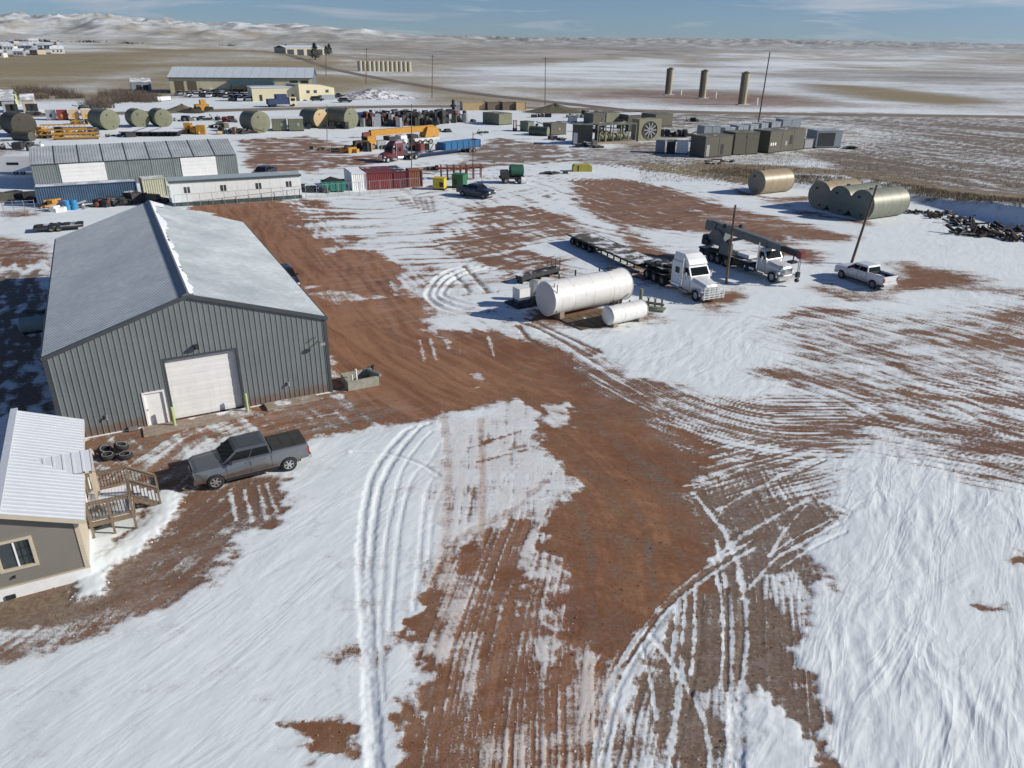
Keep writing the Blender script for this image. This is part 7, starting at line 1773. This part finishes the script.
# parked cars
def small_car(name, label, loc, rz, paint, kind, group):
    t = thing(name, label, 'car', loc, rz, group)
    pk = kind == 'pickup'
    poly = [(-2.5, 0.35), (2.5, 0.35), (2.55, 0.95), (1.2, 1.08), (1.0, 1.08)] + [(-2.55, 1.1)] if False else [(-2.5, 0.35), (2.5, 0.35), (2.55, 0.9), (1.3, 1.08), (-2.5, 1.1)]
    MB().prism(poly, -0.95, 0.95).build('body', paint, t)
    x0, x1 = (-0.7, 1.2) if pk else (-2.3, 1.2)
    MB().mesh([(x0, -.9, 1.08), (x1, -.9, 1.08), (x1, .9, 1.08), (x0, .9, 1.08), (x0 + .25, -.72, 1.7), (x1 - .6, -.72, 1.7), (x1 - .6, .72, 1.7), (x0 + .25, .72, 1.7)], [(0, 1, 5, 4), (1, 2, 6, 5), (2, 3, 7, 6), (3, 0, 4, 7)]).build('windows', m_glass, t)
    MB().box(x0 + .22, x1 - .57, -.74, .74, 1.7, 1.76).build('roof', paint, t)
    if pk: MB().box(-2.4, -0.75, -.75, .75, 1.1, 1.12).build('bed', m_dark, t)
    for x in (-1.55, 1.55):
        for s in (1, -1): MB().cyl((x, s * .75, .36), (x, s * .98, .36), .36, 12).build('wheel', m_blk, t)
    return t
cp = [M('car_white', (0.68, 0.68, 0.68), 0.4, var=0.04, snow=0.7), M('car_dark', (0.03, 0.035, 0.045), 0.35, var=0.05, snow=0.62), M('car_silver', (0.34, 0.36, 0.38), 0.35, 0.3, var=0.05, snow=0.7)]
cn = ['white', 'dark', 'silver']
proto = {}
rnd = random.Random(44)
rows_ = [(95.5, np.arange(181, 224, 7.0)), (97.2, np.arange(190, 252, 6.6)), (93.6, np.arange(206, 252, 6.0)), (101.0, np.arange(227, 252, 7.5)), (99.2, np.arange(232, 250, 7))]
for ri, (y, xs) in enumerate(rows_):
    for x in xs:
        ci = rnd.choice((0, 0, 1, 2)); kd = rnd.choice(('pickup', 'suv')); key = (ci, kd)
        p = at(x + rnd.uniform(-1, 1), y + rnd.uniform(-.2, .2)); lb = '%s %s parked in the rows before the long cream building' % (cn[ci], kd if kd == 'pickup' else 'estate car')
        rz = R(rnd.choice((80, 82, 100)))
        if key not in proto: proto[key] = small_car('parked_car', lb, p, rz, cp[ci], kd, 'cars parked before the cream building')
        else:
            c = copy_tree(proto[key]); c.location = p; c.rotation_euler = (0, 0, rz)
for px, kd, ci, lb in (((317, 101), 'suv', 1, 'dark estate car beside the annex with small windows'), ((345, 102.5), 'suv', 1, 'dark car alone on the snow right of the annex'), ((338, 97.5), 'pickup', 1, 'dark pickup at the corner of the right annex')):
    small_car('parked_car', lb, at(*px), R(20), cp[ci], kd, None)
loc, rz, L = front((269, 107.5), (297, 106.5)); t = thing('box_truck', 'dark blue truck with cream box on the road', 'truck', loc, rz)
MB().box(0, L * .72, 0, 2.4, 0.8, 2.6).build('load_bed', m_nav, t); MB().box(L * .3, L * .68, 0.1, 2.3, 2.6, 4.0).build('load', m_nav, t); MB().box(L * .76, L, 0, 2.4, 0.6, 3.0).build('cab', m_cream, t); MB().box(L * .8, L * .95, -0.03, 0, 1.8, 2.7).build('cab_window', m_glass, t)
for x in (1, 2.3, L - 1.2):
    for y in (0.1, 2.3): MB().cyl((x, y - .2, .5), (x, y + .2, .5), .5, 12).build('wheel', m_blk, t)
t, L = unit('wheel_loader', 'yellow wheel loader beside a dirt mound at the roadside', 'loader', (197, 112), (210, 111.5), 2.5, 2.0, m_org)
MB().box(L * .4, L * .8, 0.4, 2.0, 2.1, 3.4).build('cab', m_org, t)
for x in (0.6, L - 0.6):
    for y in (0, 2.5): MB().cyl((x, y - .3, .8), (x, y + .3, .8), .8, 14).build('wheel', m_blk, t)
MB().box(L, L + 1.2, 0, 2.5, 0.2, 1.2).build('bucket', m_dark, t)
def mound(label, px, r, hh, mat_, seed):
    rnd = random.Random(seed); p = at(*px); q = MB(); n, m_ = 20, 5; vs = []; fs = []
    for j in range(m_):
        f = j / (m_ - 1)
        for k in range(n):
            a = 2 * math.pi * k / n; rr = r * f * (1 + 0.2 * math.sin(3 * a + seed) + rnd.uniform(-.08, .08)); vs.append((rr * math.cos(a) * 1.6, rr * math.sin(a), hh * (1 - f) ** 1.2 * (1 + rnd.uniform(-.15, .15)) - 0.05))
    for j in range(m_ - 1):
        for k in range(n): fs.append((j * n + k, j * n + (k + 1) % n, (j + 1) * n + (k + 1) % n, (j + 1) * n + k))
    q.mesh(vs, fs, True); o = q.build('dirt_mound', mat_, None, p); tag(o, label, 'mound'); return o
mound('olive-grey dirt mound left of the yellow loader', (183, 111.5), 4, 2.2, M('mound_soil', (0.15, 0.125, 0.085), 0.9, var=0.3, snow=0.1), 3)
mound('dark dirt mound touching the loader wheels', (192, 112.5), 3.5, 1.4, M('dark_soil', (0.05, 0.042, 0.03), 0.9, var=0.3), 5)
mound('snow-streaked spoil bank right of the annex', (372, 98), 11, 3.4, M('spoil_bank', (0.16, 0.15, 0.14), 0.9, var=0.3, snow=0.55), 7)
mound('brush-grown mound behind the roadside pole', (555, 112), 7, 2.6, M('brush_mound', (0.11, 0.10, 0.06), 0.95, var=0.4, scale=1.5), 9)
# treater towers
for k, (bp, tp_, lb) in enumerate((((669, 95), (671, 68), 'leftmost and farthest'), ((703, 98.5), (705.5, 70), 'middle'), ((743, 105), (748, 72), 'rightmost and nearest'))):
    p = at(*bp); q = up(*tp_, p); hh = (q.z - p.z); t = thing('treater_tower', 'tall tan cylindrical tower on bare ground, %s of three' % lb, 'tower', p, 0, 'tan towers beyond the road')
    MB().cyl((0, 0, 0), (0, 0, hh), 1.05, 20, dome=0.3, caps=(0, 1)).build('shell', M('tan_tower', (0.40, 0.34, 0.22), 0.6, var=0.12), t)
    MB().box(-1.9, -1.0, -0.5, 0.5, 0.2, hh - 0.2).build('ladder_cage', m_buffd, t); MB().box(-2.2, 2.2, -2, 2, -0.1, 0.3).build('pad', m_white, t)
    MB().cyl((0, 0, hh - 0.5), (0, 0, hh - 0.1), 1.25, 20).build('top_platform', m_buffd, t)
    MB().cyl((5.5, 1, 0), (5.5, 1, 2.6), 0.35, 10).build('white_stack', m_white, t)
# far tank battery
tk0 = None
for k in range(12):
    p = at(360.5 + k * 4.45, 72.3)
    if tk0 is None:
        tk0 = thing('upright_tank', 'tan upright tank in the far row along the road', 'tank', p, 0, 'far row of upright tanks')
        MB().cyl((0, 0, 0), (0, 0, 6.6), 1.5, 18, caps=(0, 1), dome=0.25).build('shell', m_buff if False else M('pale_tan_tank', (0.42, 0.39, 0.30), 0.6), tk0)
        MB().box(-1.7, -1.35, -0.4, 0.4, 0, 6.6).build('ladder', m_dark, tk0)
    else:
        c = copy_tree(tk0); c.location = p
loc, rz, L = front((287, 63), (325, 62)); t = thing('far_shed', 'far grey open-fronted shed above the road', 'shed', loc, rz)
MB().box(0, L, 0, 14, 0, 7).build('wall', M('far_grey_wall', (0.35, 0.34, 0.28), 0.7), t); MB().mesh([(-.5, -.5, 7), (L + .5, -.5, 7), (L + .5, 7, 9), (-.5, 7, 9)], [(0, 1, 2, 3)]).mesh([(-.5, 14.5, 7), (L + .5, 14.5, 7), (L + .5, 7, 9), (-.5, 7, 9)], [(0, 1, 2, 3)]).build('roof', m_bgroof, t)
for k in range(4): MB().box(2 + k * L / 4, 2 + k * L / 4 + L / 6, -.1, 0, 0, 5.5).build('bay', m_dark, t)
# houses of the settlement at left
rnd = random.Random(12)
m_hw = [M('house_white', (0.6, 0.6, 0.58), 0.7), M('house_tan', (0.42, 0.36, 0.27), 0.7), M('house_grey', (0.3, 0.32, 0.34), 0.7)]
where = 'first second third fourth fifth sixth seventh eighth ninth tenth eleventh twelfth thirteenth fourteenth fifteenth sixteenth'.split()
for k in range(16):
    px, py = 1 + k * 4.0 + rnd.uniform(-1, 1), (64, 58.5, 54.5, 61, 52.5)[k % 5] - 0.09 * k
    p = at(px, py); s = rnd.uniform(0.85, 1.3)
    t = thing('far_house', 'tiny %s house in the distant settlement, %s from the left' % (('white', 'tan', 'grey')[k % 3], where[k]), 'house', p, rnd.uniform(-.5, .5), 'houses of the distant settlement')
    s *= 0.62
    MB().box(-7 * s, 7 * s, -4, 4, 0, 3.6).build('wall', m_hw[k % 3], t); MB().mesh([(-7.4 * s, -4.5, 3.6), (7.4 * s, -4.5, 3.6), (7.4 * s, 0, 5.8), (-7.4 * s, 0, 5.8), (7.4 * s, 4.5, 3.6), (-7.4 * s, 4.5, 3.6)], [(0, 1, 2, 3), (3, 2, 4, 5)]).build('roof', M('house_roof', (0.45, 0.47, 0.5), 0.6, snow=0.6), t)
    for x in (-4, 0.5, 4): MB().box(x * s - .6, x * s + .6, -4.1, -4, 1.2, 2.6).build('window', m_glass2, t)
for k, (x0, x1, y, mm, lb) in enumerate(((132, 152, 91, m_grycab, 'low grey shed with snowy roof left of the cream building'), (-6, 14, 107, m_lgreen, 'yellow-green ended building at the left picture edge'), (4, 16, 113, m_hw[2], 'low grey shed at the far left roadside'), (24, 36, 112.5, m_hw[1], 'low tan shed second from the left edge'))):
    loc, rz, L = front((x0, y), (x1, y - .3)); t = thing('roadside_shed', lb, 'shed', loc, rz)
    MB().box(0, L, 0, 8, 0, 3.4).build('wall', mm, t); MB().mesh([(-.3, -.3, 3.4), (L + .3, -.3, 3.4), (L + .3, 4, 5.0), (-.3, 4, 5.0), (L + .3, 8.3, 3.4), (-.3, 8.3, 3.4)], [(0, 1, 2, 3), (3, 2, 4, 5)]).build('roof', M('shed_roof_snow', (0.42, 0.43, 0.44), 0.6, snow=0.45), t)
    for x in (0.25, 0.6): MB().box(L * x, L * x + 2, -.08, 0, 0.2, 2.4).build('door', m_dark, t)
t, L = unit('boat_trailer', 'white covered boat on a trailer at the roadside', 'boat', (158, 101.5), (171, 100.8), 2.2, 1.4, m_white, m_white)
junk('snow-covered dark cars by the roadside at left', (75, 109), 8, 6, 1.5, DK, 92, 'parked_machinery')
# stones on the bare ground and broken snow by the tracks
rnd = random.Random(501)
def lumps(name, label, n, mat_, want, rmin, rmax, y1):
    q = MB(); c = 0; tries = 0
    while c < n and tries < n * 14:
        tries += 1
        y = 15 + (y1 - 15) * rnd.random() ** 1.6; x = rnd.uniform(-0.8, 0.8) * y
        r = int(np.searchsorted(rows, y)); k = int(round((x / (0.82 * y + 14) + 1) / 2 * (NC - 1)))
        if not want(r, k): continue
        s = rnd.uniform(rmin, rmax) * (1 if rnd.random() < .92 else 1.8); z = GZ[r, k]; j = lambda: rnd.uniform(.6, 1.2) * s
        vs = [(x - j(), y - j() * .5, z - .01), (x + j(), y - j() * .6, z - .01), (x + j() * .4, y + j(), z - .01), (x - j() * .8, y + j() * .6, z - .01), (x + rnd.uniform(-.3, .3) * s, y + rnd.uniform(-.3, .3) * s, z + j() * .8)]
        q.mesh(vs, [(0, 1, 4), (1, 2, 4), (2, 3, 4), (3, 0, 4)]); c += 1
    o = q.build(name, mat_); tag(o, label, kind='stuff')
lumps('stones', 'loose stones scattered over the bare red yard', 4500, M('yard_stone', (0.30, 0.19, 0.125), 0.9, var=0.5, scale=1.5), lambda r, k: snow[r, k] < -0.25, 0.015, 0.045, 75)
lumps('dark_clods', 'dark clods of earth on the bare yard', 2600, M('dark_clod', (0.14, 0.075, 0.045), 0.95, var=0.4, scale=1.5), lambda r, k: snow[r, k] < -0.1, 0.015, 0.045, 75)
lumps('snow_clods', 'broken lumps of snow thrown up along the wheel tracks', 2200, m_snow, lambda r, k: -0.2 < snow[r, k] < 0.1, 0.015, 0.045, 60)
# roads
m_road = M('gravel_road', (0.205, 0.165, 0.120), 0.95, var=0.2, scale=0.05)
def road(name, px, width, mat_, z=0.02):
    C = curve(px, 8); q = MB(); vs = []; n = len(C)
    for k in range(n):
        d = C[min(k + 1, n - 1)] - C[max(k - 1, 0)]; d = d / math.hypot(*d); nrm = np.array((-d[1], d[0]))
        for s in (-1, -0.4, 0.4, 1):
            x, y = C[k] + nrm * s * width / 2; vs.append((x, y, max(zg(x, y), 0) + (0.25 if abs(s) < 1 else 0.0) + z))
    fs = [(k * 4 + j, k * 4 + j + 1, k * 4 + 5 + j, k * 4 + 4 + j) for k in range(n - 1) for j in range(3)]
    q.mesh(vs, fs, True); o = q.build(name, mat_); tag(o, None, None, None, 'structure'); return o
road('road', [(-200, 117), (0, 116), (150, 112.5), (300, 108.5), (420, 106.5), (540, 108), (650, 111), (780, 114), (900, 115.5), (1024, 117), (1300, 121)], 11, m_road)
road('side_road', [(640, 112), (560, 103), (470, 93), (400, 82), (340, 72), (280, 62), (240, 56)], 9, M('side_road_gravel', (0.17, 0.14, 0.11), 0.95, var=0.2, scale=0.05))
road('access_track', [(560, 110), (575, 122), (560, 140), (520, 158), (470, 172)], 6, M('track_mud', (0.17, 0.12, 0.085), 0.95, var=0.3, scale=0.3, snow=0.35), 0.0) if False else None

# ------------------------------------------------------------------ brush, shrubs and dry grass
def twigs(q, cx, cy, cz, n, hh, sp, rnd, w=0.03):
    for k in range(n):
        a = rnd.uniform(0, 6.28); r = sp * math.sqrt(rnd.random()); x, y = cx + r * math.cos(a), cy + r * math.sin(a)
        l_ = hh * rnd.uniform(.5, 1.1); dx, dy = rnd.gauss(0, .28) * l_, rnd.gauss(0, .28) * l_
        q.face([(x - w, y, cz), (x + w, y, cz), (x + dx, y + dy, cz + l_)])
        if rnd.random() < .7:
            f = rnd.uniform(.35, .7); x2, y2, z2 = x + dx * f, y + dy * f, cz + l_ * f
            q.face([(x2, y2 - w * .7, z2), (x2, y2 + w * .7, z2), (x2 + rnd.gauss(0, .3) * l_, y2 + rnd.gauss(0, .3) * l_, z2 + l_ * rnd.uniform(.2, .5))])
m_twig = M('bare_twigs', (0.185, 0.145, 0.105), 0.9, var=0.35, scale=0.3)
m_straw = M('dry_grass_blades', (0.20, 0.158, 0.095), 0.9, var=0.3, scale=0.4)
rnd = random.Random(77)
def thicket(label, pts, hh, sp, n, seed):
    rnd = random.Random(seed); q = MB(); p0 = at(*pts[0])
    for px in pts:
        for k in range(3):
            p = at(px[0] + rnd.uniform(-3, 3), px[1] + rnd.uniform(-.6, .6)); twigs(q, p.x, p.y, p.z - 0.1, n, hh * rnd.uniform(.5, 1.0), sp, rnd, 0.06)
    o = q.build('brush_thicket', m_twig); tag(o, label, kind='stuff'); return o
thicket('bare brown willow brush along the road left of the cream building', [(100, 104), (108, 103), (116, 102), (124, 101), (132, 101), (140, 101), (146, 102), (112, 98), (122, 97), (134, 96), (98, 108), (150, 100)], 4.5, 4.5, 120, 5)
thicket('bare brush round the far left sheds', [(18, 95), (28, 93), (40, 92), (52, 93), (60, 95), (34, 99), (70, 98)], 4, 5, 90, 6)
def bush(label, px, hh, seed):
    rnd = random.Random(seed); p = at(*px); t = thing('evergreen_tree', label, 'tree', p, 0)
    MB().cyl((0, 0, 0), (0, 0, hh * .6), hh * .05, 8, hh * .02).build('trunk', m_pole, t)
    q = MB()
    for k in range(420):
        u = rnd.random(); z = hh * (.12 + .88 * u); r = hh * .36 * (1 - u) ** .75 * math.sqrt(rnd.random()) + .1; a = rnd.uniform(0, 6.28); s = hh * .05
        x, y = r * math.cos(a), r * math.sin(a)
        q.face([(x + rnd.gauss(0, s), y + rnd.gauss(0, s), z + rnd.gauss(0, s)) for _ in range(3)])
    q.build('crown', M('dark_evergreen', (0.035, 0.05, 0.03), 0.9, var=0.4), t)
for px, hh, lb in (((316, 66), 13, 'dark evergreen right of the far grey shed'), ((330, 60), 11, 'dark evergreen behind the far road pole'), ((327, 60.5), 9, 'smaller evergreen crowding the far pole'), ((287, 58), 9, 'dark evergreen at the left end of the far shed')):
    bush(lb, px, hh, int(px[0]))
q = MB()
for k in range(15000):   # bunch grass along the berm
    s = rnd.uniform(2, len(BERM) - 2.01); i = int(s); c = BERM[i] + (BERM[i + 1] - BERM[i]) * (s - i); d = BERM[i + 1] - BERM[i]; d = d / math.hypot(*d); nrm = np.array((-d[1], d[0]))
    x, y = c + nrm * rnd.uniform(-0.3, 8.5) + d * rnd.uniform(-.5, .5)
    hh = rnd.uniform(.2, .6); z = zg(x, y) - .03; a = rnd.uniform(0, 3.14); w = rnd.uniform(.02, .05)
    q.face([(x - w * math.cos(a), y - w * math.sin(a), z), (x + w * math.cos(a), y + w * math.sin(a), z), (x + rnd.gauss(0, .15), y + rnd.gauss(0, .15), z + hh)])
o = q.build('dry_grass', m_straw); tag(o, 'dry tan bunch grass along the berm at the field edge', kind='stuff')
q = MB()
for k in range(9000):
    px, py = rnd.uniform(640, 1024), 0; py = rnd.uniform(152, 182) if px < 800 else rnd.uniform(135, 190)
    p = at(px, py); x, y, z = p.x, p.y, p.z
    hh = rnd.uniform(.12, .35); a = rnd.uniform(0, 3.14); w = rnd.uniform(.03, .07)
    q.face([(x - w * math.cos(a), y - w * math.sin(a), z - .02), (x + w * math.cos(a), y + w * math.sin(a), z - .02), (x + rnd.gauss(0, .12), y + rnd.gauss(0, .12), z + hh)])
o = q.build('field_stubble', m_straw); tag(o, 'sparse dry stubble on the grey field at right', kind='stuff')
for k, (px, py, hh) in enumerate(((24, 38, 14), (30, 37, 12), (46, 36, 16), (52, 38, 14), (58, 39, 12), (88, 41, 14), (96, 42, 10), (130, 47, 9), (233, 46, 8))):
    d_ = 2300.0; c0 = G(px, 60); p = Vector((c0.x / c0.y * d_, d_, 0)); p.z = zg(p.x, p.y)
    rnd2 = random.Random(300 + k); q = MB()
    for j in range(160):
        x, y, z = p.x + rnd2.gauss(0, 15), p.y + rnd2.gauss(0, 9), p.z + rnd2.random() ** 1.5 * hh * 0.8
        q.face([(x + rnd2.gauss(0, 2.2), y + rnd2.gauss(0, 2.2), z + rnd2.gauss(0, 1.8)) for _ in range(3)])
    o = q.build('ridge_scrub', M('dark_scrub', (0.05, 0.052, 0.04), 0.9, var=0.3, scale=0.05)); tag(o, 'dark scrub clump on the distant slope, %s from the left' % where[k], kind='stuff')
# air between here and the ridges
hz = MB(); hz.box(-12500, 12500, -300, 13500, -8.0, 420.0)
mh = bpy.data.materials.new('haze_air'); mh.use_nodes = True; nt = mh.node_tree; nt.nodes.clear()
ho = nt.nodes.new('ShaderNodeOutputMaterial'); hv = nt.nodes.new('ShaderNodeVolumePrincipled')
hv.inputs['Color'].default_value = (0.50, 0.72, 1.0, 1); hv.inputs['Density'].default_value = 0.000028; hv.inputs['Anisotropy'].default_value = 0.2
nt.links.new(hv.outputs[0], ho.inputs['Volume'])
o = hz.build('haze', mh); tag(o, kind='stuff')
